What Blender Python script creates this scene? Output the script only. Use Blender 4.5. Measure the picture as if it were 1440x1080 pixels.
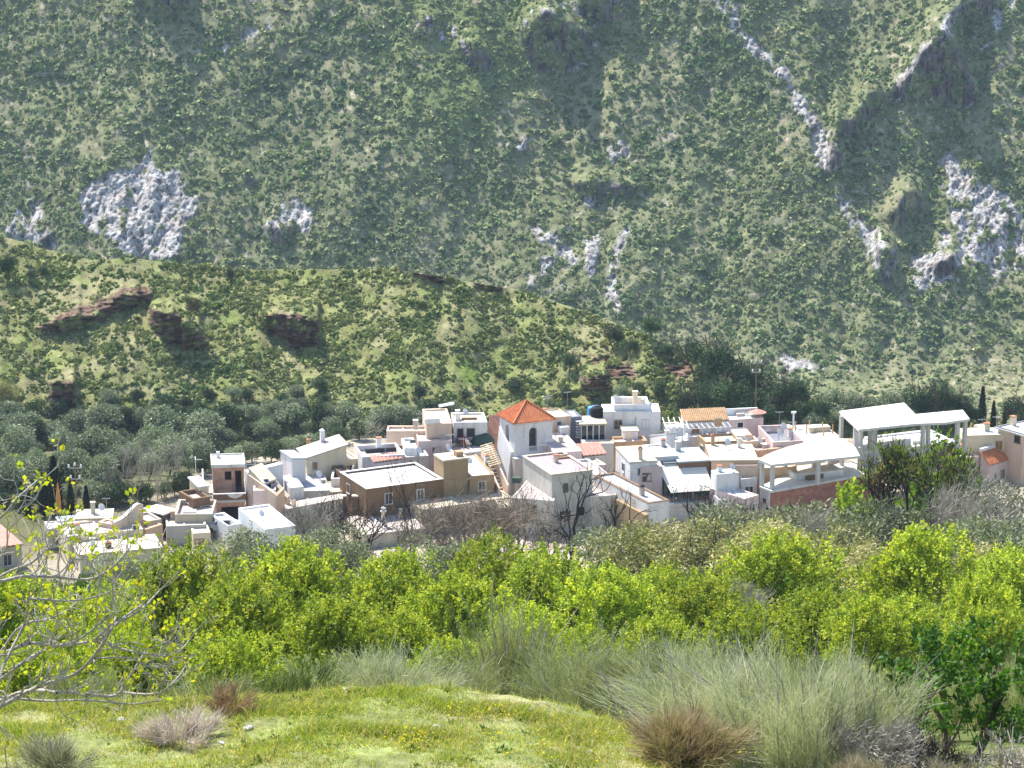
SCRUB_N, HILL_N, GRASS_N = 92000, 34000, 150000
SUN_AZ, SUN_EL = 35, 54
HAZE, EXPO = 0.00008, .95
import bpy, math, random
import numpy as np
from mathutils import Vector, Matrix

# ------------------------------------------------------------------ basics
for o in list(bpy.data.objects):
    bpy.data.objects.remove(o)
sc = bpy.context.scene
COL = sc.collection
RNG = np.random.default_rng(7)
random.seed(7)
PITCH = math.radians(14.2)
FPX = 720 / math.tan(math.radians(10.0))      # focal length in photo pixels
ZV = -96.0                                     # level of the village ground
cp, sp = math.cos(PITCH), math.sin(PITCH)


def rays(px, py):
    a = (np.asarray(px, float) - 720) / FPX
    b = (540 - np.asarray(py, float)) / FPX
    return np.stack(np.broadcast_arrays(a, cp + b * sp, -sp + b * cp), -1)


def at(px, py, Y):
    d = rays(px, py)
    return d * (np.asarray(Y, float) / d[..., 1])[..., None]


def P(px, h):
    d = rays(px[0], px[1])
    return d * ((ZV + h) / d[2])


def R(ox, oy, s):
    return lambda x, y: (ox + x / s, oy + y / s)


R1, R2, R3, R4 = R(40, 600, 4.8), R(270, 580, 5.4), R(480, 550, 5.4), R(670, 540, 5.4)
R5, R6, R7 = R(850, 540, 5.4), R(1040, 540, 5.4), R(1190, 540, 5.4)

# ------------------------------------------------------------------ noise


def _hash(i, j, s):
    n = (i.astype(np.int64) * 374761393 + j.astype(np.int64) * 668265263 + s * 1442695041) & 0x7fffffff
    n = ((n ^ (n >> 13)) * 1274126177) & 0x7fffffff
    return ((n ^ (n >> 16)) & 0xffff) / 65535.0


def vnoise(x, y, s=0):
    x = np.asarray(x, float); y = np.asarray(y, float)
    i = np.floor(x); j = np.floor(y)
    u = x - i; v = y - j
    u = u * u * (3 - 2 * u); v = v * v * (3 - 2 * v)
    a = _hash(i, j, s); b = _hash(i + 1, j, s); c = _hash(i, j + 1, s); d = _hash(i + 1, j + 1, s)
    return (a * (1 - u) + b * u) * (1 - v) + (c * (1 - u) + d * u) * v


def fbm(x, y, s=0, o=4):
    t = 0; a = 1; n = 0
    for k in range(o):
        t = t + a * (vnoise(x * 2 ** k + 17 * k, y * 2 ** k - 9 * k, s + k) - .5); n += a; a *= .5
    return t / n * 2


def sstep(a, b, x):
    t = np.clip((x - a) / (b - a), 0, 1)
    return t * t * (3 - 2 * t)


def poly_sd(poly, X, Y):
    """signed distance to a polygon (negative inside), vectorised"""
    d = np.full(X.shape, 1e9); ins = np.zeros(X.shape, bool)
    n = len(poly)
    for k in range(n):
        ax, ay = poly[k]; bx, by = poly[(k + 1) % n]
        ex, ey = bx - ax, by - ay
        t = np.clip(((X - ax) * ex + (Y - ay) * ey) / (ex * ex + ey * ey + 1e-9), 0, 1)
        d = np.minimum(d, np.hypot(X - ax - t * ex, Y - ay - t * ey))
        c = ((ay > Y) != (by > Y)) & (X < (bx - ax) * (Y - ay) / (by - ay + 1e-12) + ax)
        ins ^= c
    return np.where(ins, -d, d)


def line_d(pts, X, Y):
    d = np.full(X.shape, 1e9)
    for (ax, ay), (bx, by) in zip(pts, pts[1:]):
        ex, ey = bx - ax, by - ay
        t = np.clip(((X - ax) * ex + (Y - ay) * ey) / (ex * ex + ey * ey + 1e-9), 0, 1)
        d = np.minimum(d, np.hypot(X - ax - t * ex, Y - ay - t * ey))
    return d


# ------------------------------------------------------------------ materials
def _nt(name):
    m = bpy.data.materials.new(name); m.use_nodes = True
    nt = m.node_tree; b = nt.nodes['Principled BSDF']
    b.inputs['Specular IOR Level'].default_value = .2
    return m, nt, b


def mat(name, col, rough=.85, var=.25, scale=.6, bump=.0, fine=6.0, spec=.2, stain=None, sa=.35):
    """plaster, concrete, tile ...: two noise scales of tone, optional stain colour"""
    m, nt, b = _nt(name)
    N, L = nt.nodes, nt.links
    tc = N.new('ShaderNodeTexCoord')
    n1 = N.new('ShaderNodeTexNoise'); n1.inputs['Scale'].default_value = scale; n1.inputs['Detail'].default_value = 6
    n2 = N.new('ShaderNodeTexNoise'); n2.inputs['Scale'].default_value = fine; n2.inputs['Detail'].default_value = 4
    L.new(tc.outputs['Object'], n1.inputs['Vector']); L.new(tc.outputs['Object'], n2.inputs['Vector'])
    ad = N.new('ShaderNodeMath'); ad.operation = 'ADD'
    L.new(n1.outputs['Fac'], ad.inputs[0]); L.new(n2.outputs['Fac'], ad.inputs[1])
    mr = N.new('ShaderNodeMapRange'); mr.inputs['From Min'].default_value = .65; mr.inputs['From Max'].default_value = 1.35
    mr.inputs['To Min'].default_value = 1 - var; mr.inputs['To Max'].default_value = 1 + var * .6
    L.new(ad.outputs[0], mr.inputs['Value'])
    mx = N.new('ShaderNodeMix'); mx.data_type = 'RGBA'; mx.blend_type = 'MULTIPLY'; mx.inputs['Factor'].default_value = 1
    mx.inputs['A'].default_value = (*col, 1)
    L.new(mr.outputs[0], mx.inputs['B'])
    out = mx.outputs['Result']
    if stain:
        n3 = N.new('ShaderNodeTexNoise'); n3.inputs['Scale'].default_value = scale * 1.7; n3.inputs['Detail'].default_value = 8
        mp = N.new('ShaderNodeMapping'); mp.inputs['Scale'].default_value = (1.3, 1.3, .25); mp.inputs['Location'].default_value = (7, 3, 1)
        L.new(tc.outputs['Object'], mp.inputs['Vector']); L.new(mp.outputs[0], n3.inputs['Vector'])
        r3 = N.new('ShaderNodeMapRange'); r3.inputs['From Min'].default_value = .5; r3.inputs['From Max'].default_value = .72
        r3.inputs['To Max'].default_value = sa
        L.new(n3.outputs['Fac'], r3.inputs['Value'])
        m3 = N.new('ShaderNodeMix'); m3.data_type = 'RGBA'
        L.new(r3.outputs[0], m3.inputs['Factor']); L.new(out, m3.inputs['A']); m3.inputs['B'].default_value = (*stain, 1)
        out = m3.outputs['Result']
    L.new(out, b.inputs['Base Color'])
    b.inputs['Roughness'].default_value = rough; b.inputs['Specular IOR Level'].default_value = spec
    if bump:
        bp = N.new('ShaderNodeBump'); bp.inputs['Strength'].default_value = bump; bp.inputs['Distance'].default_value = .05
        L.new(n2.outputs['Fac'], bp.inputs['Height']); L.new(bp.outputs[0], b.inputs['Normal'])
    return m


def brick_mat(name, c1, c2, mortar, sc_=1.0):
    m, nt, b = _nt(name); N, L = nt.nodes, nt.links
    tc = N.new('ShaderNodeTexCoord')
    sx = N.new('ShaderNodeSeparateXYZ'); L.new(tc.outputs['Object'], sx.inputs[0])
    ad = N.new('ShaderNodeMath'); L.new(sx.outputs['X'], ad.inputs[0]); L.new(sx.outputs['Y'], ad.inputs[1])
    cx = N.new('ShaderNodeCombineXYZ'); L.new(ad.outputs[0], cx.inputs['X']); L.new(sx.outputs['Z'], cx.inputs['Y'])
    br = N.new('ShaderNodeTexBrick'); br.inputs['Scale'].default_value = 2.6 * sc_
    br.inputs['Color1'].default_value = (*c1, 1); br.inputs['Color2'].default_value = (*c2, 1)
    br.inputs['Mortar'].default_value = (*mortar, 1); br.inputs['Mortar Size'].default_value = .03
    L.new(cx.outputs[0], br.inputs['Vector'])
    n1 = N.new('ShaderNodeTexNoise'); n1.inputs['Scale'].default_value = 1.2; n1.inputs['Detail'].default_value = 6
    L.new(tc.outputs['Object'], n1.inputs['Vector'])
    mr = N.new('ShaderNodeMapRange'); mr.inputs['From Min'].default_value = .3; mr.inputs['From Max'].default_value = .7
    mr.inputs['To Min'].default_value = .65; mr.inputs['To Max'].default_value = 1.25
    L.new(n1.outputs['Fac'], mr.inputs['Value'])
    mx = N.new('ShaderNodeMix'); mx.data_type = 'RGBA'; mx.blend_type = 'MULTIPLY'; mx.inputs['Factor'].default_value = 1
    L.new(br.outputs['Color'], mx.inputs['A']); L.new(mr.outputs[0], mx.inputs['B'])
    L.new(mx.outputs['Result'], b.inputs['Base Color']); b.inputs['Roughness'].default_value = .9
    return m


def fol(name, trans=.4, tint=(1.5, 1.35, .6), rough=.6, objvar=.25, spec=.25):
    """leaves and twigs: base colour from the mesh, light passing through the leaf"""
    m, nt, b = _nt(name); N, L = nt.nodes, nt.links
    a = N.new('ShaderNodeAttribute'); a.attribute_name = 'Col'
    oi = N.new('ShaderNodeObjectInfo')
    mr = N.new('ShaderNodeMapRange'); mr.inputs['To Min'].default_value = 1 - objvar; mr.inputs['To Max'].default_value = 1 + objvar
    L.new(oi.outputs['Random'], mr.inputs['Value'])
    mx = N.new('ShaderNodeMix'); mx.data_type = 'RGBA'; mx.blend_type = 'MULTIPLY'; mx.inputs['Factor'].default_value = 1
    L.new(a.outputs['Color'], mx.inputs['A']); L.new(mr.outputs[0], mx.inputs['B'])
    L.new(mx.outputs['Result'], b.inputs['Base Color'])
    b.inputs['Roughness'].default_value = rough; b.inputs['Specular IOR Level'].default_value = spec
    if trans > 0:
        t = N.new('ShaderNodeBsdfTranslucent')
        m2 = N.new('ShaderNodeMix'); m2.data_type = 'RGBA'; m2.blend_type = 'MULTIPLY'; m2.inputs['Factor'].default_value = 1
        L.new(mx.outputs['Result'], m2.inputs['A']); m2.inputs['B'].default_value = (*tint, 1)
        L.new(m2.outputs['Result'], t.inputs['Color'])
        ms = N.new('ShaderNodeMixShader'); ms.inputs[0].default_value = trans
        L.new(b.outputs[0], ms.inputs[1]); L.new(t.outputs[0], ms.inputs[2])
        L.new(ms.outputs[0], N['Material Output'].inputs['Surface'])
    return m


def ground_mat(name, s1=3.0, s2=.35, var=.5, bump=.5, dist=.3, rock_scale=(1, 1, .3), stain_c=(.95, .87, .8)):
    """soil and rock: vertex base colour broken up by noise at two scales"""
    m, nt, b = _nt(name); N, L = nt.nodes, nt.links
    a = N.new('ShaderNodeAttribute'); a.attribute_name = 'Col'
    ge = N.new('ShaderNodeNewGeometry')
    n1 = N.new('ShaderNodeTexNoise'); n1.inputs['Scale'].default_value = s1; n1.inputs['Detail'].default_value = 6
    n2 = N.new('ShaderNodeTexNoise'); n2.inputs['Scale'].default_value = s2; n2.inputs['Detail'].default_value = 8
    L.new(ge.outputs['Position'], n1.inputs['Vector']); L.new(ge.outputs['Position'], n2.inputs['Vector'])
    ad = N.new('ShaderNodeMath'); L.new(n1.outputs['Fac'], ad.inputs[0]); L.new(n2.outputs['Fac'], ad.inputs[1])
    mr = N.new('ShaderNodeMapRange'); mr.inputs['From Min'].default_value = .65; mr.inputs['From Max'].default_value = 1.35
    mr.inputs['To Min'].default_value = 1 - var; mr.inputs['To Max'].default_value = 1 + var * .7
    L.new(ad.outputs[0], mr.inputs['Value'])
    mx = N.new('ShaderNodeMix'); mx.data_type = 'RGBA'; mx.blend_type = 'MULTIPLY'; mx.inputs['Factor'].default_value = 1
    L.new(a.outputs['Color'], mx.inputs['A']); L.new(mr.outputs[0], mx.inputs['B'])
    # bare rock (mask in the colour's alpha): cracks, bedding and ochre staining
    mp = N.new('ShaderNodeMapping'); mp.inputs['Scale'].default_value = rock_scale; mp.inputs['Rotation'].default_value = (0, .35, .3)
    L.new(ge.outputs['Position'], mp.inputs['Vector'])
    vo = N.new('ShaderNodeTexNoise'); vo.inputs['Scale'].default_value = .9; vo.inputs['Detail'].default_value = 10; vo.inputs['Roughness'].default_value = .68
    L.new(mp.outputs[0], vo.inputs['Vector'])
    cr = N.new('ShaderNodeValToRGB'); e = cr.color_ramp.elements
    e[0].position = .39; e[0].color = (.20, .20, .22, 1); e[1].position = .53; e[1].color = (1.2, 1.2, 1.2, 1)
    k = cr.color_ramp.elements.new(.47); k.color = (.72, .70, .69, 1)
    L.new(vo.outputs['Fac'], cr.inputs[0])
    st = N.new('ShaderNodeTexNoise'); st.inputs['Scale'].default_value = .22; st.inputs['Detail'].default_value = 7
    L.new(mp.outputs[0], st.inputs['Vector'])
    sr = N.new('ShaderNodeValToRGB'); sr.color_ramp.elements[0].position = .45; sr.color_ramp.elements[0].color = (1, 1, 1, 1)
    sr.color_ramp.elements[1].position = .7; sr.color_ramp.elements[1].color = (*stain_c, 1); L.new(st.outputs['Fac'], sr.inputs[0])
    m1 = N.new('ShaderNodeMix'); m1.data_type = 'RGBA'; m1.blend_type = 'MULTIPLY'; L.new(a.outputs['Alpha'], m1.inputs['Factor'])
    L.new(mx.outputs['Result'], m1.inputs['A']); L.new(cr.outputs[0], m1.inputs['B'])
    m2 = N.new('ShaderNodeMix'); m2.data_type = 'RGBA'; m2.blend_type = 'MULTIPLY'; L.new(a.outputs['Alpha'], m2.inputs['Factor'])
    L.new(m1.outputs['Result'], m2.inputs['A']); L.new(sr.outputs[0], m2.inputs['B'])
    L.new(m2.outputs['Result'], b.inputs['Base Color']); b.inputs['Roughness'].default_value = .95
    b.inputs['Specular IOR Level'].default_value = .05
    bp = N.new('ShaderNodeBump'); bp.inputs['Strength'].default_value = bump; bp.inputs['Distance'].default_value = dist
    hm_ = N.new('ShaderNodeMix'); L.new(a.outputs['Alpha'], hm_.inputs['Factor']); L.new(n1.outputs['Fac'], hm_.inputs['A']); L.new(vo.outputs['Fac'], hm_.inputs['B'])
    L.new(hm_.outputs['Result'], bp.inputs['Height']); L.new(bp.outputs[0], b.inputs['Normal'])
    return m


M = {}
M['white'] = mat('white_plaster', (.76, .74, .72), var=.14, fine=3, stain=(.44, .39, .34), sa=.6)
M['white2'] = mat('bright_limewash', (.82, .82, .81), var=.10, stain=(.55, .52, .48), sa=.4)
M['cream'] = mat('cream_plaster', (.74, .65, .47), var=.12, stain=(.5, .42, .3), sa=.4)
M['beige'] = mat('beige_render', (.56, .48, .38), var=.2, stain=(.36, .29, .22), sa=.5, bump=.3)
M['greyrender'] = mat('grey_render', (.58, .55, .49), var=.15, stain=(.36, .33, .29), sa=.5)
M['peach'] = mat('peach_plaster', (.70, .54, .42), var=.14, stain=(.5, .32, .2), sa=.4)
M['orange'] = mat('orange_plaster', (.66, .46, .31), var=.18, stain=(.7, .5, .35), sa=.4)
M['pinkwall'] = mat('pinkish_plaster', (.70, .56, .52), var=.15, stain=(.5, .38, .34), sa=.5)
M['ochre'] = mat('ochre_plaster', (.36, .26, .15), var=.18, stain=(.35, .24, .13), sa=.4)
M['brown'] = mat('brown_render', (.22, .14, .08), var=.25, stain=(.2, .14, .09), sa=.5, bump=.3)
M['roofwhite'] = mat('whitewashed_roof', (.66, .66, .65), var=.16, fine=3, stain=(.36, .35, .34), sa=.55)
M['roofcream'] = mat('cream_roof', (.60, .54, .41), var=.18, fine=3, stain=(.38, .32, .23), sa=.6)
M['rooflilac'] = mat('pale_clay_roof', (.50, .43, .40), var=.22, fine=4, stain=(.30, .24, .22), sa=.6)
M['roofstone'] = mat('stone_paved_roof', (.56, .49, .43), var=.25, scale=2, fine=12, stain=(.36, .28, .24), sa=.6)
M['roofstraw'] = mat('ochre_launa_roof', (.52, .46, .35), var=.16, stain=(.42, .32, .18), sa=.4)
M['roofgrey'] = mat('grey_launa_roof', (.42, .43, .45), var=.14, stain=(.3, .3, .31), sa=.4)
M['roofdark'] = mat('dark_slate_roof', (.20, .21, .24), var=.2, stain=(.35, .35, .36), sa=.3)
M['roofblue'] = mat('blue_grey_sheet', (.42, .48, .52), rough=.5, var=.12, stain=(.5, .47, .42), sa=.4, spec=.4)
M['mauve'] = mat('mauve_gravel_roof', (.42, .33, .35), var=.2, scale=1.5, stain=(.25, .15, .14), sa=.5)
M['concrete'] = mat('raw_concrete', (.56, .55, .51), var=.15, stain=(.38, .36, .33), sa=.4, bump=.2)
M['slab'] = mat('pale_concrete_slab', (.64, .63, .58), var=.14, fine=3, stain=(.40, .38, .34), sa=.6)
M['brick'] = brick_mat('hollow_brick', (.42, .20, .12), (.52, .28, .18), (.5, .42, .36))
M['redbrick'] = brick_mat('red_brick', (.36, .12, .075), (.44, .17, .11), (.40, .26, .2))
M['tile'] = mat('terracotta_tile', (.60, .20, .085), var=.3, scale=1.5, fine=5, stain=(.62, .36, .2), sa=.6)
M['oldtile'] = mat('weathered_tile', (.55, .36, .2), var=.35, scale=1.5, fine=5, stain=(.35, .2, .12), sa=.6)
M['pinktile'] = mat('pink_red_tile', (.50, .28, .22), var=.3, scale=2, stain=(.35, .16, .12), sa=.5)
M['dark'] = mat('dark_opening', (.035, .035, .04), rough=.4, var=.3)
M['glass'] = mat('window_glass', (.03, .035, .045), rough=.08, var=.1, spec=.5)
M['frame'] = mat('window_frame', (.60, .57, .52), var=.1)
M['wood'] = mat('weathered_wood', (.30, .19, .10), var=.3, scale=4)
M['palewood'] = mat('pale_cane', (.62, .50, .32), var=.3, scale=4)
M['metal'] = mat('grey_metal', (.35, .36, .37), rough=.45, var=.1, spec=.5)
M['whitemetal'] = mat('white_painted_metal', (.8, .8, .79), rough=.5, var=.06, spec=.4)
M['blue'] = mat('blue_plastic', (.03, .08, .42), rough=.45, var=.1, spec=.4)
M['tarpblue'] = mat('blue_tarpaulin', (.10, .30, .62), rough=.5, var=.12)
M['turq'] = mat('turquoise_cover', (.25, .6, .58), rough=.5, var=.1)
M['tarpgreen'] = mat('dark_green_cover', (.05, .09, .07), rough=.6, var=.2)
M['canvas'] = mat('cream_canvas', (.74, .70, .60), var=.06, stain=(.6, .55, .45), sa=.2)
M['orangecloth'] = mat('orange_cloth', (.75, .30, .06), var=.15)
M['redcloth'] = mat('red_cloth', (.55, .05, .06), var=.15)
M['paintblue'] = mat('grey_blue_car_paint', (.45, .48, .50), rough=.35, var=.05, spec=.5)
M['rubber'] = mat('black_rubber', (.02, .02, .02), rough=.8, var=.2)
M['bark'] = mat('grey_brown_bark', (.16, .12, .09), var=.3, scale=3, bump=.3)
M['darkbark'] = mat('dark_bark', (.055, .042, .035), var=.3, scale=3)
M['palebark'] = mat('pale_grey_bark', (.40, .36, .30), var=.35, scale=5)
M['figbark'] = mat('fig_bark', (.40, .36, .32), var=.4, scale=9, fine=30)
M['twigbark'] = mat('brown_twig', (.27, .21, .16), var=.3, scale=3)
M['stone'] = mat('pale_limestone', (.58, .56, .53), var=.3, scale=2, bump=.5)
M['clay'] = mat('clay_pot', (.45, .2, .11), var=.2)
M['leaf'] = fol('spring_leaf', .36, (1.5, 1.35, .55))
M['figleaf'] = fol('fig_leaf', .5, (1.3, 1.25, .5))
M['olive'] = fol('olive_leaf', .2, (1.2, 1.2, .8), rough=.5)
M['scrub'] = fol('scrub_leaf', .15, (1.2, 1.2, .7), rough=.8, objvar=0, spec=.1)
M['needle'] = fol('pine_needle', .12, (1.2, 1.2, .7), rough=.7)
M['broom'] = fol('broom_stem', .25, (1.2, 1.2, .8), rough=.55, objvar=.08)
M['grass'] = fol('grass_blade', .45, (1.4, 1.3, .55), objvar=0)
M['soil'] = ground_mat('hillside_soil', dist=.5, bump=.8)
M['hillsoil'] = ground_mat('middle_hill_soil', 4, .5, .55, .8, .3, (.6, .6, 3.2), (.8, .62, .48))
M['turf'] = ground_mat('turf_soil', 9, 1.2, .45, .5, .05)


# ------------------------------------------------------------------ objects
def mesh(name, V, F, m, parent=None, col=None, smooth=False, keep_a=False):
    """F: int array (n,3|4) or a list of index lists"""
    me = bpy.data.meshes.new(name)
    V = np.asarray(V, np.float32)
    me.vertices.add(len(V)); me.vertices.foreach_set('co', V.ravel())
    if isinstance(F, np.ndarray):
        n, k = F.shape
        me.loops.add(n * k); me.loops.foreach_set('vertex_index', F.astype(np.int32).ravel())
        me.polygons.add(n); me.polygons.foreach_set('loop_start', np.arange(0, n * k, k, dtype=np.int32))
    else:
        ln = np.array([len(f) for f in F], np.int32); st = np.concatenate([[0], np.cumsum(ln)[:-1]]).astype(np.int32)
        me.loops.add(int(ln.sum())); me.loops.foreach_set('vertex_index', np.array([i for f in F for i in f], np.int32))
        me.polygons.add(len(F)); me.polygons.foreach_set('loop_start', st)
    me.update(calc_edges=True)
    me.polygons.foreach_set('use_smooth', np.full(len(me.polygons), bool(smooth)))
    if col is not None:
        c = np.ones((len(V), 4), np.float32); c[:, :np.shape(col)[1]] = col
        if np.shape(col)[1] == 3 and not keep_a: c[:, 3] = 0
        at_ = me.color_attributes.new('Col', 'FLOAT_COLOR', 'POINT'); at_.data.foreach_set('color', c.ravel())
    me.materials.append(m)
    o = bpy.data.objects.new(name, me); COL.objects.link(o)
    if parent: o.parent = parent
    return o


def tag(o, label=None, cat=None, group=None, kind=None):
    if label: o['label'] = label
    if cat: o['category'] = cat
    if group: o['group'] = group
    if kind: o['kind'] = kind
    return o


def empty(name, loc, rz=0, label=None, cat=None, group=None):
    o = bpy.data.objects.new(name, None); COL.objects.link(o)
    o.location = loc; o.rotation_euler = (0, 0, rz); o.empty_display_size = .3; o['kind'] = 'thing'
    return tag(o, label, cat, group)


def copy_tree(o, loc, rz=0, s=1.0, label=None):
    c = o.copy(); COL.objects.link(c)
    c.location = loc; c.rotation_euler = (0, 0, rz)
    c.scale = (s, s, s) if not hasattr(s, '__len__') else s
    if label: c['label'] = label
    for ch in o.children:
        k = ch.copy(); COL.objects.link(k); k.parent = c
        for g in ch.children:
            q = g.copy(); COL.objects.link(q); q.parent = k
    return c


class MB:
    """collects boxes, prisms and bars; build() links them as ONE mesh"""

    def __init__(s): s.V = []; s.F = []

    def add(s, v, f):
        b = len(s.V); s.V += [tuple(map(float, p)) for p in v]; s.F += [[i + b for i in q] for q in f]; return s

    def box(s, x0, y0, z0, x1, y1, z1):
        return s.hexa([(x0, y0, z0), (x1, y0, z0), (x1, y1, z0), (x0, y1, z0), (x0, y0, z1), (x1, y0, z1), (x1, y1, z1), (x0, y1, z1)])

    def hexa(s, p):
        return s.add(p, [[3, 2, 1, 0], [4, 5, 6, 7], [0, 1, 5, 4], [1, 2, 6, 5], [2, 3, 7, 6], [3, 0, 4, 7]])

    def ring(s, x0, y0, x1, y1, z0, z1, t=.25):
        o = [(x0, y0), (x1, y0), (x1, y1), (x0, y1)]; i = [(x0 + t, y0 + t), (x1 - t, y0 + t), (x1 - t, y1 - t), (x0 + t, y1 - t)]
        v = [(*p, z0) for p in o] + [(*p, z1) for p in o] + [(*p, z0) for p in i] + [(*p, z1) for p in i]
        f = []
        for k in range(4):
            n = (k + 1) % 4
            f += [[k, n, 4 + n, 4 + k], [8 + n, 8 + k, 12 + k, 12 + n], [4 + k, 4 + n, 12 + n, 12 + k], [8 + k, 8 + n, n, k]]
        return s.add(v, f)

    def prism(s, poly, z0, z1):
        n = len(poly)
        a = sum(poly[k][0] * poly[(k + 1) % n][1] - poly[(k + 1) % n][0] * poly[k][1] for k in range(n))
        if a < 0: poly = poly[::-1]
        v = [(x, y, z0) for x, y in poly] + [(x, y, z1) for x, y in poly]
        return s.add(v, [list(range(n))[::-1], list(range(n, 2 * n))] + [[k, (k + 1) % n, n + (k + 1) % n, n + k] for k in range(n)])

    def vprism(s, poly, y0, y1):
        """outline in x,z extruded along y"""
        n = len(poly)
        a = sum(poly[k][0] * poly[(k + 1) % n][1] - poly[(k + 1) % n][0] * poly[k][1] for k in range(n))
        if a < 0: poly = poly[::-1]
        v = [(x, y0, z) for x, z in poly] + [(x, y1, z) for x, z in poly]
        return s.add(v, [list(range(n)), list(range(n, 2 * n))[::-1]] + [[(k + 1) % n, k, n + k, n + (k + 1) % n] for k in range(n)])

    def bar(s, a, b, r, r1=None, n=6):
        a = Vector(a); b = Vector(b); r1 = r if r1 is None else r1
        q = (b - a).to_track_quat('Z', 'Y'); v = []
        for p, rr in ((a, r), (b, r1)):
            for k in range(n):
                t = 2 * math.pi * k / n
                v.append(p + q @ Vector((rr * math.cos(t), rr * math.sin(t), 0)))
        return s.add(v, [[k, (k + 1) % n, n + (k + 1) % n, n + k] for k in range(n)] + [list(range(n))[::-1], list(range(n, 2 * n))])

    def lathe(s, prof, c=(0, 0, 0), n=10):
        v = []; f = []
        for r, z in prof:
            for k in range(n):
                t = 2 * math.pi * k / n
                v.append((c[0] + r * math.cos(t), c[1] + r * math.sin(t), c[2] + z))
        for j in range(len(prof) - 1):
            for k in range(n):
                f.append([j * n + k, j * n + (k + 1) % n, (j + 1) * n + (k + 1) % n, (j + 1) * n + k])
        f.append(list(range(n))[::-1]); f.append([(len(prof) - 1) * n + k for k in range(n)])
        return s.add(v, f)

    def build(s, name, m, parent=None, smooth=False):
        return mesh(name, s.V, s.F, m, parent, smooth=smooth)


def tubes(segs, n=5):
    S = np.asarray(segs, float)
    p0, p1, r0, r1 = S[:, :3], S[:, 3:6], S[:, 6], S[:, 7]
    d = p1 - p0; d /= np.linalg.norm(d, axis=1, keepdims=True) + 1e-9
    ref = np.where(np.abs(d[:, 2:3]) < .9, [[0, 0, 1.]], [[1., 0, 0]])
    u = np.cross(d, ref); u /= np.linalg.norm(u, axis=1, keepdims=True) + 1e-9
    v = np.cross(d, u)
    V = []
    for p, r in ((p0, r0), (p1, r1)):
        for k in range(n):
            t = 2 * math.pi * k / n
            V.append(p + r[:, None] * (math.cos(t) * u + math.sin(t) * v))
    V = np.stack(V, 1)
    b = (np.arange(len(S)) * 2 * n)[:, None]
    F = np.stack([np.concatenate([b + k, b + (k + 1) % n, b + n + (k + 1) % n, b + n + k], 1) for k in range(n)], 1).reshape(-1, 4)
    return V.reshape(-1, 3), F


def unit(v): return v / (np.linalg.norm(v, axis=-1, keepdims=True) + 1e-9)


def leaves(c, d, L, W, rng, droop=0.):
    """diamond leaves at c pointing along d"""
    n = len(c); d = unit(d)
    s = unit(np.cross(d, rng.normal(size=(n, 3))))
    nrm = np.cross(d, s)
    L = np.broadcast_to(L, n)[:, None]; W = np.broadcast_to(W, n)[:, None]
    V = np.stack([c, c + d * L * .5 + s * W * .5 + nrm * W * .12, c + d * L, c + d * L * .5 - s * W * .5 + nrm * W * .12], 1)
    return V.reshape(-1, 3), np.arange(n * 4).reshape(-1, 4)


def ribbons(paths, w, rng):
    """flat tapering blades along paths (n,k,3)"""
    n, k, _ = paths.shape
    d = unit(paths[:, -1] - paths[:, 0]); s = unit(np.cross(d, rng.normal(size=(n, 3))))
    w = np.broadcast_to(w, n)[:, None, None] * np.linspace(1, .25, k)[None, :, None]
    V = np.stack([paths - s[:, None] * w / 2, paths + s[:, None] * w / 2], 2)
    i = np.arange(k - 1)[None, :] * 2 + (np.arange(n) * 2 * k)[:, None]
    F = np.stack([i, i + 1, i + 3, i + 2], -1).reshape(-1, 4)
    return V.reshape(-1, 3), F


def grow(rng, p, d, L, r, depth, segs, tips, spread=.6, up=.15, nk=(2, 3), sub=3, wob=.18, taper=.62, lk=.72):
    for k in range(sub):
        d = unit(d + rng.normal(size=3) * wob + np.array([0, 0, up * .3]))
        q = p + d * L / sub
        ra, rb = r * (1 - .3 * k / sub), r * (1 - .3 * (k + 1) / sub)
        segs.append((*p, *q, ra, rb)); p = q
        if depth > 0 and k > 0 and rng.random() < .55:
            e = unit(d + rng.normal(size=3) * spread + np.array([0, 0, up]))
            grow(rng, p, e, L * lk * rng.uniform(.6, 1), r * taper * .8, depth - 1, segs, tips, spread, up, nk, sub, wob, taper, lk)
    if depth > 0:
        for _ in range(rng.integers(nk[0], nk[1] + 1)):
            e = unit(d + rng.normal(size=3) * spread + np.array([0, 0, up]))
            grow(rng, p, e, L * lk * rng.uniform(.75, 1.1), r * taper, depth - 1, segs, tips, spread, up, nk, sub, wob, taper, lk)
    else:
        tips.append((*p, *d))

# ================================================================== TERRAIN
GY = [-8, -5, 3, 28, 32, 36, 38, 45, 60, 75, 100, 140, 200, 288, 300]
GZ = [-1.6, -1.7, -3.4, -13.7, -14.2, -14.6, -15.2, -17.5, -23, -28.3, -36.2, -48.5, -66, -95.8, -96]


def gz(x, Y):
    x = np.asarray(x, float); Y = np.asarray(Y, float)
    z = np.interp(Y, GY, GZ)
    ye = 352 - 22 * sstep(-18, -48, x)
    z = z - (.5 - .26 * sstep(-18, -48, x)) * np.clip(Y - ye, 0, 90) - .3 * np.clip(Y - ye - 90, 0, 400)
    amp = np.interp(Y, [30, 60, 280, 300, 380, 420], [.15, .5, .5, 0, .2, 1.5])
    return z + amp * fbm(x / 9, Y / 9, 5)


def grid_faces(nr, nc):
    i = np.arange(nr * nc).reshape(nr, nc)
    return np.stack([i[:-1, :-1], i[:-1, 1:], i[1:, 1:], i[1:, :-1]], -1).reshape(-1, 4)


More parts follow.
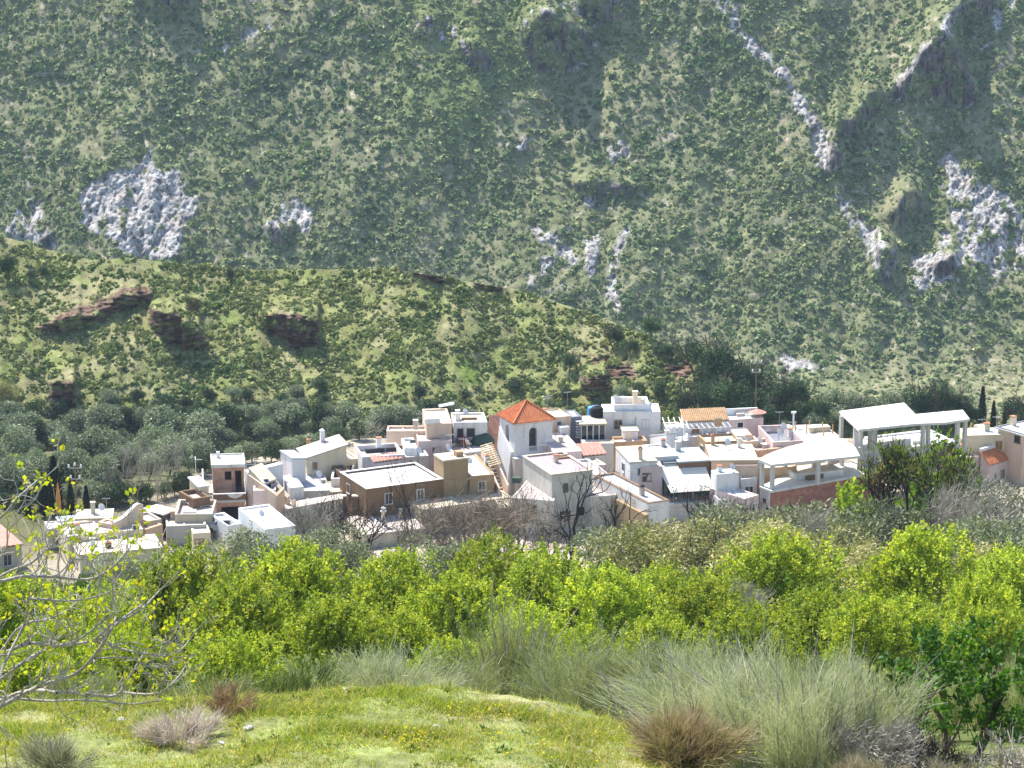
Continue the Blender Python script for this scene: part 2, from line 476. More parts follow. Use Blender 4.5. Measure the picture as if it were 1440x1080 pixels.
yy = np.concatenate([np.linspace(-8, 60, 110), np.linspace(61, 300, 160), np.linspace(302, 720, 150)])
xx = np.linspace(-260, 260, 330)
GXX, GYY = np.meshgrid(xx, yy)
GZZ = gz(GXX, GYY)
gc = np.zeros(GXX.shape + (3,))
n1 = fbm(GXX / 6, GYY / 6, 21)[..., None]
orch = np.array([.12, .15, .045]) * (1 + .5 * n1)
vill = np.array([.44, .38, .30]) * (1 + .15 * n1)
wild = np.array([.13, .13, .06]) * (1 + .5 * n1)
t1 = sstep(288, 299, GYY)[..., None]; t2 = sstep(345, 375, GYY + 60 * sstep(-25, -55, GXX))[..., None]
gc = (orch * (1 - t1) + vill * t1) * (1 - t2) + wild * t2
g = mesh('ground', np.stack([GXX, GYY, GZZ], -1).reshape(-1, 3), grid_faces(len(yy), len(xx)), M['soil'], col=np.clip(gc, 0, 1).reshape(-1, 3), smooth=True)
tag(g, kind='structure')

# ---- grassy bank in the foreground: its far edge follows the crest seen in the photo, then drops
CRX = [-400, 0, 150, 300, 400, 480, 620, 700, 790, 850, 905, 960, 1040, 1150, 1400]
CRY = [988, 988, 988, 986, 976, 969, 968, 974, 990, 1008, 1035, 1062, 1100, 1160, 1260]
cxs = np.linspace(-400, 1300, 340)
cr = np.interp(cxs, CRX, CRY) + 2.0 * fbm(cxs / 30, cxs * 0, 3)
rows = []
for k, yv in enumerate(np.linspace(20, 31.5, 12)):
    q = at(cxs, 1092 + 0 * cxs, 32.2); x = q[:, 0] * yv / 32.2
    rows.append(np.stack([x, 0 * x + yv, -12.95 - .02 * (32 - yv) + 0 * x], -1))
for t in np.linspace(0, 1, 60):
    pyv = 1092 + t * (cr - 1092); Y = 32.2 + t * (3.6 + .25 * fbm(cxs / 80, cxs * 0 + t * 2, 9))
    Y = np.where(cr > 1090, 32.2 - t * .8, Y)
    q = at(cxs, pyv, Y); q[:, 2] += (.10 * fbm(q[:, 0] * 1.1, q[:, 1] * 1.3, 4) + .05 * fbm(q[:, 0] * 4, q[:, 1] * 4, 6)) * (1 - t * .5)
    rows.append(q)
last = rows[-1]
for j in range(1, 9):
    rows.append(last + np.array([0, .22 * j, -.05 * j - .035 * j * j]))
GB = np.stack(rows)
tb = fbm(GB[..., 0] * .8, GB[..., 1] * 1.2, 31)[..., None]; tb2 = sstep(.0, .5, fbm(GB[..., 0] * .5 + 9, GB[..., 1] * .9, 37))[..., None]
bc = np.array([.21, .245, .085]) * (1 + .3 * tb) * (1 - .55 * tb2) + np.array([.42, .36, .23]) * .55 * tb2
tag(mesh('grass_bank', GB.reshape(-1, 3), grid_faces(*GB.shape[:2]), M['turf'], col=np.clip(bc, 0, 1).reshape(-1, 3), smooth=True), kind='structure')


def bank_at(px, py):
    """a point on the grassy bank under photo pixel px,py"""
    c = np.interp(px, CRX, CRY); t = np.clip((1092 - py) / (1092 - c), 0, 1)
    return at(px, py, 32.2 + 3.6 * t)


# ---- middle hill behind the village
HCX = [-320, -60, 0, 60, 130, 180, 250, 330, 440, 560, 640, 720, 800, 870, 930, 1000, 1060, 1110, 1160, 1230, 1300, 1400, 1720]
HCY = [300, 318, 332, 350, 366, 363, 370, 379, 379, 380, 392, 406, 430, 456, 482, 510, 536, 554, 568, 578, 584, 588, 596]
hx = np.concatenate([np.arange(-320, -60, 4), np.arange(-60, 1180, 1.8), np.arange(1180, 1722, 4)]); NR = 230
hc = np.interp(hx, HCX, HCY) + 2.2 * fbm(hx / 22, hx * 0, 8)
t = np.linspace(0, 1, NR)[:, None]
HPY = 655 + t * (hc[None] - 655); HPX = np.broadcast_to(hx[None], HPY.shape)
hsteep = np.ones(HPY.shape)
HSH = [  # shaded rock ledges and dark hollows (photo pixels)
    [(53, 462), (100, 446), (133, 443), (167, 420), (212, 410), (210, 424), (180, 430), (140, 450), (110, 464), (77, 471)],
    [(213, 437), (253, 446), (293, 484), (273, 492), (240, 480), (217, 460)],
    [(366, 446), (393, 440), (446, 453), (450, 483), (420, 487), (374, 463)],
    [(563, 382), (633, 383), (640, 391), (613, 394), (590, 388)],
    [(670, 396), (703, 401), (700, 408), (672, 402)],
    [(820, 535), (850, 530), (856, 550), (832, 558), (818, 552)],
    [(70, 540), (103, 540), (105, 572), (72, 575)],
]
HROCK = [
    [(53, 460), (90, 440), (150, 420), (175, 405), (205, 405), (212, 412), (210, 424), (140, 452), (77, 472)],
    [(205, 432), (253, 444), (295, 486), (273, 494), (235, 482), (214, 460)],
    [(366, 446), (393, 438), (446, 452), (452, 485), (420, 489), (374, 466)],
    [(555, 378), (633, 381), (645, 392), (613, 396), (585, 390)], [(662, 392), (703, 399), (706, 410), (668, 404)],
    [(815, 530), (850, 526), (860, 550), (832, 560), (815, 554)], [(68, 538), (106, 538), (108, 576), (70, 578)],
    [(820, 500), (880, 505), (900, 530), (850, 530)], [(930, 515), (975, 512), (968, 535), (935, 530)],
    [(960, 508), (972, 510), (970, 528), (962, 526)],
]
for p in HSH:
    hsteep = np.minimum(hsteep, -.3 + 1.3 * sstep(-2, 6, poly_sd(p, HPX, HPY) + 5 * fbm(HPX / 9, HPY / 9, 41)))
hrock = np.zeros(HPY.shape)
for p in HROCK:
    hrock = np.maximum(hrock, sstep(4, -3, poly_sd(p, HPX, HPY) + 7 * fbm(HPX / 10, HPY / 10, 81)))
hrock *= sstep(-.45, -.05, fbm(HPX / 18, HPY / 7, 82))
dpy = -np.diff(HPY, axis=0)
HY = np.zeros(HPY.shape)
HT0 = 422 + 9 * fbm(hx / 260, hx * 0, 51) + 3 * fbm(hx / 70, hx * 0, 52)
HY[0] = HT0
tgt = HT0[None] + .185 * (655 - HPY) + 3.5 * fbm(HPX / 120, HPY / 90, 61) - 3.5 * fbm(HPX / 120, 0 * HPY + 655 / 90, 61)
for r in range(1, NR):
    HY[r] = HY[r - 1] + dpy[r - 1] * (.15 * hsteep[r]) + np.clip((tgt[r] - HY[r - 1]) * .05 * dpy[r - 1], 0, .6 * dpy[r - 1]) * np.maximum(hsteep[r], 0)
HY += .5 * fbm(HPX / 20, HPY / 20, 71) + .22 * fbm(HPX / 7, HPY / 7, 72) + (hrock > .3) * (.9 * fbm(HPX / 14, HPY / 3.2, 73) + .5 * fbm(HPX / 4, HPY / 3, 74))
HV = at(HPX, HPY, HY)
back = [HV[-1] + np.array([0, 3.0 * j, -1.5 * j - .1 * j * j]) for j in range(1, 22)]
HVF = np.concatenate([HV, np.stack(back)])


def L(*c): return np.array(c)


nb = fbm(HPX / 60, HPY / 40, 91)[..., None]; ns = fbm(HPX / 14, HPY / 10, 92)[..., None]
hcol = L(.225, .235, .095) * (1 + .45 * ns) + L(.05, .04, .015) * nb
pale = sstep(.08, .4, fbm(HPX / 45 + 3, HPY / 25, 93))[..., None] * .5
pale = np.maximum(pale, sstep(40, -10, poly_sd([(60, 420), (110, 395), (190, 390), (170, 415), (80, 450)], HPX, HPY))[..., None] * .6)  # cream tone paints in the sunlit top above the ledge
pale = np.maximum(pale, sstep(30, -10, poly_sd([(600, 400), (700, 410), (800, 440), (870, 470), (850, 500), (760, 470), (650, 430)], HPX, HPY))[..., None] * .5)
hcol = hcol * (1 - pale) + L(.32, .285, .17) * pale
grs = sstep(12, -4, poly_sd([(640, 505), (655, 505), (672, 525), (670, 540), (655, 535)], HPX, HPY))[..., None]
grs = np.maximum(grs, .45 * sstep(.15, .5, fbm(HPX / 35 + 8, HPY / 30, 95))[..., None])
hcol = hcol * (1 - grs) + L(.20, .27, .06) * grs
hcol = hcol * (1 - hrock[..., None]) + (L(.17, .12, .09) * (1 + .5 * ns)) * hrock[..., None]  # brown rock, darkened to paint in the shade of the ledges
hcf = np.concatenate([hcol, np.repeat(hcol[-1:], 21, 0)])
tag(mesh('hill', HVF.reshape(-1, 3), grid_faces(*HVF.shape[:2]), M['hillsoil'], col=np.concatenate([np.clip(hcf, .01, .9), np.concatenate([hrock, np.zeros((21, len(hx)))])[..., None]], -1).reshape(-1, 4), smooth=True), kind='structure')

# ---- far mountainside
mx = np.concatenate([np.arange(-900, -100, 5), np.arange(-100, 1540, 1.7), np.arange(1540, 2340, 5)]); mpy = np.concatenate([np.arange(655, -60, -1.7), np.arange(-60, -430, -5)])
MPX, MPY = np.meshgrid(mx, mpy)
MSH = [
    [(735, 52), (747, 27), (767, 16), (813, 43), (837, 50), (815, 90), (780, 106), (757, 97), (742, 80)],
    [(813, -6), (880, -10), (880, 20), (852, 34), (820, 22)], [(640, 70), (667, 63), (695, 87), (680, 103), (660, 92)],
    [(187, -8), (270, -8), (264, 16), (235, 24), (200, 10)],
    [(1253, 137), (1280, 98), (1307, 63), (1327, 46), (1350, 70), (1365, 110), (1374, 142), (1333, 150), (1310, 135), (1273, 145)],
    [(1337, 30), (1350, 2), (1400, -12), (1395, 17), (1360, 32)],
    [(1175, 190), (1180, 173), (1207, 168), (1217, 140), (1233, 128), (1250, 140), (1227, 160), (1212, 196)],
    [(1250, 305), (1280, 265), (1297, 275), (1293, 290), (1260, 325)], [(373, 320), (410, 320), (400, 345), (383, 340)],
    [(1310, 375), (1340, 362), (1345, 378), (1320, 392)], [(1173, 200), (1192, 235), (1163, 237)],
    [(1237, 348), (1258, 358), (1252, 398), (1235, 392)], [(590, 35), (620, 20), (610, 50), (582, 54)],
    [(345, 250), (360, 255), (352, 262)], [(800, 262), (850, 255), (900, 265), (880, 276), (830, 274)],
    [(60, 335), (75, 330), (70, 348), (52, 345)],
]
msteep = np.ones(MPX.shape)
for p in MSH:
    msteep = np.minimum(msteep, -.12 + 1.12 * sstep(-1, 7, poly_sd(p, MPX, MPY) + 9 * fbm(MPX / 11, MPY / 11, 141)))
MROCK = [  # outline, coverage, base tone 1
    ([(110, 267), (147, 250), (163, 233), (187, 237), (200, 230), (208, 205), (217, 230), (233, 247), (247, 240), (263, 277), (277, 280), (270, 300), (257, 320), (250, 362), (207, 366), (170, 354), (147, 333), (117, 320)], 1.0),
    ([(7, 320), (27, 300), (40, 310), (43, 260), (60, 290), (67, 320), (80, 347), (50, 342), (20, 332)], .8),
    ([(370, 320), (393, 300), (397, 277), (417, 273), (440, 307), (430, 327), (410, 322), (377, 336)], .8),
    ([(740, 400), (766, 340), (747, 320), (780, 330), (817, 363), (790, 420), (767, 412)], .55),
    ([(823, 337), (843, 327), (847, 353), (833, 387), (826, 380)], .95),
    ([(885, 318), (867, 337), (853, 387), (850, 420), (873, 440), (877, 436), (867, 387), (884, 340)], .95),
    ([(1320, 227), (1327, 210), (1353, 237), (1383, 257), (1440, 293), (1470, 310), (1470, 380), (1413, 380), (1387, 413), (1383, 373), (1357, 370), (1327, 397), (1307, 397), (1290, 413), (1283, 363), (1313, 347), (1337, 310), (1330, 273)], .75),
    ([(1005, 0), (1020, 0), (1050, 45), (1080, 75), (1105, 95), (1122, 128), (1145, 165), (1172, 200), (1190, 232), (1165, 245), (1140, 235), (1142, 190), (1118, 150), (1100, 115), (1070, 85), (1040, 55)], .85),
    ([(1175, 270), (1215, 310), (1245, 345), (1262, 400), (1250, 400), (1220, 370), (1210, 335), (1180, 300)], .8),
    ([(1250, 137), (1272, 100), (1300, 63), (1322, 44), (1340, 10), (1360, -10), (1375, -10), (1350, 15), (1333, 50), (1300, 80), (1280, 110), (1262, 140)], .8),
    ([(853, 210), (875, 203), (885, 213), (862, 230)], .8), ([(570, 45), (600, 25), (640, 35), (665, 80), (640, 75), (600, 50)], .5),
    ([(550, 105), (580, 70), (590, 80), (562, 110)], .4), ([(300, 50), (340, 45), (380, 22), (382, 38), (345, 62), (310, 75), (275, 75)], .5),
    ([(810, 275), (845, 280), (868, 300), (850, 290), (815, 290)], .7), ([(808, 100), (838, 55), (842, 62), (818, 100)], .8),
    ([(715, 205), (735, 185), (755, 195), (735, 212)], .6), ([(1380, 70), (1420, 20), (1440, -10), (1420, -15), (1395, 10), (1395, 60)], .6),
    ([(735, 20), (845, -5), (850, 60), (800, 100), (750, 95)], .45), ([(1250, 140), (1325, 44), (1370, 110), (1365, 150), (1300, 140)], .5),
    ([(1090, 500), (1105, 497), (1130, 508), (1158, 518), (1140, 524), (1110, 520)], 1.0),
    ([(1235, 350), (1265, 350), (1270, 400), (1245, 405)], .5), ([(160, 110), (182, 105), (176, 130), (158, 132)], .4),
]
mrock = np.zeros(MPX.shape)
jit = 10 * fbm(MPX / 13, MPY / 13, 151) + 5 * fbm(MPX / 4, MPY / 6, 152)
cov = fbm(MPX / 9, MPY / 16, 153)
for p, c in MROCK:
    m_ = sstep(3, -3, poly_sd(p, MPX, MPY) + jit) * sstep(.62 - c * 1.2, .82 - c * 1.2, cov + .0)
    mrock = np.maximum(mrock, m_)
trail = np.full(MPX.shape, 1e9)
for ln in [[(200, 150), (198, 175), (207, 205)], [(478, 70), (482, 98), (465, 122), (438, 140)], [(455, 40), (470, 10)], [(193, 12), (205, 30), (222, 42)],
           [(60, 0), (52, 45)], [(1300, 160), (1350, 210), (1330, 215)], [(1130, 250), (1115, 310), (1098, 350)], [(1080, 330), (1100, 300)],
           [(1180, 250), (1215, 320)], [(1420, 60), (1428, 120)], [(1200, 400), (1280, 430)], [(660, 290), (690, 280)], [(740, 255), (738, 275)]]:
    trail = np.minimum(trail, line_d(ln, MPX + 5 * fbm(MPX / 12, MPY / 12, 161), MPY))
mtrail = sstep(3.5, 1.2, trail) * sstep(-.35, .1, fbm(MPX / 8, MPY / 8, 162))
spots = np.clip(sstep(.50, .62, fbm(MPX / 16, MPY / 13, 171, 3)) * .8 + sstep(.46, .58, fbm(MPX / 5.5, MPY / 4, 172, 2)) * sstep(-.1, .3, fbm(MPX / 50, MPY / 40, 173)), 0, 1)
base_t = np.where(MPY > 540, 700 + (655 - MPY) * .6, 700 + 115 * .6 + (540 - MPY) * .23)
spur = -9 * sstep(1270, 1460, MPX + .2 * MPY) - 6 * np.exp(-(line_d([(1000, -60), (1100, 100), (1180, 250), (1290, 430)], MPX, MPY) / 60) ** 2) - 6 * np.exp(-(line_d([(1360, -40), (1290, 100), (1250, 200)], MPX, MPY) / 50) ** 2) \
    + 5 * np.exp(-(line_d([(800, 100), (780, 250), (640, 420)], MPX, MPY) / 90) ** 2) - 5 * np.exp(-(line_d([(560, -40), (600, 90), (500, 300)], MPX, MPY) / 80) ** 2) \
    - 5 * np.exp(-(line_d([(200, -60), (230, 120), (190, 330)], MPX, MPY) / 90) ** 2) + 5 * np.exp(-(line_d([(1180, -60), (1190, 150)], MPX, MPY) / 45) ** 2)
spur = spur + 3.2 * fbm(MPX / 170, MPY / 150, 181) + 2.0 * fbm(MPX / 48, MPY / 48, 182)
spur = spur - 5 * (np.abs(fbm(MPX / 75 + MPY / 130, MPY / 190, 183)) - .2) - 2.2 * (np.abs(fbm(MPX / 32 - MPY / 90, MPY / 80, 184)) - .2)
spur = spur - spur[0:1]
tgt = base_t + spur
MY = np.zeros(MPX.shape); MY[0] = 700
for r in range(1, len(mpy)):
    gap = tgt[r] - MY[r - 1]
    dp = (mpy[r - 1] - mpy[r]) / 2.6
    MY[r] = MY[r - 1] + dp * (np.clip(gap * .12, .02, 1.9) * np.maximum(msteep[r], 0) + .02 - .06 * (msteep[r] < 0))
def smooth_x(A, k):
    w = np.hanning(2 * k + 3)[1:-1]; w /= w.sum(); Z = np.pad(A, ((0, 0), (k, k)), mode='edge')
    return sum(w[i] * Z[:, i:i + A.shape[1]] for i in range(2 * k + 1))


MY = smooth_x(MY, 9) * .75 + MY * .25
MY += (.9 * fbm(MPX / 16, MPY / 16, 191) + .45 * fbm(MPX / 6, MPY / 6, 192))
MY += np.clip(mrock, 0, 1) * (2.2 * fbm(MPX / 30 + MPY / 90, MPY / 60, 193) + 2.6 * (.3 - np.abs(fbm((MPX + 16 * fbm(MPX / 40, MPY / 40, 197)) / 22 + MPY / 120, MPY / 95, 196))) + .9 * fbm(MPX / 7, MPY / 9, 194) + .5 * fbm(MPX / 3, MPY / 4, 195))
MV = at(MPX, MPY, MY)
nb = fbm(MPX / 90, MPY / 70, 201)[..., None]; ns = fbm(MPX / 10, MPY / 8, 202)[..., None]; n3 = fbm(MPX / 300, MPY / 240, 203)[..., None]
mcol = L(.195, .21, .105) * (1 + .5 * ns) + L(.05, .045, .02) * nb
dry = sstep(.0, .5, fbm(MPX / 70 + 5, MPY / 50, 204))[..., None] * .45
dry = np.maximum(dry, .4 * sstep(40, -30, poly_sd([(690, 150), (830, 110), (960, 60), (980, 180), (860, 200), (700, 200)], MPX, MPY))[..., None])
mcol = mcol * (1 - dry) + L(.34, .31, .19) * dry
grn = .5 * sstep(60, -20, poly_sd([(590, 0), (730, 0), (720, 120), (660, 180), (600, 160), (560, 80)], MPX, MPY))[..., None]
mcol = mcol * (1 - grn) + L(.17, .23, .06) * grn
sg = np.clip(mtrail * .8 + spots, 0, 1)[..., None]
mcol = mcol * (1 - sg) + L(.40, .35, .26) * sg
mcol = mcol * (1 - mrock[..., None]) + L(.42, .41, .395) * (1 + .3 * fbm(MPX / 7, MPY / 20, 205)[..., None]) * mrock[..., None]
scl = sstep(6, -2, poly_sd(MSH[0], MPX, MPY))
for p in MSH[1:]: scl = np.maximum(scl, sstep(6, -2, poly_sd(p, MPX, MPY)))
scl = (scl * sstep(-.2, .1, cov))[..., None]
mcol = mcol * (1 - scl) + L(.15, .135, .135) * scl  # shade of the steep cliffs painted in as a darker colour
tag(mesh('mountain', MV.reshape(-1, 3), grid_faces(*MV.shape[:2]), M['soil'], col=np.concatenate([np.clip(mcol, .01, .9), np.clip(mrock + scl[..., 0] + .6 * sg[..., 0], 0, 1)[..., None]], -1).reshape(-1, 4), smooth=True), kind='structure')


# ================================================================== SCRUB on the slopes
def bush_templates(k, n, rng):
    out = []
    for _ in range(k):
        d = unit(rng.normal(size=(n, 3)) * [1, 1, .9]); d[:, 2] = np.abs(d[:, 2]) * 1.0 - .12
        lump = 1 + .28 * np.sin(3 * np.arctan2(d[:, 1], d[:, 0]) + rng.uniform(0, 6)) * rng.uniform(.3, 1)
        c = d * rng.uniform(.55, 1., (n, 1)) * lump[:, None] * [1, 1, .95]
        nrm = unit(d + rng.normal(size=(n, 3)) * .55); a = unit(np.cross(nrm, rng.normal(size=(n, 3)))); b = np.cross(nrm, a)
        s = rng.uniform(.28, .52, (n, 1))
        out.append(np.stack([c - a * s - b * s * .7, c + a * s * .9 - b * s * .8, c + a * s + b * s * .7, c - a * s * .8 + b * s * .9], 1))
    return np.stack(out)                                   # k,n,4,3


def scrub(name, V, keep, N, rpx, pal, rng, n=34, clump=None, pxsize=None):
    nr, nc = V.shape[:2]
    r = rng.uniform(0, nr - 1.001, N * 7); c = rng.uniform(0, nc - 1.001, N * 7)
    i, j = r.astype(int), c.astype(int)
    ok = rng.random(N * 7) < keep[i, j]
    i, j, r, c = i[ok][:N], j[ok][:N], r[ok][:N], c[ok][:N]
    fr, fc = (r - i)[:, None], (c - j)[:, None]
    p = (V[i, j] * (1 - fc) + V[i, j + 1] * fc) * (1 - fr) + (V[i + 1, j] * (1 - fc) + V[i + 1, j + 1] * fc) * fr
    N = len(p)
    s = p[:, 1] / FPX * np.minimum(rng.lognormal(np.log(rpx), .5, N), rpx * 3.2)
    T = bush_templates(8, n, rng)
    th = rng.uniform(0, 6.28, N); ct, st = np.cos(th), np.sin(th)
    B = T[rng.integers(0, 8, N)] * s[:, None, None, None]
    B[..., 2] *= rng.uniform(.75, 1.25, N)[:, None, None]
    X = B[..., 0] * ct[:, None, None] - B[..., 1] * st[:, None, None]; Yb = B[..., 0] * st[:, None, None] + B[..., 1] * ct[:, None, None]
    B[..., 0], B[..., 1] = X, Yb
    B += p[:, None, None, :]
    pal = np.array(pal); w = pal[:, 3] / pal[:, 3].sum()
    zone = clump[i, j] if clump is not None else rng.random(N)
    cum = np.cumsum(w); idx = np.searchsorted(cum, np.clip(.55 * zone + .45 * rng.random(N), 0, .999))
    cb = pal[idx, :3] * rng.uniform(.8, 1.2, (N, 1))
    cc = cb[:, None, None, :] * rng.uniform(.75, 1.3, (N, n, 1, 1)) * np.ones((1, 1, 4, 1))
    V2 = B.reshape(-1, 3)
    return tag(mesh(name, V2, np.arange(len(V2)).reshape(-1, 4), M['scrub'], col=np.clip(cc, 0, 1).reshape(-1, 3)), kind='stuff')


rg = np.random.default_rng(11)
keep = np.clip(1 - 1.25 * mrock - .8 * mtrail - .6 * spots, 0, 1) * np.clip(.9 - .6 * dry[..., 0], .3, 1) * (1 - .7 * scl[..., 0])
keep *= .5 + .5 * sstep(-.25, .15, fbm(MPX / 14, MPY / 11, 231) + .4 * fbm(MPX / 60, MPY / 40, 232))
keep *= np.where(MPY > 640, 0, 1) * np.where(MPY < -120, .35, 1)
zn = np.clip(.5 + .9 * fbm(MPX / 75, MPY / 55, 211), 0, 1)
keep *= (np.gradient(mx) / 4)[None, :] * np.where((MPX < -200) | (MPX > 1640), .5, 1) * (np.abs(np.gradient(mpy)) / 5)[:, None] * 4
scrub('mountain_scrub', MV, keep, SCRUB_N, 2.2, [(.085, .145, .065, .9), (.15, .215, .09, 1.3), (.22, .275, .12, 1.4), (.30, .335, .16, 1.0), (.40, .40, .21, .6)], rg, 16, zn)
keep = np.clip(1 - 1.2 * hrock, 0, 1) * np.clip(.85 - .8 * pale[..., 0] - .5 * grs[..., 0], .2, 1)
keep *= .12 + .88 * sstep(-.2, .2, fbm(HPX / 22, HPY / 10, 241) + .4 * fbm(HPX / 60, HPY / 35, 242))
low = sstep(470, 520, HPY + 25 * fbm(HPX / 60, HPY / 40, 221))
zn = np.clip(.55 + .8 * fbm(HPX / 60, HPY / 35, 222) - .25 * low * sstep(560, 380, HPX), 0, 1)
keep *= (np.gradient(hx) / 4)[None, :] * 1.8
scrub('hill_scrub', HV, keep, HILL_N, 2.3, [(.09, .14, .05, .7), (.15, .205, .075, 1.1), (.22, .26, .10, 1.4), (.29, .315, .13, 1.2), (.35, .36, .15, .7)], rg, 18, zn)

# ================================================================== VILLAGE


HOUSES = []


class House:
    """A, B, C: photo pixels of the roof's front-left, front-right and back-left corners; h: their height(s) over the village ground"""

    def __init__(s, name, label, A, B, C, h, cat='house', z0=-1.0, group=None, d=None, w=None):
        hz = h if hasattr(h, '__len__') else (h,) * 4          # fl, fr, br, bl
        a, b = P(A, hz[0]), P(B, hz[1])
        c = P(C, hz[3]) if C else a
        u = b - a; u[2] = 0; s.w = w or float(np.linalg.norm(u)); u /= np.linalg.norm(u)
        v = np.array([-u[1], u[0], 0]); s.d = d or max(1.2, float((c - a) @ v))
        s.u, s.v, s.a = u, v, np.array([a[0], a[1], ZV]); s.hz, s.h, s.z0 = hz, hz[0], z0
        HOUSES.append(s); s.nw = 0
        s.root = empty(name, s.a, math.atan2(u[1], u[0]), label, cat, group)

    def loc(s, px, h):
        q = P(px, h) - s.a; return float(q @ s.u), float(q @ s.v)

    def hit(s, px, face='F', off=0.):
        """where the view ray through px meets a wall: (along, height)"""
        d = rays(*px)
        n = s.v if face == 'F' else s.u
        o = s.a + (s.v * off if face == 'F' else s.u * (off if face == 'L' else s.w))
        p = d * ((o @ n) / (d @ n)) - s.a
        return float(p @ (s.u if face == 'F' else s.v)), float(p[2])

    def walls(s, m, par=.35, t=.25, name='wall'):
        mb = MB(); w, d = s.w, s.d; fl, fr, br, bl = s.hz
        o = [(0, 0, fl), (w, 0, fr), (w, d, br), (0, d, bl)]
        if par and fl == fr == br == bl:
            mb.ring(0, 0, w, d, s.z0, fl, t); mb2 = MB(); mb2.box(t, t, fl - par - .2, w - t, d - t, fl - par)
            s.wob(mb); s.wall = mb.build(name, M[m], s.root); s.roofmb = mb2
        else:
            mb.hexa([(x, y, s.z0) for x, y, z in o] + [(x, y, z - .16) for x, y, z in o])
            s.wob(mb); s.wall = mb.build(name, M[m], s.root); s.roofmb = None
        return s

    def wob(s, mb):
        """hand-built walls: no corner is quite true"""
        r = np.random.default_rng(abs(int(s.a[0] * 31 + s.a[1] * 17)))
        mb.V = [(x + r.uniform(-.05, .05), y + r.uniform(-.04, .04), z + (r.uniform(-.07, .05) if z > 0 else 0)) for x, y, z in mb.V]

    def roof(s, m, over=.15, th=.16):
        if s.roofmb:
            s.top = s.roofmb.build('roof', M[m], s.root)
        else:
            w, d, e = s.w, s.d, over; fl, fr, br, bl = s.hz
            q = [(-e, -e, fl), (w + e, -e, fr), (w + e, d + e, br), (-e, d + e, bl)]
            mb = MB(); mb.hexa([(x, y, z - th) for x, y, z in q] + q); s.top = mb.build('roof', M[m], s.root)
        return s

    def coping(s, m, hh=.10, e=.05):
        mb = MB(); mb.ring(-e, -e, s.w + e, s.d + e, s.h + .003, s.h + hh, .38); mb.build('coping', M[m], s.root); return s

    def tiles(s, m='tile', over=.2, n=None):
        w, d, e = s.w, s.d, over; fl, fr, br, bl = s.hz
        V, F = corrug((-e, -e, fl + .02), (w + e, -e, fr + .02), (w + e, d + e, br + .02), (-e, d + e, bl + .02), n or int(w / .42))
        mesh('tile_roof', V, F, M[m], s.root); return s

    def win(s, p0, p1, face='F', frame='frame', pane='glass', name='window', off=0., bars=False, sill=True):
        """p0, p1: photo pixels of the opening's upper-left and lower-right corners on that wall"""
        s.nw += 1
        a0, za = s.hit(p0, face, off); a1, zb = s.hit(p1, face, off)
        a0, a1 = min(a0, a1), max(a0, a1); zb, za = min(za, zb), max(za, zb)
        t = .09; f = MB(); g = MB()

        def bx(mb, u0, z0_, u1, z1_, y0, y1):
            if face == 'F': mb.box(u0, off - y1, z0_, u1, off - y0, z1_)
            elif face == 'L': mb.box(off - y1, u0, z0_, off - y0, u1, z1_)
            else: mb.box(s.w + y0, u0, z0_, s.w + y1, u1, z1_)
        bx(f, a0 - t, zb, a0, za, -.02, .06); bx(f, a1, zb, a1 + t, za, -.02, .06); bx(f, a0 - t, za, a1 + t, za + t, -.02, .06)
        if sill: bx(f, a0 - t - .05, zb - .1, a1 + t + .05, zb, -.02, .12)
        if bars:
            k = max(2, int((a1 - a0) / .3))
            for i in range(1, k): bx(f, a0 + (a1 - a0) * i / k - .015, zb, a0 + (a1 - a0) * i / k + .015, za, .02, .05)
        fo = f.build(name, M[frame], s.root)
        bx(g, a0, zb, a1, za, -.02, .012)
        g.build('pane' if name == 'window' else 'door_leaf' if name == 'door' else 'hollow', M[pane], fo)
        return s

    def chimney(s, px, h=1.2, w=.5, m='white', cap='clay', z=None, name='chimney'):
        z = s.h if z is None else z
        x, y = s.loc(px, z); mb = MB(); r = w / 2
        mb.box(x - r, y - r, z - .5, x + r, y + r, z + h * .78)
        o = mb.build(name, M[m], s.root)
        c = MB()
        for i in (-1, 1):
            for j in (-1, 1): c.box(x + i * r * .75 - .05, y + j * r * .75 - .05, z + h * .78 + .002, x + i * r * .75 + .05, y + j * r * .75 + .05, z + h * .9)
        c.hexa([(x - r * 1.2, y - r * 1.2, z + h * .9), (x + r * 1.2, y - r * 1.2, z + h * .9), (x + r * 1.2, y + r * 1.2, z + h * .9), (x - r * 1.2, y + r * 1.2, z + h * .9),
                (x - r * .4, y - r * .4, z + h * 1.05), (x + r * .4, y - r * .4, z + h * 1.05), (x + r * .4, y + r * .4, z + h * 1.05), (x - r * .4, y + r * .4, z + h * 1.05)])
        c.build('chimney_cap', M[cap], o); return s

    def aerial(s, px, h=2.0, z=None):
        z = s.h if z is None else z
        x, y = s.loc(px, z); mb = MB(); mb.bar((x, y, z - .3), (x, y, z + h), .025)
        mb.bar((x - .5, y + .1, z + h * .95), (x + .5, y - .1, z + h * .95), .02)
        for k in range(5): mb.bar((x - .4 + .2 * k, y - .28, z + h * .95), (x - .4 + .2 * k, y + .28, z + h * .95), .014)
        mb.build('antenna', M['metal'], s.root); return s

    def dish(s, px, z=None, r=.45):
        z = s.h if z is None else z
        x, y = s.loc(px, z); mb = MB(); mb.bar((x, y, z - .3), (x, y, z + .6), .03)
        o = mb.build('dish_mast', M['metal'], s.root)
        c = MB(); c.lathe([(.05, 0), (r * .6, .06), (r, .18), (r, .20), (r * .6, .085), (.03, .03)], (0, 0, 0), 14)
        q = Vector((.45, -.75, .5)).to_track_quat('Z', 'Y')
        c.V = [tuple(q @ Vector(v) + Vector((x, y, z + .75))) for v in c.V]
        c.build('satellite_dish', M['whitemetal'], o); return s

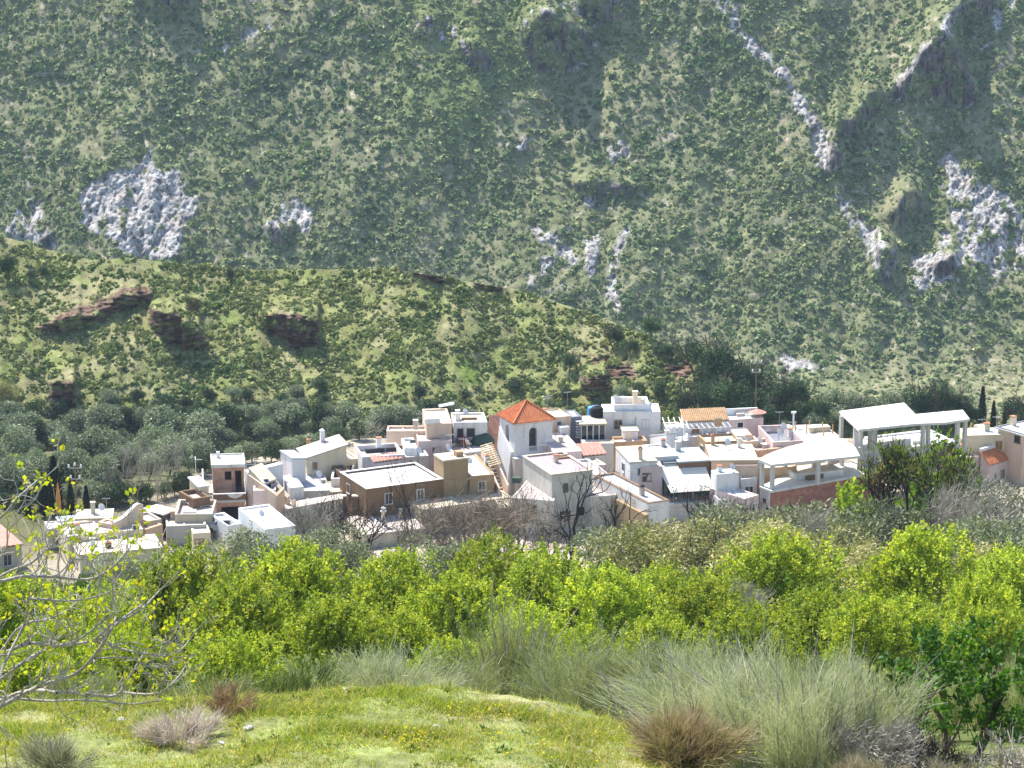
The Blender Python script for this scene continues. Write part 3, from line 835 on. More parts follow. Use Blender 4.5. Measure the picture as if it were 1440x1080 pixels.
    def block(s, p0, p1, z0, z1, y, dep, m, name):
        """a box whose front face spans photo pixels p0..p1 (at height z1), y metres behind the front wall"""
        a = s.hit(p0, 'F', y)[0]; b = s.hit(p1, 'F', y)[0]
        mb = MB(); mb.box(min(a, b), y, z0, max(a, b), y + dep, z1); return mb.build(name, M[m], s.root)


def corrug(fl, fr, br, bl, n, amp=.10, rows=5, sub=6):
    fl, fr, br, bl = map(np.array, (fl, fr, br, bl))
    nu = n * sub + 1; u = np.linspace(0, 1, nu); v = np.linspace(0, 1, rows)
    U, Vv = np.meshgrid(u, v)
    q = (fl * (1 - U[..., None]) + fr * U[..., None]) * (1 - Vv[..., None]) + (bl * (1 - U[..., None]) + br * U[..., None]) * Vv[..., None]
    nrm = unit(np.cross(fr - fl, bl - fl).astype(float))
    q = q + nrm * (amp * np.abs(np.sin(U * n * math.pi))[..., None] + amp * .25 * ((Vv * 3) % 1)[..., None])
    bot = q - nrm * .10
    F = grid_faces(rows, nu)
    V = np.concatenate([q.reshape(-1, 3), bot.reshape(-1, 3)])
    return V, np.concatenate([F, F[:, ::-1] + rows * nu, edge_faces(rows, nu, rows * nu)])


def edge_faces(r, c, off):
    i = np.arange(r * c).reshape(r, c); e = np.concatenate([i[0], i[1:, -1], i[-1, -2::-1], i[-2:0:-1, 0]])
    n = np.roll(e, -1)
    return np.stack([e, e + off, n + off, n], 1)


def wall_line(name, label, pts, hs, m, th=.25, zb=-1., cat='wall', cap=None):
    """free-standing wall along photo pixels pts whose top stands hs metres over the ground"""
    w = [P(p, h) for p, h in zip(pts, hs)]
    c = Vector((*w[0][:2], ZV)); o = empty(name, c, 0, label, cat)
    mb = MB(); mc = MB()
    for k in range(len(w) - 1):
        a, b = Vector(w[k]) - c, Vector(w[k + 1]) - c
        d = Vector((b.x - a.x, b.y - a.y, 0)).normalized(); n = Vector((-d.y, d.x, 0)) * th
        if k: a = a + d * .002
        lo = [Vector((p.x, p.y, zb)) for p in (a, b, b + n, a + n)]; hi = [a, b, b + n, a + n]
        mb.hexa(lo + hi)
        if cap:
            e = Vector((-d.y, d.x, 0)) * .05
            mc.hexa([a - e + Vector((0, 0, .003)), b - e + Vector((0, 0, .003)), b + n + e + Vector((0, 0, .003)), a + n + e + Vector((0, 0, .003)),
                     a - e + Vector((0, 0, .1)), b - e + Vector((0, 0, .1)), b + n + e + Vector((0, 0, .1)), a + n + e + Vector((0, 0, .1))])
    mb.build('wall_body', M[m], o)
    if cap: mc.build('coping', M[cap], o)
    return o


# ------------------------------------------------------------ church tower
t = House('church_tower', 'white square church bell tower with terracotta hipped roof and arched openings', R4(290, 300), R4(578, 267), R4(160, 238), 8.6, 'church tower')
w_, d_ = t.w, max(t.d, 4.2); H = 8.45


def arched(mb, w, x0, x1, zs, zspring, H, z0, y0, y1, swap=False):
    """a wall with a round-headed opening"""
    r = (x1 - x0) / 2; xc = (x0 + x1) / 2
    parts = [[(0, z0), (x0, z0), (x0, zspring), (0, zspring)], [(x1, z0), (w, z0), (w, zspring), (x1, zspring)], [(x0, z0), (x1, z0), (x1, zs), (x0, zs)],
             [(0, zspring), (x0, zspring)] + [(xc - r * math.cos(a), zspring + r * math.sin(a)) for a in np.linspace(0.05, math.pi - .05, 11)] + [(x1, zspring), (w, zspring), (w, H), (0, H)]]
    for p in parts:
        q = MB(); q.vprism(p, y0, y1)
        if swap: q.V = [(y, x, z) for x, y, z in q.V]; q.F = [f[::-1] for f in q.F]
        mb.add(q.V, q.F)


mb = MB()
fx0, fz1 = t.hit(R4(400, 335)); fx1, fz0 = t.hit(R4(460, 505))
arched(mb, w_, fx0, fx1, fz0, fz1 - (fx1 - fx0) / 2, H, -1, 0, .4)
ly0, lz1 = t.hit(R4(246, 325), 'L'); ly1, lz0 = t.hit(R4(220, 490), 'L')
ly0, ly1 = min(ly0, ly1), max(ly0, ly1)
q = MB(); arched(q, d_ - .8, ly0 - .4, ly1 - .4, fz0, fz1 - .4, H, -1, 0, .4, True)
q.V = [(x, y + .4, z) for x, y, z in q.V]; mb.add(q.V, q.F)
mb.box(0, d_ - .4, -1, w_, d_, H); mb.box(w_ - .4, .4, -1, w_, d_ - .4, H)
mb.box(.4, .4, 4.2, w_ - .4, d_ - .4, 4.4)
mb.build('tower_wall', M['white'], t.root)
c = MB(); c.ring(-.12, -.12, w_ + .12, d_ + .12, H + .003, H + .2, .55); c.ring(-.07, -.07, w_ + .07, d_ + .07, H - .28, H - .16, .068); c.build('cornice', M['white2'], t.root)
e = .33; zt = H + .2; ap = np.array([w_ / 2, d_ / 2, zt + 1.95])
cs = [np.array(p + (zt,), float) for p in ((-e, -e), (w_ + e, -e), (w_ + e, d_ + e), (-e, d_ + e))]
rb = MB(); rb.add([tuple(p) for p in cs] + [tuple(p - [0, 0, .08]) for p in cs] + [tuple(ap)],
                  [[0, 1, 8], [1, 2, 8], [2, 3, 8], [3, 0, 8], [0, 4, 5, 1], [1, 5, 6, 2], [2, 6, 7, 3], [3, 7, 4, 0], [7, 6, 5, 4]])
for k in range(4):
    a, b = cs[k], cs[(k + 1) % 4]; mid = (a + b) / 2; n = 21
    for i in range(n):
        f = (i + .5) / n; p = a * (1 - f) + b * f; top = 1 - abs(2 * f - 1)
        q = p + (ap - mid) * top
        if top > .06: rb.bar(p + [0, 0, .02], q + [0, 0, .02], .075, .075, 6)
    rb.bar(a + [0, 0, .03], ap + [0, 0, .05], .12, .12, 6)
rb.build('tile_roof', M['tile'], t.root)
b = MB()
for i in range(6):
    x = fx0 + (fx1 - fx0) * (i + .5) / 6
    b.lathe([(.03, 0), (.055, .12), (.025, .3), (.05, .42), (.05, .46)], (x, .2, fz0 + .002), 6)
b.box(fx0, .12, fz0 + .464, fx1, .28, fz0 + .54); b.build('balustrade', M['white2'], t.root)
bl = MB(); bl.lathe([(.0, .7), (.16, .66), (.22, .4), (.26, .15), (.36, 0)], (w_ / 2, d_ / 2, 5.6), 12); bl.bar((.4, d_ / 2, 6.34), (w_ - .4, d_ / 2, 6.34), .06)
bl.build('bell', M['metal'], t.root)
p = MB(); p.box(-.35, -.9, -1, w_ + .1, -.003, t.hit(R4(290, 540))[1] - .2); p.build('plinth', M['greyrender'], t.root)
bt = MB(); zb = t.hit(R4(290, 520))[1]
bt.hexa([(-1.1, .3, -1), (-.003, .3, -1), (-.003, d_, -1), (-1.1, d_, -1), (-.35, .3, zb), (-.003, .3, zb), (-.003, d_, zb + 2.2), (-.1, d_, zb + 2.2)]); bt.build('buttress', M['white2'], t.root)

# ------------------------------------------------------------ unfinished brick house
t = House('brick_house', 'tall unfinished bare brick house with pale flat roof and open terrace', R2(163, 612), R2(402, 604), None, 3.4, d=6.6)
w_, d_ = t.w, t.d
mb = MB()                                             # lower storey with the dark garage opening
gx0 = t.hit(R2(222, 720))[0]; gx1 = t.hit(R2(360, 720))[0]; gzz = t.hit(R2(222, 718))[1]
mb.box(0, 0, -1, gx0, .3, 2.3); mb.box(gx1, 0, -1, w_, .3, 2.3); mb.box(gx0, .001, gzz, gx1, .299, 2.3)
mb.box(0, .3, -1, .3, d_, 2.3); mb.box(w_ - .3, .3, -1, w_, d_, 2.3); mb.box(.3, d_ - .3, -1, w_ - .3, d_, 2.3)
mb.build('lower_wall', M['brick'], t.root)
MB().box(-.1, -.25, 2.303, w_ + .1, d_, 2.55).build('floor_slab', M['concrete'], t.root)
q = MB(); q.box(-.05, -.2, 2.553, w_ + .05, -.02, 3.25); q.box(-.05, -.018, 2.553, .1, 2.2, 3.25); q.box(w_ - .1, -.018, 2.553, w_ + .05, 2.2, 3.25)
q.build('terrace_parapet', M['brown'], t.root)
q = MB(); q.box(-.08, -.23, 3.253, w_ + .08, .0, 3.34); q.vprism([(w_ * .42, 3.252), (w_ * .95, 3.252), (w_ * .85, 2.95), (w_ * .7, 2.72), (w_ * .52, 2.9)], -.235, -.205)
q.build('plaster_splash', M['white'], t.root)
up = MB(); y1 = 2.3; H = 5.75
x0, zt = t.hit(R2(248, 448), 'F', y1); x1, zb = t.hit(R2(300, 512), 'F', y1); dx0 = t.hit(R2(327, 442), 'F', y1)[0]; dx1, dz = t.hit(R2(377, 442), 'F', y1)
for a, b, c0, c1 in ((0, x0, 2.553, H), (x1, dx0, 2.553, H), (dx1, w_, 2.553, H), (x0, x1, 2.553, zb), (x0, x1, zt, H), (dx0, dx1, dz, H)):
    up.box(a, y1, c0, b, y1 + .3, c1)
up.box(0, y1 + .3, 2.553, .3, d_, H); up.box(w_ - .3, y1 + .3, 2.553, w_, d_, H); up.box(.3, d_ - .3, 2.553, w_ - .3, d_, H)
up.build('upper_wall', M['brick'], t.root)
q = MB(); q.box(-.15, y1 - .35, H + .003, w_ + .15, d_ + .1, H + .25); q.build('roof', M['slab'], t.root)
q = MB(); q.ring(-.15, y1 - .35, w_ + .15, d_ + .1, H + .253, H + .40, .15); q.build('roof_kerb', M['slab'], t.root)
q = MB(); q.box(.5, d_ - 1.2, H + .253, .9, d_ - .8, H + .95); q.build('chimney', M['white'], t.root)
q = MB()
for k in range(4):
    z = 2.6 + k * 1.2
    q.bar((w_ + .25, 1.5, z), (w_ + 1.3, 1.5, z), .03)
for x, y in ((w_ + .25, 1.5), (w_ + 1.3, 1.5), (w_ + 1.3, 3.2), (w_ + .25, 3.2)): q.bar((x, y, -.5), (x, y, 6.6), .035)
for k in range(4):
    z = 2.6 + k * 1.2; q.bar((w_ + 1.3, 1.5, z), (w_ + 1.3, 3.2, z), .03)
q.bar((w_ + .25, 1.5, 2.6), (w_ + 1.3, 1.5, 3.8), .025)
sf = empty('scaffold', tuple(t.root.location), t.root.rotation_euler.z, 'thin metal scaffold tower against the right side of the brick house', 'scaffold')
q.build('scaffold_tube', M['metal'], sf)
q = MB(); q.box(w_ + .2, 1.45, 3.84, w_ + 1.35, 3.25, 3.9); q.build('platform', M['wood'], sf)
q = MB()
for k in range(7):
    q.box(-1.0, .6 + k * .28, -1, -.02, .9 + k * .28, 1.0 + .3 * k)
st = empty('outside_stair', tuple(t.root.location), t.root.rotation_euler.z, 'whitewashed outside stair climbing the left side of the brick house', 'stair')
q.build('steps', M['white'], st)
q = MB(); q.hexa([(-1.2, .5, -1), (-1.03, .5, -1), (-1.03, 5, -1), (-1.2, 5, -1), (-1.2, .5, 2.2), (-1.03, .5, 2.2), (-1.03, 5, 4.9), (-1.2, 5, 4.9)]); q.build('stair_wall', M['white2'], st)
q = MB()
for y in (4.2, 5.6): q.bar((-1.9, y, 4.0), (-1.9, y, 6.2), .03)
q.bar((-1.9, 4.2, 6.2), (-1.9, 5.6, 6.2), .03); q.bar((-1.9, 4.2, 5.5), (-1.9, 5.6, 5.5), .03); q.bar((-1.1, 4.2, 6.2), (-1.9, 4.2, 6.2), .03); q.build('handrail', M['whitemetal'], st)

# ------------------------------------------------------------ lower left quarter
t = House('terrace_house', 'low house with long lilac roof behind the bare fig branches, lower left', R1(262, 742), R1(775, 690), R1(160, 655), 3.0)
t.walls('cream', .25).roof('rooflilac').chimney(R1(330, 700), .8)
t.win(R1(705, 668), R1(742, 690), 'F')
t = House('cream_house', 'cream flat roofed house at the lower left edge of village, half hidden by shrubs', R1(345, 862), R1(900, 812), R1(372, 768), 2.3)
t.walls('cream', 0).roof('roofcream').chimney(R1(540, 815), .7, .6, 'brown')
t = House('pale_house', 'pale pink walled low house with sunlit roof beside the furled orange parasol', R1(322, 618), R1(560, 612), R1(345, 560), 3.2)
t.walls('pinkwall', 0).roof('roofcream')
t = House('small_shed', 'small shed with blue grey roof below the furled orange parasol', R1(205, 640), R1(335, 628), R1(255, 602), 3.0, 'shed')
t.walls('pinkwall', 0).roof('roofblue', .05)
t = House('pink_roofed_house', 'pink roofed low house at far left edge behind the fig tree', (-20, 772), (30, 765), (-25, 742), 2.6)
t.walls('beige', 0).tiles('pinktile')
# peach wall with the curved rise and round ornament
a, b = P(R1(578, 650), 3.6), P(R1(775, 590), 3.6); c0 = Vector((*a[:2], ZV)); ux = Vector((b[0] - a[0], b[1] - a[1], 0)); W_ = ux.length
cw = empty('curved_parapet', c0, math.atan2(ux.y, ux.x), 'peach wall with curved rising top and round ornament', 'wall')
pts = [(0, -1), (W_, -1), (W_, 4.6)] + [(W_ * f, 3.6 + 1.55 * z) for f, z in ((.97, .72), (.88, .82), (.78, .78), (.66, .62), (.52, .4), (.38, .2), (.2, .06), (0, 0))]
MB().vprism(pts, 0, .35).build('wall_body', M['peach'], cw)
q = MB(); q.lathe([(.36, 0), (.36, .05), (.28, .06), (.28, .02)], (0, 0, 0), 18); q.V = [(x + W_ * .68, -z, y + 3.75) for x, y, z in q.V]; q.build('round_ornament', M['greyrender'], cw)
q = MB()
for (f0, z0), (f1, z1) in zip(pts_ := [(W_, 4.6)] + [(x, z) for x, z in pts[3:]], pts_[1:]): q.hexa([(f1, -.05, z1 + .003), (f0, -.05, z0 + .003), (f0, .4, z0 + .003), (f1, .4, z1 + .003), (f1, -.05, z1 + .09), (f0, -.05, z0 + .09), (f0, .4, z0 + .09), (f1, .4, z1 + .09)])
q.build('coping', M['white'], cw)
t = House('peach_annex', 'peach block with sunlit flat roof left of the curved wall', R1(470, 640), R1(575, 660), R1(430, 600), 3.3); t.walls('peach', .2).roof('roofcream')
t = House('brick_annex', 'small orange brick annex with walled yard between curved wall and bushes', R1(790, 690), R1(905, 655), R1(800, 640), 2.6, 'outbuilding'); t.walls('orange', .5).roof('roofcream')
t = House('yard_house', 'low house with lilac walled roof terrace left of the brick house', R1(985, 590), R1(1243, 588), R1(968, 492), 3.0); t.walls('beige', .55).roof('rooflilac')
t = House('upper_yard_house', 'low house with brown walled lilac terrace just behind the left stair', R1(1110, 488), R1(1225, 470), R1(1050, 428), 3.6); t.walls('brown', .5).roof('rooflilac')
t = House('white_annex', 'small whitewashed annex with cream side wall at far left of brick house', R1(1150, 402), R1(1215, 395), R1(1082, 340), 4.2, 'outbuilding'); t.walls('cream', 0).roof('roofwhite')
t = House('flat_house', 'low house with pale flat roof and round vent, above the green shrubs', R1(930, 672), R1(1200, 660), R1(880, 585), 2.2); t.walls('greyrender', .2).roof('roofcream')
q = t.block(R1(1045, 610), R1(1135, 600), 2.2, 3.0, 2.6, .8, 'whitemetal', 'roof_tank')
t = House('middle_roof', 'narrow low outbuilding with pale roof and dark open front, below the pink terraces', R1(905, 590), R1(1000, 560), R1(885, 520), 2.8, 'outbuilding'); t.walls('brown', 0).roof('roofwhite')
t = House('white_house', 'white house with wide blank white roof below the brick house', R2(550, 885), R2(785, 855), R2(365, 725), 3.4)
t.walls('white2', .18).roof('roofwhite').win(R2(438, 815), R2(452, 838), 'L').win(R2(640, 905), R2(700, 930), 'F')
t = House('white_yard', 'small white walled yard joined to the left of the white house', R2(268, 860), R2(372, 845), R2(250, 755), 2.6, 'yard wall'); t.walls('white2', 1.2).roof('rooflilac')

# parked car beside the white yard
cA = P((285, 765), 0.0)
car = empty('parked_car', (cA[0], cA[1] + 1, ZV + .9), math.radians(8), 'pale grey car parked below the brick house beside white yard wall', 'car')
q = MB(); prof = [(0, .35), (0, .75), (.12, .85), (.95, .95), (1.5, 1.42), (2.9, 1.45), (3.65, .98), (4.05, .9), (4.1, .4), (3.9, .3), (.15, .3)]
q.vprism([(x, z) for x, z in prof], 0, 1.7); q.build('body', M['paintblue'], car)
q = MB(); q.vprism([(1.1, .97), (1.56, 1.36), (2.15, 1.38), (2.15, .97)], -.012, 0); q.vprism([(2.25, .97), (2.25, 1.38), (2.85, 1.38), (3.4, .97)], -.012, 0); q.build('side_window', M['glass'], car)
for x in (.8, 3.3):
    for y in (.1, 1.6):
        q = MB(); q.lathe([(.1, -.1), (.32, -.1), (.32, .1), (.1, .1)], (0, 0, 0), 14); q.V = [(a + x, c + y, b + .32) for a, b, c in q.V]; q.build('wheel', M['rubber'], car)

# ------------------------------------------------------------ left middle
t = House('terraced_house', 'pinkish house whose roof terrace holds the blue barrels', R2(462, 592), R2(640, 588), R2(452, 468), 4.4)
t.walls('pinkwall', .15).roof('roofcream')
bz = 4.27
for i, (px_, lab) in enumerate([(520, 'shorter blue plastic barrel at left of the pair on the pink roof terrace'), (548, 'taller blue plastic barrel on the pink roof terrace')]):
    x, y = t.loc(R2(px_ + 15, 572), bz); wp = t.a + t.u * x + t.v * y
    br = empty('barrel', (wp[0], wp[1], ZV + bz), 0, lab, 'barrel', 'blue barrels on the terrace')
    s = .8 if i == 0 else 1.1; q = MB(); q.lathe([(.26, 0), (.3, .1), (.3, .35), (.32, .38), (.3, .41), (.3, .7), (.24, .82)], n=14); q.V = [(a * s, b * s, c * s) for a, b, c in q.V]; q.build('drum', M['blue'], br, True)
    q = MB(); q.lathe([(.25, .823), (.26, .88), (.05, .9)], n=14); q.V = [(a * s, b * s, c * s) for a, b, c in q.V]; q.build('lid', M['rubber' if i else 'blue'], br)
x, y = t.loc(R2(600, 572), bz); wp = t.a + t.u * x + t.v * y
br = empty('crate', (wp[0], wp[1], ZV + bz), .3, 'grey blue crate beside the blue barrels', 'crate'); q = MB(); q.ring(0, 0, .7, .5, 0, .5, .05); q.box(.05, .05, .02, .65, .45, .08); q.build('crate_body', M['metal'], br)
wall_line('long_white_wall', 'long rounded white wall rising towards the small blue white house', [R2(425, 455), R2(690, 388)], [5.6, 6.1], 'white2', .9)
t = House('blue_white_house', 'small bluish white house with pale low roof left of cream house', R2(762, 345), R2(862, 345), R2(560, 300), (6.4, 6.2, 6.2, 6.4)); t.walls('white', 0).roof('roofblue', .1)
t = House('cream_gable_house', 'cream house with long sloping pale tiled roof and one brown shuttered window', R2(868, 345), R2(1175, 238), R2(735, 278), (5.4, 6.7, 6.7, 5.4))
t.walls('cream', 0).roof('rooflilac', .18).win(R2(913, 372), R2(952, 432), 'F', 'frame', 'wood').chimney(R2(990, 210), 1.3, .5, 'white2', 'white2', 6.3).chimney(R2(885, 238), .6, .4, 'oldtile', 'clay', 5.6)
t = House('cream_room', 'small cream open fronted roof room with white posts below the gabled cream house', R2(1055, 500), R2(1212, 500), R2(1050, 365), 3.9, 'outbuilding'); t.walls('white', .9).roof('roofcream')
t = House('white_terrace', 'low roof terrace with grey white floor before the cream gabled house', R2(835, 600), R2(1045, 592), R2(870, 470), 3.4, 'house'); t.walls('greyrender', .1).roof('roofgrey')
t = House('yellow_roof_house', 'low house with pale yellow roof and turquoise cover, left of the long white roof', R2(985, 612), R2(1215, 590), R2(965, 530), 3.0); t.walls('cream', .1).roof('roofcream')
x, y = t.loc(R2(1150, 597), 2.9); wp = t.a + t.u * x + t.v * y
tc = empty('turquoise_tarp', (wp[0], wp[1], ZV + 2.9), .3, 'turquoise folded cover lying on the pale yellow roof', 'tarp'); q = MB(); q.hexa([(0, 0, 0), (1.2, 0, 0), (1.2, .7, 0), (0, .7, 0), (.1, .1, .25), (1.1, .05, .18), (1.15, .6, .3), (.05, .65, .2)]); q.build('cover', M['turq'], tc)
# crumbling brown house with the leaning gable
t = House('ruined_house', 'narrow crumbling house with orange brown broken walls and cream gable', R2(640, 585), R2(765, 560), R2(690, 440), 5.0)
q = MB(); q.hexa([(0, 0, -1), (t.w * .5, 0, -1), (t.w * .5, .4, -1), (0, .4, -1), (0, 0, 4.2), (t.w * .5, 0, 5.0), (t.w * .5, .4, 5.0), (0, .4, 4.4)]); q.build('front_wall', M['orange'], t.root)
q = MB(); q.hexa([(t.w * .5 + .6, .5, -1), (t.w * .5 + 1., .5, -1), (t.w * .5 + 1., t.d, -1), (t.w * .5 + .6, t.d, -1), (t.w * .5 + .6, .5, 3.6), (t.w * .5 + 1., .5, 3.8), (t.w * .5 + 1., t.d, 6.2), (t.w * .5 + .6, t.d, 6.1)]); q.build('side_wall', M['beige'], t.root)
q = MB(); q.hexa([(0, .403, -1), (.35, .403, -1), (.35, t.d, -1), (0, t.d, -1), (0, .403, 4.4), (.35, .403, 4.4), (.35, t.d, 5.4), (0, t.d, 5.4)]); q.build('left_wall', M['peach'], t.root)
q = MB(); q.hexa([(.2, t.d * .5, 4.7), (2, t.d * .5, 5), (2, t.d, 5.3), (.2, t.d, 5.3), (.2, t.d * .5, 4.95), (2, t.d * .5, 5.2), (2, t.d, 6.4), (.2, t.d, 6.1)]); q.build('roof', M['roofcream'], t.root)
q = MB(); q.hexa([(t.w * .5 + .6, -.6, -1), (t.w, -.6, -1), (t.w, -.1, -1), (t.w * .5 + .6, -.1, -1), (t.w * .5 + .6, -.6, 2.6), (t.w, -.6, 3.6), (t.w, -.1, 3.6), (t.w * .5 + .6, -.1, 2.6)]); q.build('broken_wall', M['orange'], t.root)
t = House('rubble_wall_house', 'low house with rough beige front wall and curved rubble edge, centre left', R2(705, 735), R2(1140, 650), R2(690, 690), (2.6, 3.6, 3.6, 2.8)); t.walls('beige', 0).roof('roofstone', .1)
for px_, lab in ((1150, 'left brown gate pillar on the low terrace wall'), (1240, 'right brown gate pillar beside the long white roof')):
    pp = P(R2(px_, 720), 2.2); o = empty('gate_pillar', (pp[0], pp[1], ZV), 0, lab, 'pillar', 'brown gate pillars'); MB().box(-.3, -.3, -1, .3, .3, 3.5).build('shaft', M['brown'], o); MB().box(-.38, -.38, 3.503, .38, .38, 3.62).build('pillar_cap', M['beige'], o)

# ------------------------------------------------------------ centre left: long white roofs
t = House('long_roof_house', 'large house with long bright white flat roof and shaded brown front', R3(190, 745), R3(772, 668), R3(110, 600), 5.0)
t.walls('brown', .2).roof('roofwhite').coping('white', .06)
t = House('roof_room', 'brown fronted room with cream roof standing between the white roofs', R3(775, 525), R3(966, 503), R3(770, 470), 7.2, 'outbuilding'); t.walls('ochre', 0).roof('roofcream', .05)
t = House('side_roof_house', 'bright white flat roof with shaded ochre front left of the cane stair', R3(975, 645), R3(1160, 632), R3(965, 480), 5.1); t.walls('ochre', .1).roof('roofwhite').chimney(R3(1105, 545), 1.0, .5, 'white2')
# cane covered stair beside it
a = P(R3(1195, 700), 4.2); sA = empty('cane_stair', (a[0], a[1], ZV), math.radians(24), 'ochre walled stair with slatted cane shade running up to the tower', 'stair')
q = MB(); q.hexa([(0, 0, -1), (.3, 0, -1), (.3, 9, -1), (0, 9, -1), (0, 0, 3.6), (.3, 0, 3.6), (.3, 9, 6.2), (0, 9, 6.2)])
q.hexa([(1.7, 0, -1), (2., 0, -1), (2., 9, -1), (1.7, 9, -1), (1.7, 0, 3.9), (2., 0, 3.9), (2., 9, 6.4), (1.7, 9, 6.4)]); q.build('side_wall', M['peach'], sA)
q = MB()
for k in range(12): q.box(.302, .2 + k * .7, -1, 1.698, .9 + k * .7, 2.2 + k * .27)
q.build('steps', M['roofstone'], sA)
q = MB()
for k in range(11): q.hexa([(-.2, 4.2 + k * .45, 5.1 + k * .13), (2.2, 4.2 + k * .45, 5.4 + k * .13), (2.2, 4.4 + k * .45, 5.4 + k * .13), (-.2, 4.4 + k * .45, 5.1 + k * .13), (-.2, 4.2 + k * .45, 5.2 + k * .13), (2.2, 4.2 + k * .45, 5.5 + k * .13), (2.2, 4.4 + k * .45, 5.5 + k * .13), (-.2, 4.4 + k * .45, 5.2 + k * .13)])
q.build('cane_slat', M['palewood'], sA); sA.scale = (.6, .9, 1); sA.rotation_euler.z = math.radians(15)
t = House('straw_roof_house', 'low house with straw coloured roof in front of the brown walled long roof', R3(605, 900), R3(1300, 800), R3(515, 785), 3.0); t.walls('beige', .15).roof('roofstraw')
t = House('front_terrace_house', 'beige front terrace carrying the slim white capped chimney', R3(170, 1090), R3(640, 1040), R3(180, 940), 1.6); t.walls('beige', 0).roof('roofstone', .05)
x, y = t.loc(R3(320, 1025), 1.6); q = MB(); q.lathe([(.42, 0), (.3, .5), (.24, 1.4), (.24, 1.7)], (x, y, 1.58), 10); o = q.build('chimney', M['cream'], t.root)
q = MB(); q.lathe([(.34, 1.702), (.36, 1.8), (.2, 1.82), (.16, 2.05), (.3, 2.1), (.05, 2.3)], (x, y, 1.58), 10); q.build('chimney_cap', M['white2'], o)
t = House('white_bar_house', 'white house with dark shade strip and grey door left of long white roof', R3(160, 500), R3(480, 480), R3(145, 405), 5.6)
t.walls('white', .7).roof('rooflilac').win(R3(432, 415), R3(468, 470), 'F', 'frame', 'wood', 'door', 4.0, sill=False)
q = t.block(R3(185, 440), R3(430, 415), 4.9, 5.35, 3.98, .4, 'dark', 'shade_strip')  # dark block stands in for a strip of shade on the wall
t = House('white_cube_house', 'little stepped white cube house behind the dark shade strip', R3(478, 435), R3(575, 432), R3(480, 355), 6.0); t.walls('white2', .3).roof('roofgrey').win(R3(525, 372), R3(560, 388), 'F')
t = House('grey_low_house', 'low grey fronted white house just behind the long white roof', R3(480, 500), R3(660, 492), R3(490, 445), 5.3); t.walls('greyrender', .3).roof('roofgrey')
t = House('red_strip_roof', 'narrow strip of pinkish red tiles behind the long white roof', R3(250, 540), R3(460, 512), R3(300, 505), (5.2, 5.2, 5.6, 5.6), 'lean-to'); t.walls('white', 0).tiles('pinktile', .1)
t = House('stone_roof_house', 'house with rough stone paved roof below the peach block', R3(582, 382), R3(840, 375), R3(555, 318), 6.2); t.walls('pinkwall', .1).roof('roofstone')
t = House('low_stone_house', 'low lilac fronted house below the rough stone roof', R3(590, 435), R3(830, 430), R3(580, 392), 5.2); t.walls('pinkwall', 0).roof('rooflilac').aerial(R3(770, 430), 1.6)
t = House('peach_wing', 'long low peach wing with orange topped walls at the back of village', R3(345, 300), R3(652, 300), R3(340, 262), 6.6); t.walls('peach', .3).roof('rooflilac')
t = House('peach_block', 'peach block with white panel on its wall left of the tower', R3(648, 245), R3(838, 240), R3(640, 135), 8.0)
t.walls('peach', .2).roof('roofcream').aerial(R3(1000, 150), .1)
q = t.block(R3(634, 212), R3(750, 210), 8.003, 8.55, -.1, .5, 'white2', 'white_panel')
q = MB(); x, y = t.loc(R3(800, 130), 8.0); q.hexa([(x - .9, y, 8.1), (x + .9, y, 8.4), (x + .9, y + .8, 8.4), (x - .9, y + .8, 8.1), (x - .9, y, 8.2), (x + .9, y, 8.55), (x + .9, y + .8, 8.55), (x - .9, y + .8, 8.25)]); q.build('solar_panel', M['whitemetal'], t.root)
t = House('two_window_house', 'white house with two dark windows overlooking a cluttered terrace', R3(852, 240), R3(1108, 234), R3(880, 165), 7.8)
t.walls('white', .22).roof('roofcream').win(R3(880, 284), R3(927, 350), 'F', 'frame', 'dark').win(R3(952, 282), R3(1014, 348), 'F', 'frame', 'dark').chimney(R3(880, 225), 1.0, .45, 'white2', 'white2', 7.6)
q = t.block(R3(915, 195), R3(1030, 190), 7.6, 7.8, 2.0, .3, 'brown', 'roof_beam')
t = House('clutter_terrace', 'white walled terrace in front of the two dark windows', R3(850, 470), R3(1160, 445), R3(845, 395), 5.4, 'terrace'); t.walls('white', .3).roof('rooflilac')
ct = t


def on(hs, px, z):
    x, y = hs.loc(px, z); p = hs.a + hs.u * x + hs.v * y; return (p[0], p[1], ZV + z)


o = empty('covered_table', on(ct, R3(1075, 400), 5.12), .3, 'dark green cover draped over furniture on the cluttered terrace', 'tarp'); q = MB(); q.lathe([(1.2, 0), (1.15, .5), (.9, .95), (.45, 1.2), (.1, 1.28)], n=10); q.V = [(a * 1.25, b * .8, c * (1 + .1 * math.sin(5 * a))) for a, b, c in q.V]; q.build('cover', M['tarpgreen'], o)
o = empty('garden_chair', on(ct, R3(990, 425), 5.12), 2.6, 'pale folding chair on the cluttered terrace', 'chair'); q = MB()
q.box(0, 0, .4, .5, .5, .45); q.build('seat', M['canvas'], o); q = MB(); q.hexa([(0, .45, .45), (.5, .45, .45), (.5, .5, .45), (0, .5, .45), (0, .65, 1.0), (.5, .65, 1.0), (.5, .7, 1.0), (0, .7, 1.0)]); q.build('backrest', M['canvas'], o)
for a, b in ((.03, .03), (.47, .03), (.03, .47), (.47, .47)): MB().bar((a, b, 0), (a, b, .399), .02).build('leg', M['metal'], o)
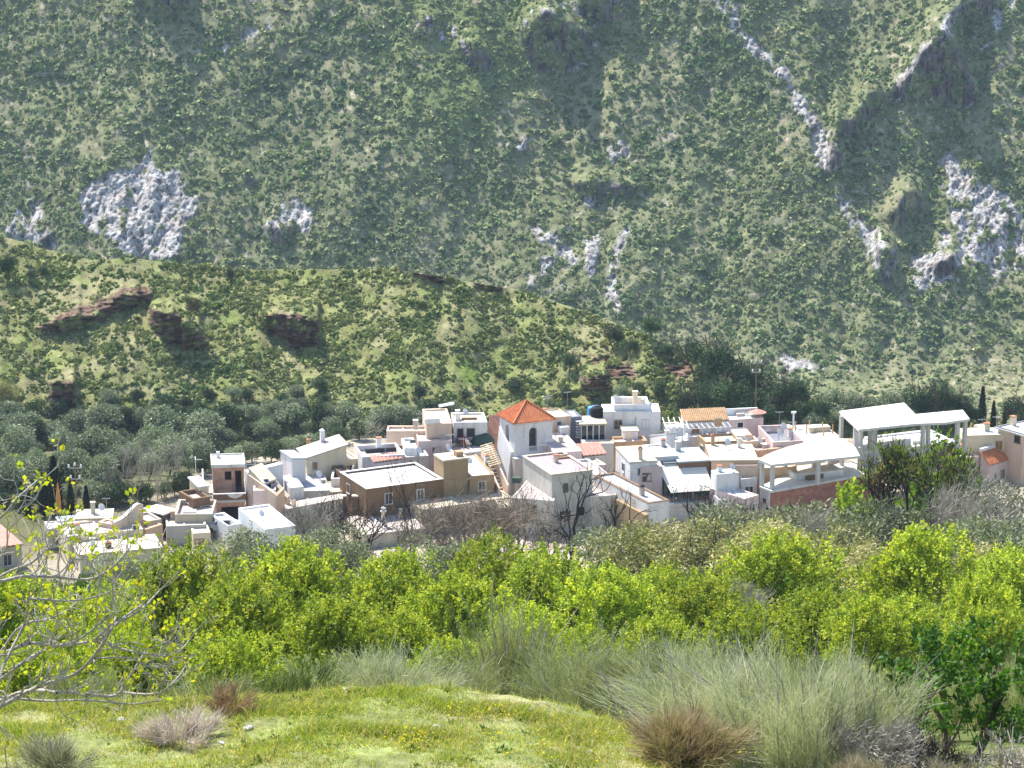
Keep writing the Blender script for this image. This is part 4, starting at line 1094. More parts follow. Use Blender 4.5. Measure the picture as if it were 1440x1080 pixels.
for i, (px_, col_, lab) in enumerate([(935, 'redcloth', 'pot of red flowers under the left dark window'), (890, 'tarpgreen', 'dark bushy pot plant at left end of cluttered terrace'), (960, 'tarpgreen', 'dark pot plant between red flowers and pale chair')]):
    o = empty('potted_plant', on(ct, R3(px_, 420), 5.12), 0, lab, 'plant', 'plants on the cluttered terrace')
    q = MB(); q.lathe([(.16, 0), (.22, .35), (.24, .38)], n=10); q.build('pot', M['clay'], o)
    rr = np.random.default_rng(i); c_ = rr.normal(size=(110, 3)) * [.24, .24, .2] + [0, 0, .72]; V, F = leaves(c_, rr.normal(size=(110, 3)) + [0, 0, .5], .22, .14, rr)
    mesh('foliage', V, F, M['leaf'] if False else M[col_], o)
# red tiled steps between that house and the tower
t = House('red_tile_roof', 'small stepped red tile roofs squeezed against the left of the tower', R3(1112, 325), R3(1190, 330), R3(1110, 185), (5.6, 5.6, 7.6, 7.6), 'roof'); t.walls('pinktile', 0).tiles('pinktile', .05, 8)

# ------------------------------------------------------------ around and below the tower
t = House('tower_court', 'pale paved court house below the tower with dark awning', R4(262, 862), R4(585, 885), R4(265, 612), 4.3); t.walls('greyrender', .1).roof('rooflilac').aerial(R4(508, 620), 2.6)
q = t.block(R4(270, 745), R4(330, 750), 4.2, 4.8, 6.0, .8, 'tarpgreen', 'awning')
t = House('pink_roof_house', 'tall grey fronted house with mauve gravel roof and small square window', R4(570, 690), R4(880, 655), R4(522, 530), 6.9)
t.walls('greyrender', .12).roof('mauve').coping('beige', .08, .12)
t.win(R4(655, 755), R4(698, 822), 'F', 'frame', 'glass').win(R4(630, 968), R4(715, 1040), 'F', 'frame', 'dark').win(R4(770, 935), R4(818, 995), 'F', 'frame', 'glass')
q = MB(); x, y = t.loc(R4(660, 560), 6.8); q.box(x - 1.2, y - .4, 6.79, x + .9, y + .1, 6.95); q.box(x - .8, y + .3, 6.79, x + 1.1, y + .7, 6.98); q.build('roof_rubble', M['brown'], t.root)
t = House('lower_grey_house', 'lower grey house with dark windows and terrace behind the black bare tree', R4(870, 860), R4(1092, 838), R4(850, 720), 4.4); t.walls('greyrender', .5).roof('rooflilac').win(R4(920, 925), R4(1010, 995), 'F', 'frame', 'dark')
for i in range(3):
    o = empty('potted_plant', on(t, R4(1000 + 28 * i, 760 - 8 * i), 3.9), 0, ['leafless pot plant left of three on the white terrace by the black bare tree', 'middle pot plant on the white terrace by the black bare tree', 'right pot plant at the white terrace corner'][i], 'plant', 'plants on the white terrace')
    MB().lathe([(.18, 0), (.26, .4), (.28, .44)], n=10).build('pot', M['white2'], o)
    rr = np.random.default_rng(20 + i); c_ = rr.normal(size=(60, 3)) * [.2, .2, .25] + [0, 0, .8]; V, F = leaves(c_, rr.normal(size=(60, 3)) + [0, 0, 1], .25, .1, rr); mesh('foliage', V, F, M['tarpgreen'], o)
t = House('pale_roof_house', 'house with pale sloping roof directly right of the tower', R4(592, 520), R4(800, 508), R4(575, 372), 5.8); t.walls('pinkwall', .06).roof('rooflilac').aerial(R4(600, 470), 1.6)
t = House('rubble_roof_house', 'small house with broken red tile roof right of the pale sloping roof', R4(815, 545), R4(985, 530), R4(810, 455), (5.2, 5.2, 5.9, 5.9)); t.walls('greyrender', 0).tiles('pinktile', .1)
t = House('peach_back_house', 'peach back house with cream roof right behind the tower', R4(545, 258), R4(718, 240), R4(540, 195), 7.6); t.walls('peach', .1).roof('roofcream').win(R4(612, 285), R4(642, 308), 'F').aerial(R4(690, 190), 2.2).aerial(R4(543, 185), 1.6)
q = t.block(R4(640, 282), R4(706, 280), 4, 6.6, -1.2, 1.0, 'roofwhite', 'porch')
t = House('dark_stair_house', 'grey house with white outside steps against a dark wall', R4(722, 250), R4(800, 245), R4(718, 195), 7.4); t.walls('roofdark', .1).roof('roofgrey')
q = MB()
for k in range(7):
    x = t.w * (.35 + .05 * (k % 2)); z = 4.9 + .32 * k; q.box(x, -.5, z, x + .75, -.003, z + .12)
q.build('steps', M['white2'], t.root)
t = House('glazed_porch_house', 'house with dark glazed porch under a beige roof slab', R4(795, 300), R4(978, 295), R4(800, 245), 6.8)
q = MB(); w_, d_ = t.w, t.d
q.box(0, 0, -1, w_, d_, 4.6); q.box(0, d_ - .2, 4.603, w_, d_, 6.6); q.box(0, .2, 4.603, .2, d_ - .2, 6.6); q.box(w_ - .2, .2, 4.603, w_, d_ - .2, 6.6); q.build('wall', M['white'], t.root)
q = MB(); q.box(-.2, -.3, 6.603, w_ + .2, d_ + .2, 6.8); q.build('roof', M['roofstraw'], t.root)
q = MB()
for k in range(5): q.box(w_ * k / 4 - (.06 if k else 0), 0, 4.603, w_ * k / 4 + (.06 if k < 4 else 0), .1, 6.6)
q.build('porch_frame', M['white2'], t.root)
q = MB(); q.box(.06, .04, 4.65, w_ - .06, .06, 6.58); q.build('porch_glass', M['glass'], t.root)
t2 = House('porch_terrace', 'pale terrace slab in front of the dark glazed porch', R4(805, 455), R4(1045, 452), R4(800, 425), 5.0, 'terrace'); t2.walls('greyrender', .1).roof('roofcream')
o = empty('water_tank', on(t, R4(915, 245), 6.8), 0, 'black water tank on the roof of the glazed porch', 'water tank'); q = MB(); q.lathe([(.75, 0), (.8, .1), (.8, .9), (.6, 1.15), (.3, 1.25)], n=16); q.build('tank_body', M['rubber'], o, True); MB().lathe([(.3, 1.253), (.3, 1.33), (.05, 1.36)], n=12).build('lid', M['dark'], o)
o = empty('blue_tarp', on(t, R4(850, 205), 7.2), .2, 'bright blue tarpaulin bundle beside the black water tank', 'tarp'); q = MB(); q.hexa([(0, 0, -1), (1.3, 0, -1), (1.3, .8, -1), (0, .8, -1), (.1, 0, .3), (1.2, 0, .45), (1.25, .7, .55), (.05, .7, .4)]); q.build('cover', M['tarpblue'], o)
t = House('long_white_house', 'long plain white house with bright white roof, back row centre right', R4(965, 212), R4(1400, 208), R4(940, 152), 7.6)
t.walls('white', .12).roof('roofwhite').dish(R4(1055, 160), 7.6)
q = t.block(R4(1110, 195), R4(1170, 195), 7.4, 7.9, .9, .9, 'white', 'skylight')
q = t.block(R4(1205, 245), R4(1212, 290), 5.5, 6.9, -.08, .06, 'metal', 'downpipe')
t2 = House('roof_box_house', 'cream walled roof box on top of the long white house', R4(1042, 155), R4(1315, 152), R4(1070, 98), 8.4, 'house'); t2.walls('white2', .8).roof('peach')
t = House('cream_hut', 'small cream roofed hut in front of the long white house', R4(1115, 355), R4(1228, 352), R4(1118, 285), 6.0, 'hut'); t.walls('white', 0).roof('roofcream', .1)
for px_, l_ in ((1000, 'dark round shrub pot at the left foot of the long white house'), (1300, 'dark shrub pot at the right foot of the long white house')):
    pp = P(R4(px_, 330), 5.3); o = empty('potted_plant', (pp[0], pp[1], ZV + 4.8), 0, l_, 'plant', 'shrub pots by the long white house'); MB().lathe([(.2, 0), (.3, .45), (.32, .5)], n=10).build('pot', M['clay'], o)
    rr = np.random.default_rng(int(px_)); c_ = unit(rr.normal(size=(160, 3))) * rr.uniform(.3, .62, (160, 1)) + [0, 0, .95]; V, F = leaves(c_, rr.normal(size=(160, 3)), .28, .18, rr); mesh('foliage', V, F, M['tarpgreen'], o)
pp = House('low_red_house', 'low house with orange brown walls below the cream hut', R4(1045, 440), R4(1300, 430), R4(1040, 400), 5.2); pp.walls('oldtile', .3).roof('pinkwall')
t = House('cream_roof_house', 'white walled house with broad cream roof and one slim chimney', R4(1165, 592), R4(1372, 580), R4(1010, 480), 6.5)
t.walls('white', 0).roof('roofcream', .05).chimney(R4(1243, 572), 1.5, .45, 'cream', 'clay')
t = House('grey_roof_house', 'long house with plain grey roof and brown topped side wall', R5(330, 908), R5(492, 884), R5(205, 655), 5.2)
t.walls('white', .12).roof('roofgrey').coping('brown', .06, .04).chimney(R5(285, 838), 1.1, .45, 'beige', 'dark')
t.win(R5(200, 870), R5(230, 900), 'L', 'ochre', 'ochre')
q = MB(); q.box(-.45, -.2, -1, -.003, t.d * .55, 4.0); q.build('ochre_lean_to', M['ochre'], t.root)
t2 = House('white_band_house', 'white parapet house joining the cream roof and grey roof', R5(205, 628), R5(440, 622), R5(195, 592), 5.9); t2.walls('pinkwall', .1).roof('roofcream')
# cream awning carport
t = House('awning_house', 'dark fronted house under a cream sloping awning with potted shrubs', R5(530, 905), R5(830, 885), None, 2.2, d=8.6)
w_, d_ = t.w, t.d
MB().box(0, 4.2, -1, w_, d_, 5.6).build('wall', M['greyrender'], t.root)
MB().box(-.1, 4.2, 5.603, w_ + .1, d_, 5.75).build('roof', M['roofdark'], t.root)
MB().box(-1.6, -.1, -1, w_ + .1, 4.197, 2.15).build('terrace', M['greyrender'], t.root)
zf = t.hit(R5(520, 822), 'F', .4)[1]; zb = 5.5
q = MB(); q.hexa([(-.3, .3, zf - .06), (w_ + .1, .3, zf - .06), (w_ + .1, 4.19, zb - .06), (-.9, 4.19, zb - .06), (-.3, .3, zf), (w_ + .1, .3, zf), (w_ + .1, 4.19, zb), (-.9, 4.19, zb)]); q.build('awning', M['canvas'], t.root)
for x in (0.05, w_ * .5, w_ - .1): MB().bar((x, .5, 2.15), (x, .5, zf - .02), .05).build('post', M['metal'], t.root)
MB().box(.4, 4.15, 2.2, w_ - .4, 4.198, 4.4).build('open_front_shade', M['dark'], t.root)  # dark sheet painted for the shade in the opening under the awning
for i, (f, l_) in enumerate(((.02, 'large dark shrub at the left post under the cream awning'), (.7, 'dark shrub pot under the right of the cream awning'), (.88, 'grey leafed shrub pot at right end of the cream awning'))):
    p_ = t.a + t.u * w_ * f + t.v * .9; o = empty('potted_plant', (p_[0], p_[1], ZV + 2.15), 0, l_, 'plant', 'shrubs under the cream awning'); MB().lathe([(.2, 0), (.28, .4), (.3, .45)], n=10).build('pot', M['clay'], o)
    rr = np.random.default_rng(50 + i); c_ = unit(rr.normal(size=(200, 3))) * rr.uniform(.3, .7, (200, 1)) + [0, 0, 1.0]; V, F = leaves(c_, rr.normal(size=(200, 3)), .25, .15, rr); mesh('foliage', V, F, M['tarpgreen'], o)
t = House('white_box_house', 'plain white box house with blue sheet roof beside the cream awning', R5(850, 688), R5(1022, 675), R5(832, 650), 5.5); t.walls('white', .05).roof('roofblue')
t2 = House('white_yard_house', 'low white roof yard between the white box house and concrete frame', R5(860, 880), R5(1060, 870), R5(850, 815), 3.0, 'yard'); t2.walls('white', .25).roof('roofwhite')
t = House('pink_side_house', 'pinkish low house against the left of the concrete frame', R5(1060, 870), R5(1172, 840), R5(1020, 735), 3.6); t.walls('pinkwall', .1).roof('roofwhite')
t = House('ochre_roof_house', 'house with broad ochre roof and sunlit orange wall', R5(812, 578), R5(1165, 575), R5(803, 458), 6.1)
t.walls('orange', 0).roof('roofstraw', .08).chimney(R5(822, 462), 1.3, .4, 'oldtile')
q = t.block(R5(990, 600), R5(1165, 600), -1, 5.6, -.5, .497, 'peach', 'front_bay')
t = House('blue_sheet_house', 'house with streaky blue grey sheet roof', R5(565, 588), R5(803, 575), R5(550, 488), 6.0); t.walls('brown', 0).roof('roofblue', .1)
t = House('dark_roof_house', 'house with mottled dark slate roof left of the sheet roof', R5(380, 556), R5(562, 545), R5(358, 462), 6.3); t.walls('white', .06).roof('roofgrey').chimney(R5(445, 470), .9, .5, 'greyrender').coping('white', .05)
t = House('tile_roof_house', 'back house with weathered tile roof and white balustraded terrace', R5(605, 285), R5(935, 270), R5(615, 195), (6.9, 6.9, 7.9, 7.9)); t.walls('white', 0).tiles('oldtile', .12, 24)
t2 = House('balustrade_house', 'pale pink house with white balustraded terrace beside weathered tile roof', R5(937, 270), R5(1210, 258), R5(940, 215), 6.9)
t2.walls('pinkwall', .1).roof('roofwhite').win(R5(1010, 293), R5(1052, 328), 'F', 'white2', 'dark')
q = MB(); y = t2.d * .7
for k in range(14): q.lathe([(.05, 0), (.1, .15), (.05, .4), (.09, .6), (.09, .65)], (t2.w * (.38 + .55 * k / 13), y, 6.85), 6)
q.box(t2.w * .36, y - .1, 7.5, t2.w * .95, y + .1, 7.62); q.box(0, y - .05, 6.5, t2.w * .36, y + .1, 7.6); q.build('balustrade', M['white2'], t2.root)
q = MB(); q.lathe([(1.1, 0), (.05, .4)], (t2.w * .9, t2.d * .4, 7.3), 10); q.bar((t2.w * .9, t2.d * .4, 6.8), (t2.w * .9, t2.d * .4, 7.3), .03)
p_ = t2.a; o = empty('red_parasol', tuple(t2.root.location), t2.root.rotation_euler.z, 'small faded red parasol on the balustraded terrace', 'parasol'); q.build('canopy', M['pinktile'], o)
t = House('stair_gable', 'white triangular stair wall right of the long white house', R5(345, 385), R5(470, 375), R5(350, 340), (5.3, 7.2, 7.2, 5.3), 'stair'); t.walls('white2', 0).roof('roofwhite', .02)
t2 = House('white_frame_terrace', 'terrace with open white frames in front of the white stair wall', R5(470, 430), R5(640, 425), R5(480, 375), 5.2, 'terrace'); t2.walls('white2', .2).roof('roofblue')
q = MB()
for k in range(5):
    x = t2.w * k / 4; q.bar((x, .2, 5.0), (x, .2, 6.6), .06); q.bar((x, .2, 6.6), (x, t2.d - .2, 7.2), .06)
q.bar((0, .2, 6.6), (t2.w, .2, 6.6), .06); q.bar((0, .2, 5.8), (t2.w * .5, .2, 6.6), .05); q.build('white_frame', M['whitemetal'], t2.root)
t = House('pergola_terrace', 'terrace with slim white pergola beams before the weathered tile roof', R5(640, 400), R5(960, 385), R5(620, 340), 5.6, 'terrace'); t.walls('white', .2).roof('rooflilac')
q = MB()
for k in range(9):
    x = t.w * k / 8; q.bar((x, -.2, 6.6), (x, t.d * .5, 6.65), .035)
for x in (.1, t.w * .33, t.w * .66, t.w - .1): q.bar((x, 0, 5.4), (x, 0, 6.6), .05)
q.bar((0, 0, 6.55), (t.w, 0, 6.55), .045); q.build('pergola', M['whitemetal'], t.root)
t = House('yellow_terrace_house', 'yellow ochre sunlit terrace house behind the broad ochre roof', R5(770, 445), R5(1040, 430), R5(790, 380), 6.2); t.walls('ochre', .25).roof('roofstraw').aerial(R5(865, 440), 3.0)
q = MB(); x, y = t.loc(R5(862, 430), 6.2); q.box(x - .45, y, 7.9, x + .45, y + .06, 8.9); q.build('red_panel', M['oldtile'], t.root)
t2 = House('blue_box_house', 'small pale blue roofed box house below the balustraded terrace', R5(1000, 395), R5(1125, 390), R5(1000, 345), 6.2); t2.walls('white', .05).roof('roofblue')
t = House('orange_wall_house', 'low orange walled house with flat roof left of the concrete roof', R5(1160, 505), R5(1370, 480), R5(1150, 415), 5.6); t.walls('orange', .45).roof('rooflilac').aerial(R5(1237, 500), 2.6)
t2 = House('orange_front_house', 'sunlit orange fronted house seen through the concrete frame', R6(130, 640), R6(435, 625), R6(130, 560), 5.0); t2.walls('orange', .2).roof('roofcream')
t = House('dark_yard_house', 'house with dark sunken yard and white rim behind the concrete roof', R6(250, 440), R6(500, 430), R6(215, 310), 6.2); t.walls('pinkwall', .9).roof('roofdark').aerial(R6(300, 330), 2.0).dish(R6(330, 370), 6.2)
t2 = House('paved_roof_house', 'wide house with long stone paved roof behind the concrete frame', R6(495, 440), R6(800, 420), R6(340, 318), 6.3); t2.walls('pinkwall', .06).roof('roofstone')
for fx, fy in ((.12, .7), (.3, .5), (.5, .75), (.62, .3), (.75, .6), (.9, .4)): x, y = t2.w * fx, t2.d * fy; MB().box(x, y, 6.24, x + .12, y + .12, 7.3).build('pillar_stub', M['oldtile'], t2.root)
q = MB(); x, y = t2.w * .45, t2.d * .55; q.box(x, y, 6.24, x + 2.4, y + 1.2, 6.8); q.build('roof_bench', M['roofcream'], t2.root)
x, y = t2.w * .18, t2.d * .9; q = MB(); q.bar((x, y, 6.2), (x, y, 8.0), .12); q.box(x - .25, y - .15, 8.003, x + .3, y + .15, 8.2); q.build('flue', M['whitemetal'], t2.root)
t = House('white_wall_house', 'white walled yard house seen under the concrete roof', R6(430, 690), R6(790, 650), R6(435, 600), 4.6); t.walls('white', .2).roof('roofcream')

# ------------------------------------------------------------ concrete frame building
t = House('concrete_frame', 'unfinished concrete frame building with bare pillars and curved roof slab', R6(240, 808), R6(912, 690), None, 3.9, 'building', d=10.5)
w_, hf, hr = t.w, 3.9, 6.95


def pl(lst, h): return [t.loc(R6(*p), h) for p in lst]


poly = pl([(240, 612), (915, 545), (880, 480), (780, 412), (700, 412), (590, 425), (480, 447), (370, 475), (270, 508), (195, 540), (143, 572)], hr)
MB().prism(poly, hr - .28, hr).build('curved_roof', M['slab'], t.root)
fl = pl([(240, 812), (1100, 660), (1030, 560), (760, 600), (560, 655), (345, 690), (150, 778)], hf)
MB().prism(fl, hf - .25, hf).build('floor_slab', M['slab'], t.root)
pf = [fl[0], fl[1], (fl[1][0] - .6, fl[1][1] + 8), (fl[-1][0] + .3, fl[-1][1] + 8)]
q = MB(); e0, e1 = fl[0], fl[1]; q.prism([(e0[0] + .12, e0[1] + .12), (e1[0], e1[1] + .12), (e1[0], e1[1] + .45), (e0[0] + .12, e0[1] + .45)], -1, hf - .255); q.build('brick_wall', M['redbrick'], t.root)
q = MB(); l0 = fl[-1]; q.prism([(l0[0] + .1, l0[1]), (e0[0] - .02, e0[1] + .1), (e0[0] + .1, e0[1] + .4), (l0[0] + .4, l0[1] + .1)], -1, hf - .255); q.build('end_wall', M['concrete'], t.root)
for i, ppx in enumerate([(190, 868), (210, 915)]):
    d_ = np.array([e0[0] - l0[0], e0[1] - l0[1]]); f = .45 + .25 * i; n_ = np.array([d_[1], -d_[0]]) / np.linalg.norm(d_)
    c_ = np.array(l0) + d_ * f + n_ * .02; u_ = d_ / np.linalg.norm(d_) * .22
    q = MB(); q.prism([tuple(c_ - u_), tuple(c_ + u_), tuple(c_ + u_ - n_ * .1), tuple(c_ - u_ - n_ * .1)], 2.2 - .9 * i, 2.7 - .9 * i); q.build('vent_hole', M['dark'], t.root)


def pillar(px, h0, h1, r=.2):
    x, y = t.loc(R6(*px), h0); MB().box(x - r, y - r, h0 + .002, x + r, y + r, h1 - .002).build('pillar', M['concrete'], t.root)


for p_ in [(168, 772), (247, 798), (345, 695), (592, 765), (563, 664), (775, 618), (912, 655)]: pillar(p_, hf, hr - .28)
# raised kerb wall and the mid-level slab
pf = pl([(690, 760), (1060, 690), (1060, 640), (700, 700)], hf)
h2 = 9.3
q = pl([(905, 345), (1345, 300), (1560, 292), (1748, 264), (1695, 195), (1335, 228), (1250, 141), (757, 205)], h2)
MB().prism([q[0], q[1], q[5], q[6], q[7]], h2 - .28, h2).build('upper_roof', M['slab'], t.root)
MB().prism([(q[1][0] + .002, q[1][1]), q[2], q[3], q[4], (q[5][0] + .002, q[5][1])], h2 - .28, h2 - .004).build('wing_roof', M['slab'], t.root)
for p_, h0 in [((912, 640), hf), ((1022, 612), hf), ((985, 592), hf)]: pillar(p_, h0, h2 - .28)
x0, y0 = t.loc(R6(912, 640), hf); x1, y1 = t.loc(R6(1300, 600), hf)
mid = t.loc(R6(772, 408), 6.2)
for p_, h0 in [((775, 225), 3.), ((1395, 292), 1.), ((1435, 270), 1.), ((1655, 276), 1.), ((1715, 262), 1.), ((1660, 225), 1.)]:
    x, y = t.loc(R6(*p_), h2); MB().box(x - .2, y - .2, h0, x + .2, y + .2, h2 - .282).build('pillar', M['concrete'], t.root)
q = MB(); a_ = t.loc(R6(915, 520), 5.6); b_ = t.loc(R6(1300, 470), 5.6); c_ = t.loc(R6(1300, 380), 5.6); d__ = t.loc(R6(860, 440), 5.6)
q.prism([a_, b_, c_, d__], 5.3, 5.6); q.build('middle_slab', M['slab'], t.root)
q = MB(); q.prism([(a_[0], a_[1]), (b_[0], b_[1]), (b_[0], b_[1] + .3), (a_[0], a_[1] + .3)], hf + .5, 5.297); q.build('upstand_wall', M['concrete'], t.root)
q = MB(); q.prism([(a_[0], a_[1] + .4), (a_[0] + .3, a_[1] + .4), (d__[0] + .3, d__[1]), (d__[0], d__[1])], 5.603, 7.6); q.build('back_wall', M['greyrender'], t.root)
q = MB(); a_ = t.loc(R6(520, 735), hf); q.box(a_[0], a_[1], hf + .002, a_[0] + 2.2, a_[1] + .9, hf + .5); q.build('timber_pile', M['brown'], t.root)
# white building mass under the wing
t2 = House('under_wing_house', 'white house standing under the concrete wing behind the half bare tree', R7(330, 500), R7(840, 440), R7(330, 380), 4.2); t2.walls('white2', .2).roof('roofwhite')
t = House('blue_flat_house', 'long house with pale blue flat roof, far right behind concrete wing', R7(905, 388), R7(1240, 378), R7(880, 335), 5.6); t.walls('cream', .06).roof('roofblue').aerial(R7(1140, 320), 1.2)
t = House('beige_terrace_house', 'beige house with pinkish terrace right of the concrete wing', R7(1030, 520), R7(1230, 490), R7(915, 400), 3.2); t.walls('beige', .15).roof('rooflilac')
q = t.block(R7(1020, 345), R7(1090, 350), 3.0, 5.0, 4.0, 1.4, 'roofcream', 'roof_hut')
q = MB()
for k in range(9): x = t.w * (.1 + .85 * k / 8); q.bar((x, 1.6, 3.0), (x, 1.6, 4.0), .025)
q.bar((t.w * .1, 1.6, 4.0), (t.w * .95, 1.6, 4.0), .03); q.build('railing', M['metal'], t.root)
t = House('scalloped_roof_house', 'low house with red tile slope under a scalloped white edge', R7(1090, 615), R7(1275, 560), R7(1010, 520), (2.6, 2.6, 3.9, 3.9)); t.walls('pinkwall', 0).tiles('tile', .1)
q = MB()
for k in range(12): x = t.w * (k + .5) / 12; q.box(x - .16, t.d - .1, 3.95, x + .16, t.d + .25, 4.3)
q.build('scalloped_edge', M['white2'], t.root)
t = House('right_brick_house', 'pale brick house with overhanging white roof at the right edge', R7(1350, 385), R7(1560, 340), R7(1200, 318), 6.2); t.walls('peach', 0).roof('slab', .35).win(R7(1282, 390), R7(1318, 450), 'L', 'brown', 'dark')
q = MB(); q.ring(-.2, -.2, t.w + .2, t.d + .2, t.h + .003, t.h + .12, .25); q.build('dark_edging', M['roofdark'], t.root)

# ------------------------------------------------------------ small roofs that close the gaps, then openings, flues and aerials on the plain houses
for nm, lab, A, B, C, h, wm, rm, rf_ in [
    ('gap_house', 'small low house with grey roof under the blue white house', R2(745, 570), R2(850, 562), R2(770, 470), 4.2, 'white', 'roofgrey', .1),
    ('gap_house', 'little lilac roofed house between ruined walls and the pale yellow roof', R2(800, 700), R2(930, 680), R2(815, 620), 2.9, 'beige', 'rooflilac', .15),
    ('gap_house', 'narrow pale roofed house behind the blue barrels terrace', R2(480, 470), R2(650, 452), R2(470, 420), 5.0, 'peach', 'roofwhite', .1),
    ('gap_house', 'low stone roofed house left of the long white roof corner', R3(20, 640), R3(105, 630), R3(20, 560), 4.2, 'brown', 'roofstone', .3),
    ('gap_house', 'small cream roofed house behind the left end of white house with shade strip', R3(0, 520), R3(130, 505), R3(0, 440), 4.6, 'cream', 'rooflilac', .2),
    ('gap_house', 'low beige roofed store in front of the tower court and thicket', R4(180, 945), R4(600, 925), R4(190, 880), 3.0, 'greyrender', 'roofstraw', .1),
    ('gap_house', 'white low house between pink roofed house and cream roofed house', R4(905, 690), R4(1010, 680), R4(880, 560), 5.2, 'white', 'rooflilac', .3),
    ('gap_house', 'small rose roofed house in front of the rubble roof', R4(840, 625), R4(985, 610), R4(835, 560), 4.9, 'pinkwall', 'roofcream', .2),
    ('gap_house', 'low orange walled shed between grey sheet roof and awning', R5(490, 625), R5(760, 612), R5(480, 590), 5.1, 'orange', 'roofdark', .1),
    ('gap_house', 'pale shed with lilac roof right of the white box house', R5(1040, 720), R5(1160, 712), R5(1040, 690), 4.3, 'white', 'rooflilac', .15),
    ('gap_house', 'low terracotta walled roof right behind the ochre roof', R5(1060, 440), R5(1180, 432), R5(1050, 400), 5.9, 'peach', 'roofstone', .2),
    ('gap_house', 'pale roof squeezed between weathered tiles and the white frames', R5(480, 330), R5(600, 322), R5(480, 290), 6.0, 'white', 'roofcream', .2),
    ('gap_house', 'small grey roofed house at the far left behind the lilac roof', R1(130, 690), R1(250, 680), R1(120, 640), 2.4, 'greyrender', 'roofwhite', .1),
    ('gap_house', 'low lilac roof between peach curved wall and flat house with vent', R1(800, 640), R1(900, 622), R1(800, 575), 2.9, 'beige', 'rooflilac', .2),
    ('gap_house', 'cream shed below the lilac yards left of brick house', R1(1110, 720), R1(1230, 712), R1(1100, 650), 1.9, 'cream', 'rooflilac', .1),
    ('gap_house', 'pale terrace house left of the red tile slope, right side of village', R7(860, 560), R7(1010, 545), R7(860, 480), 3.4, 'pinkwall', 'roofcream', .2)]:
    House('house', lab, A, B, C, h).walls(wm, rf_).roof(rm)
rh = np.random.default_rng(77)
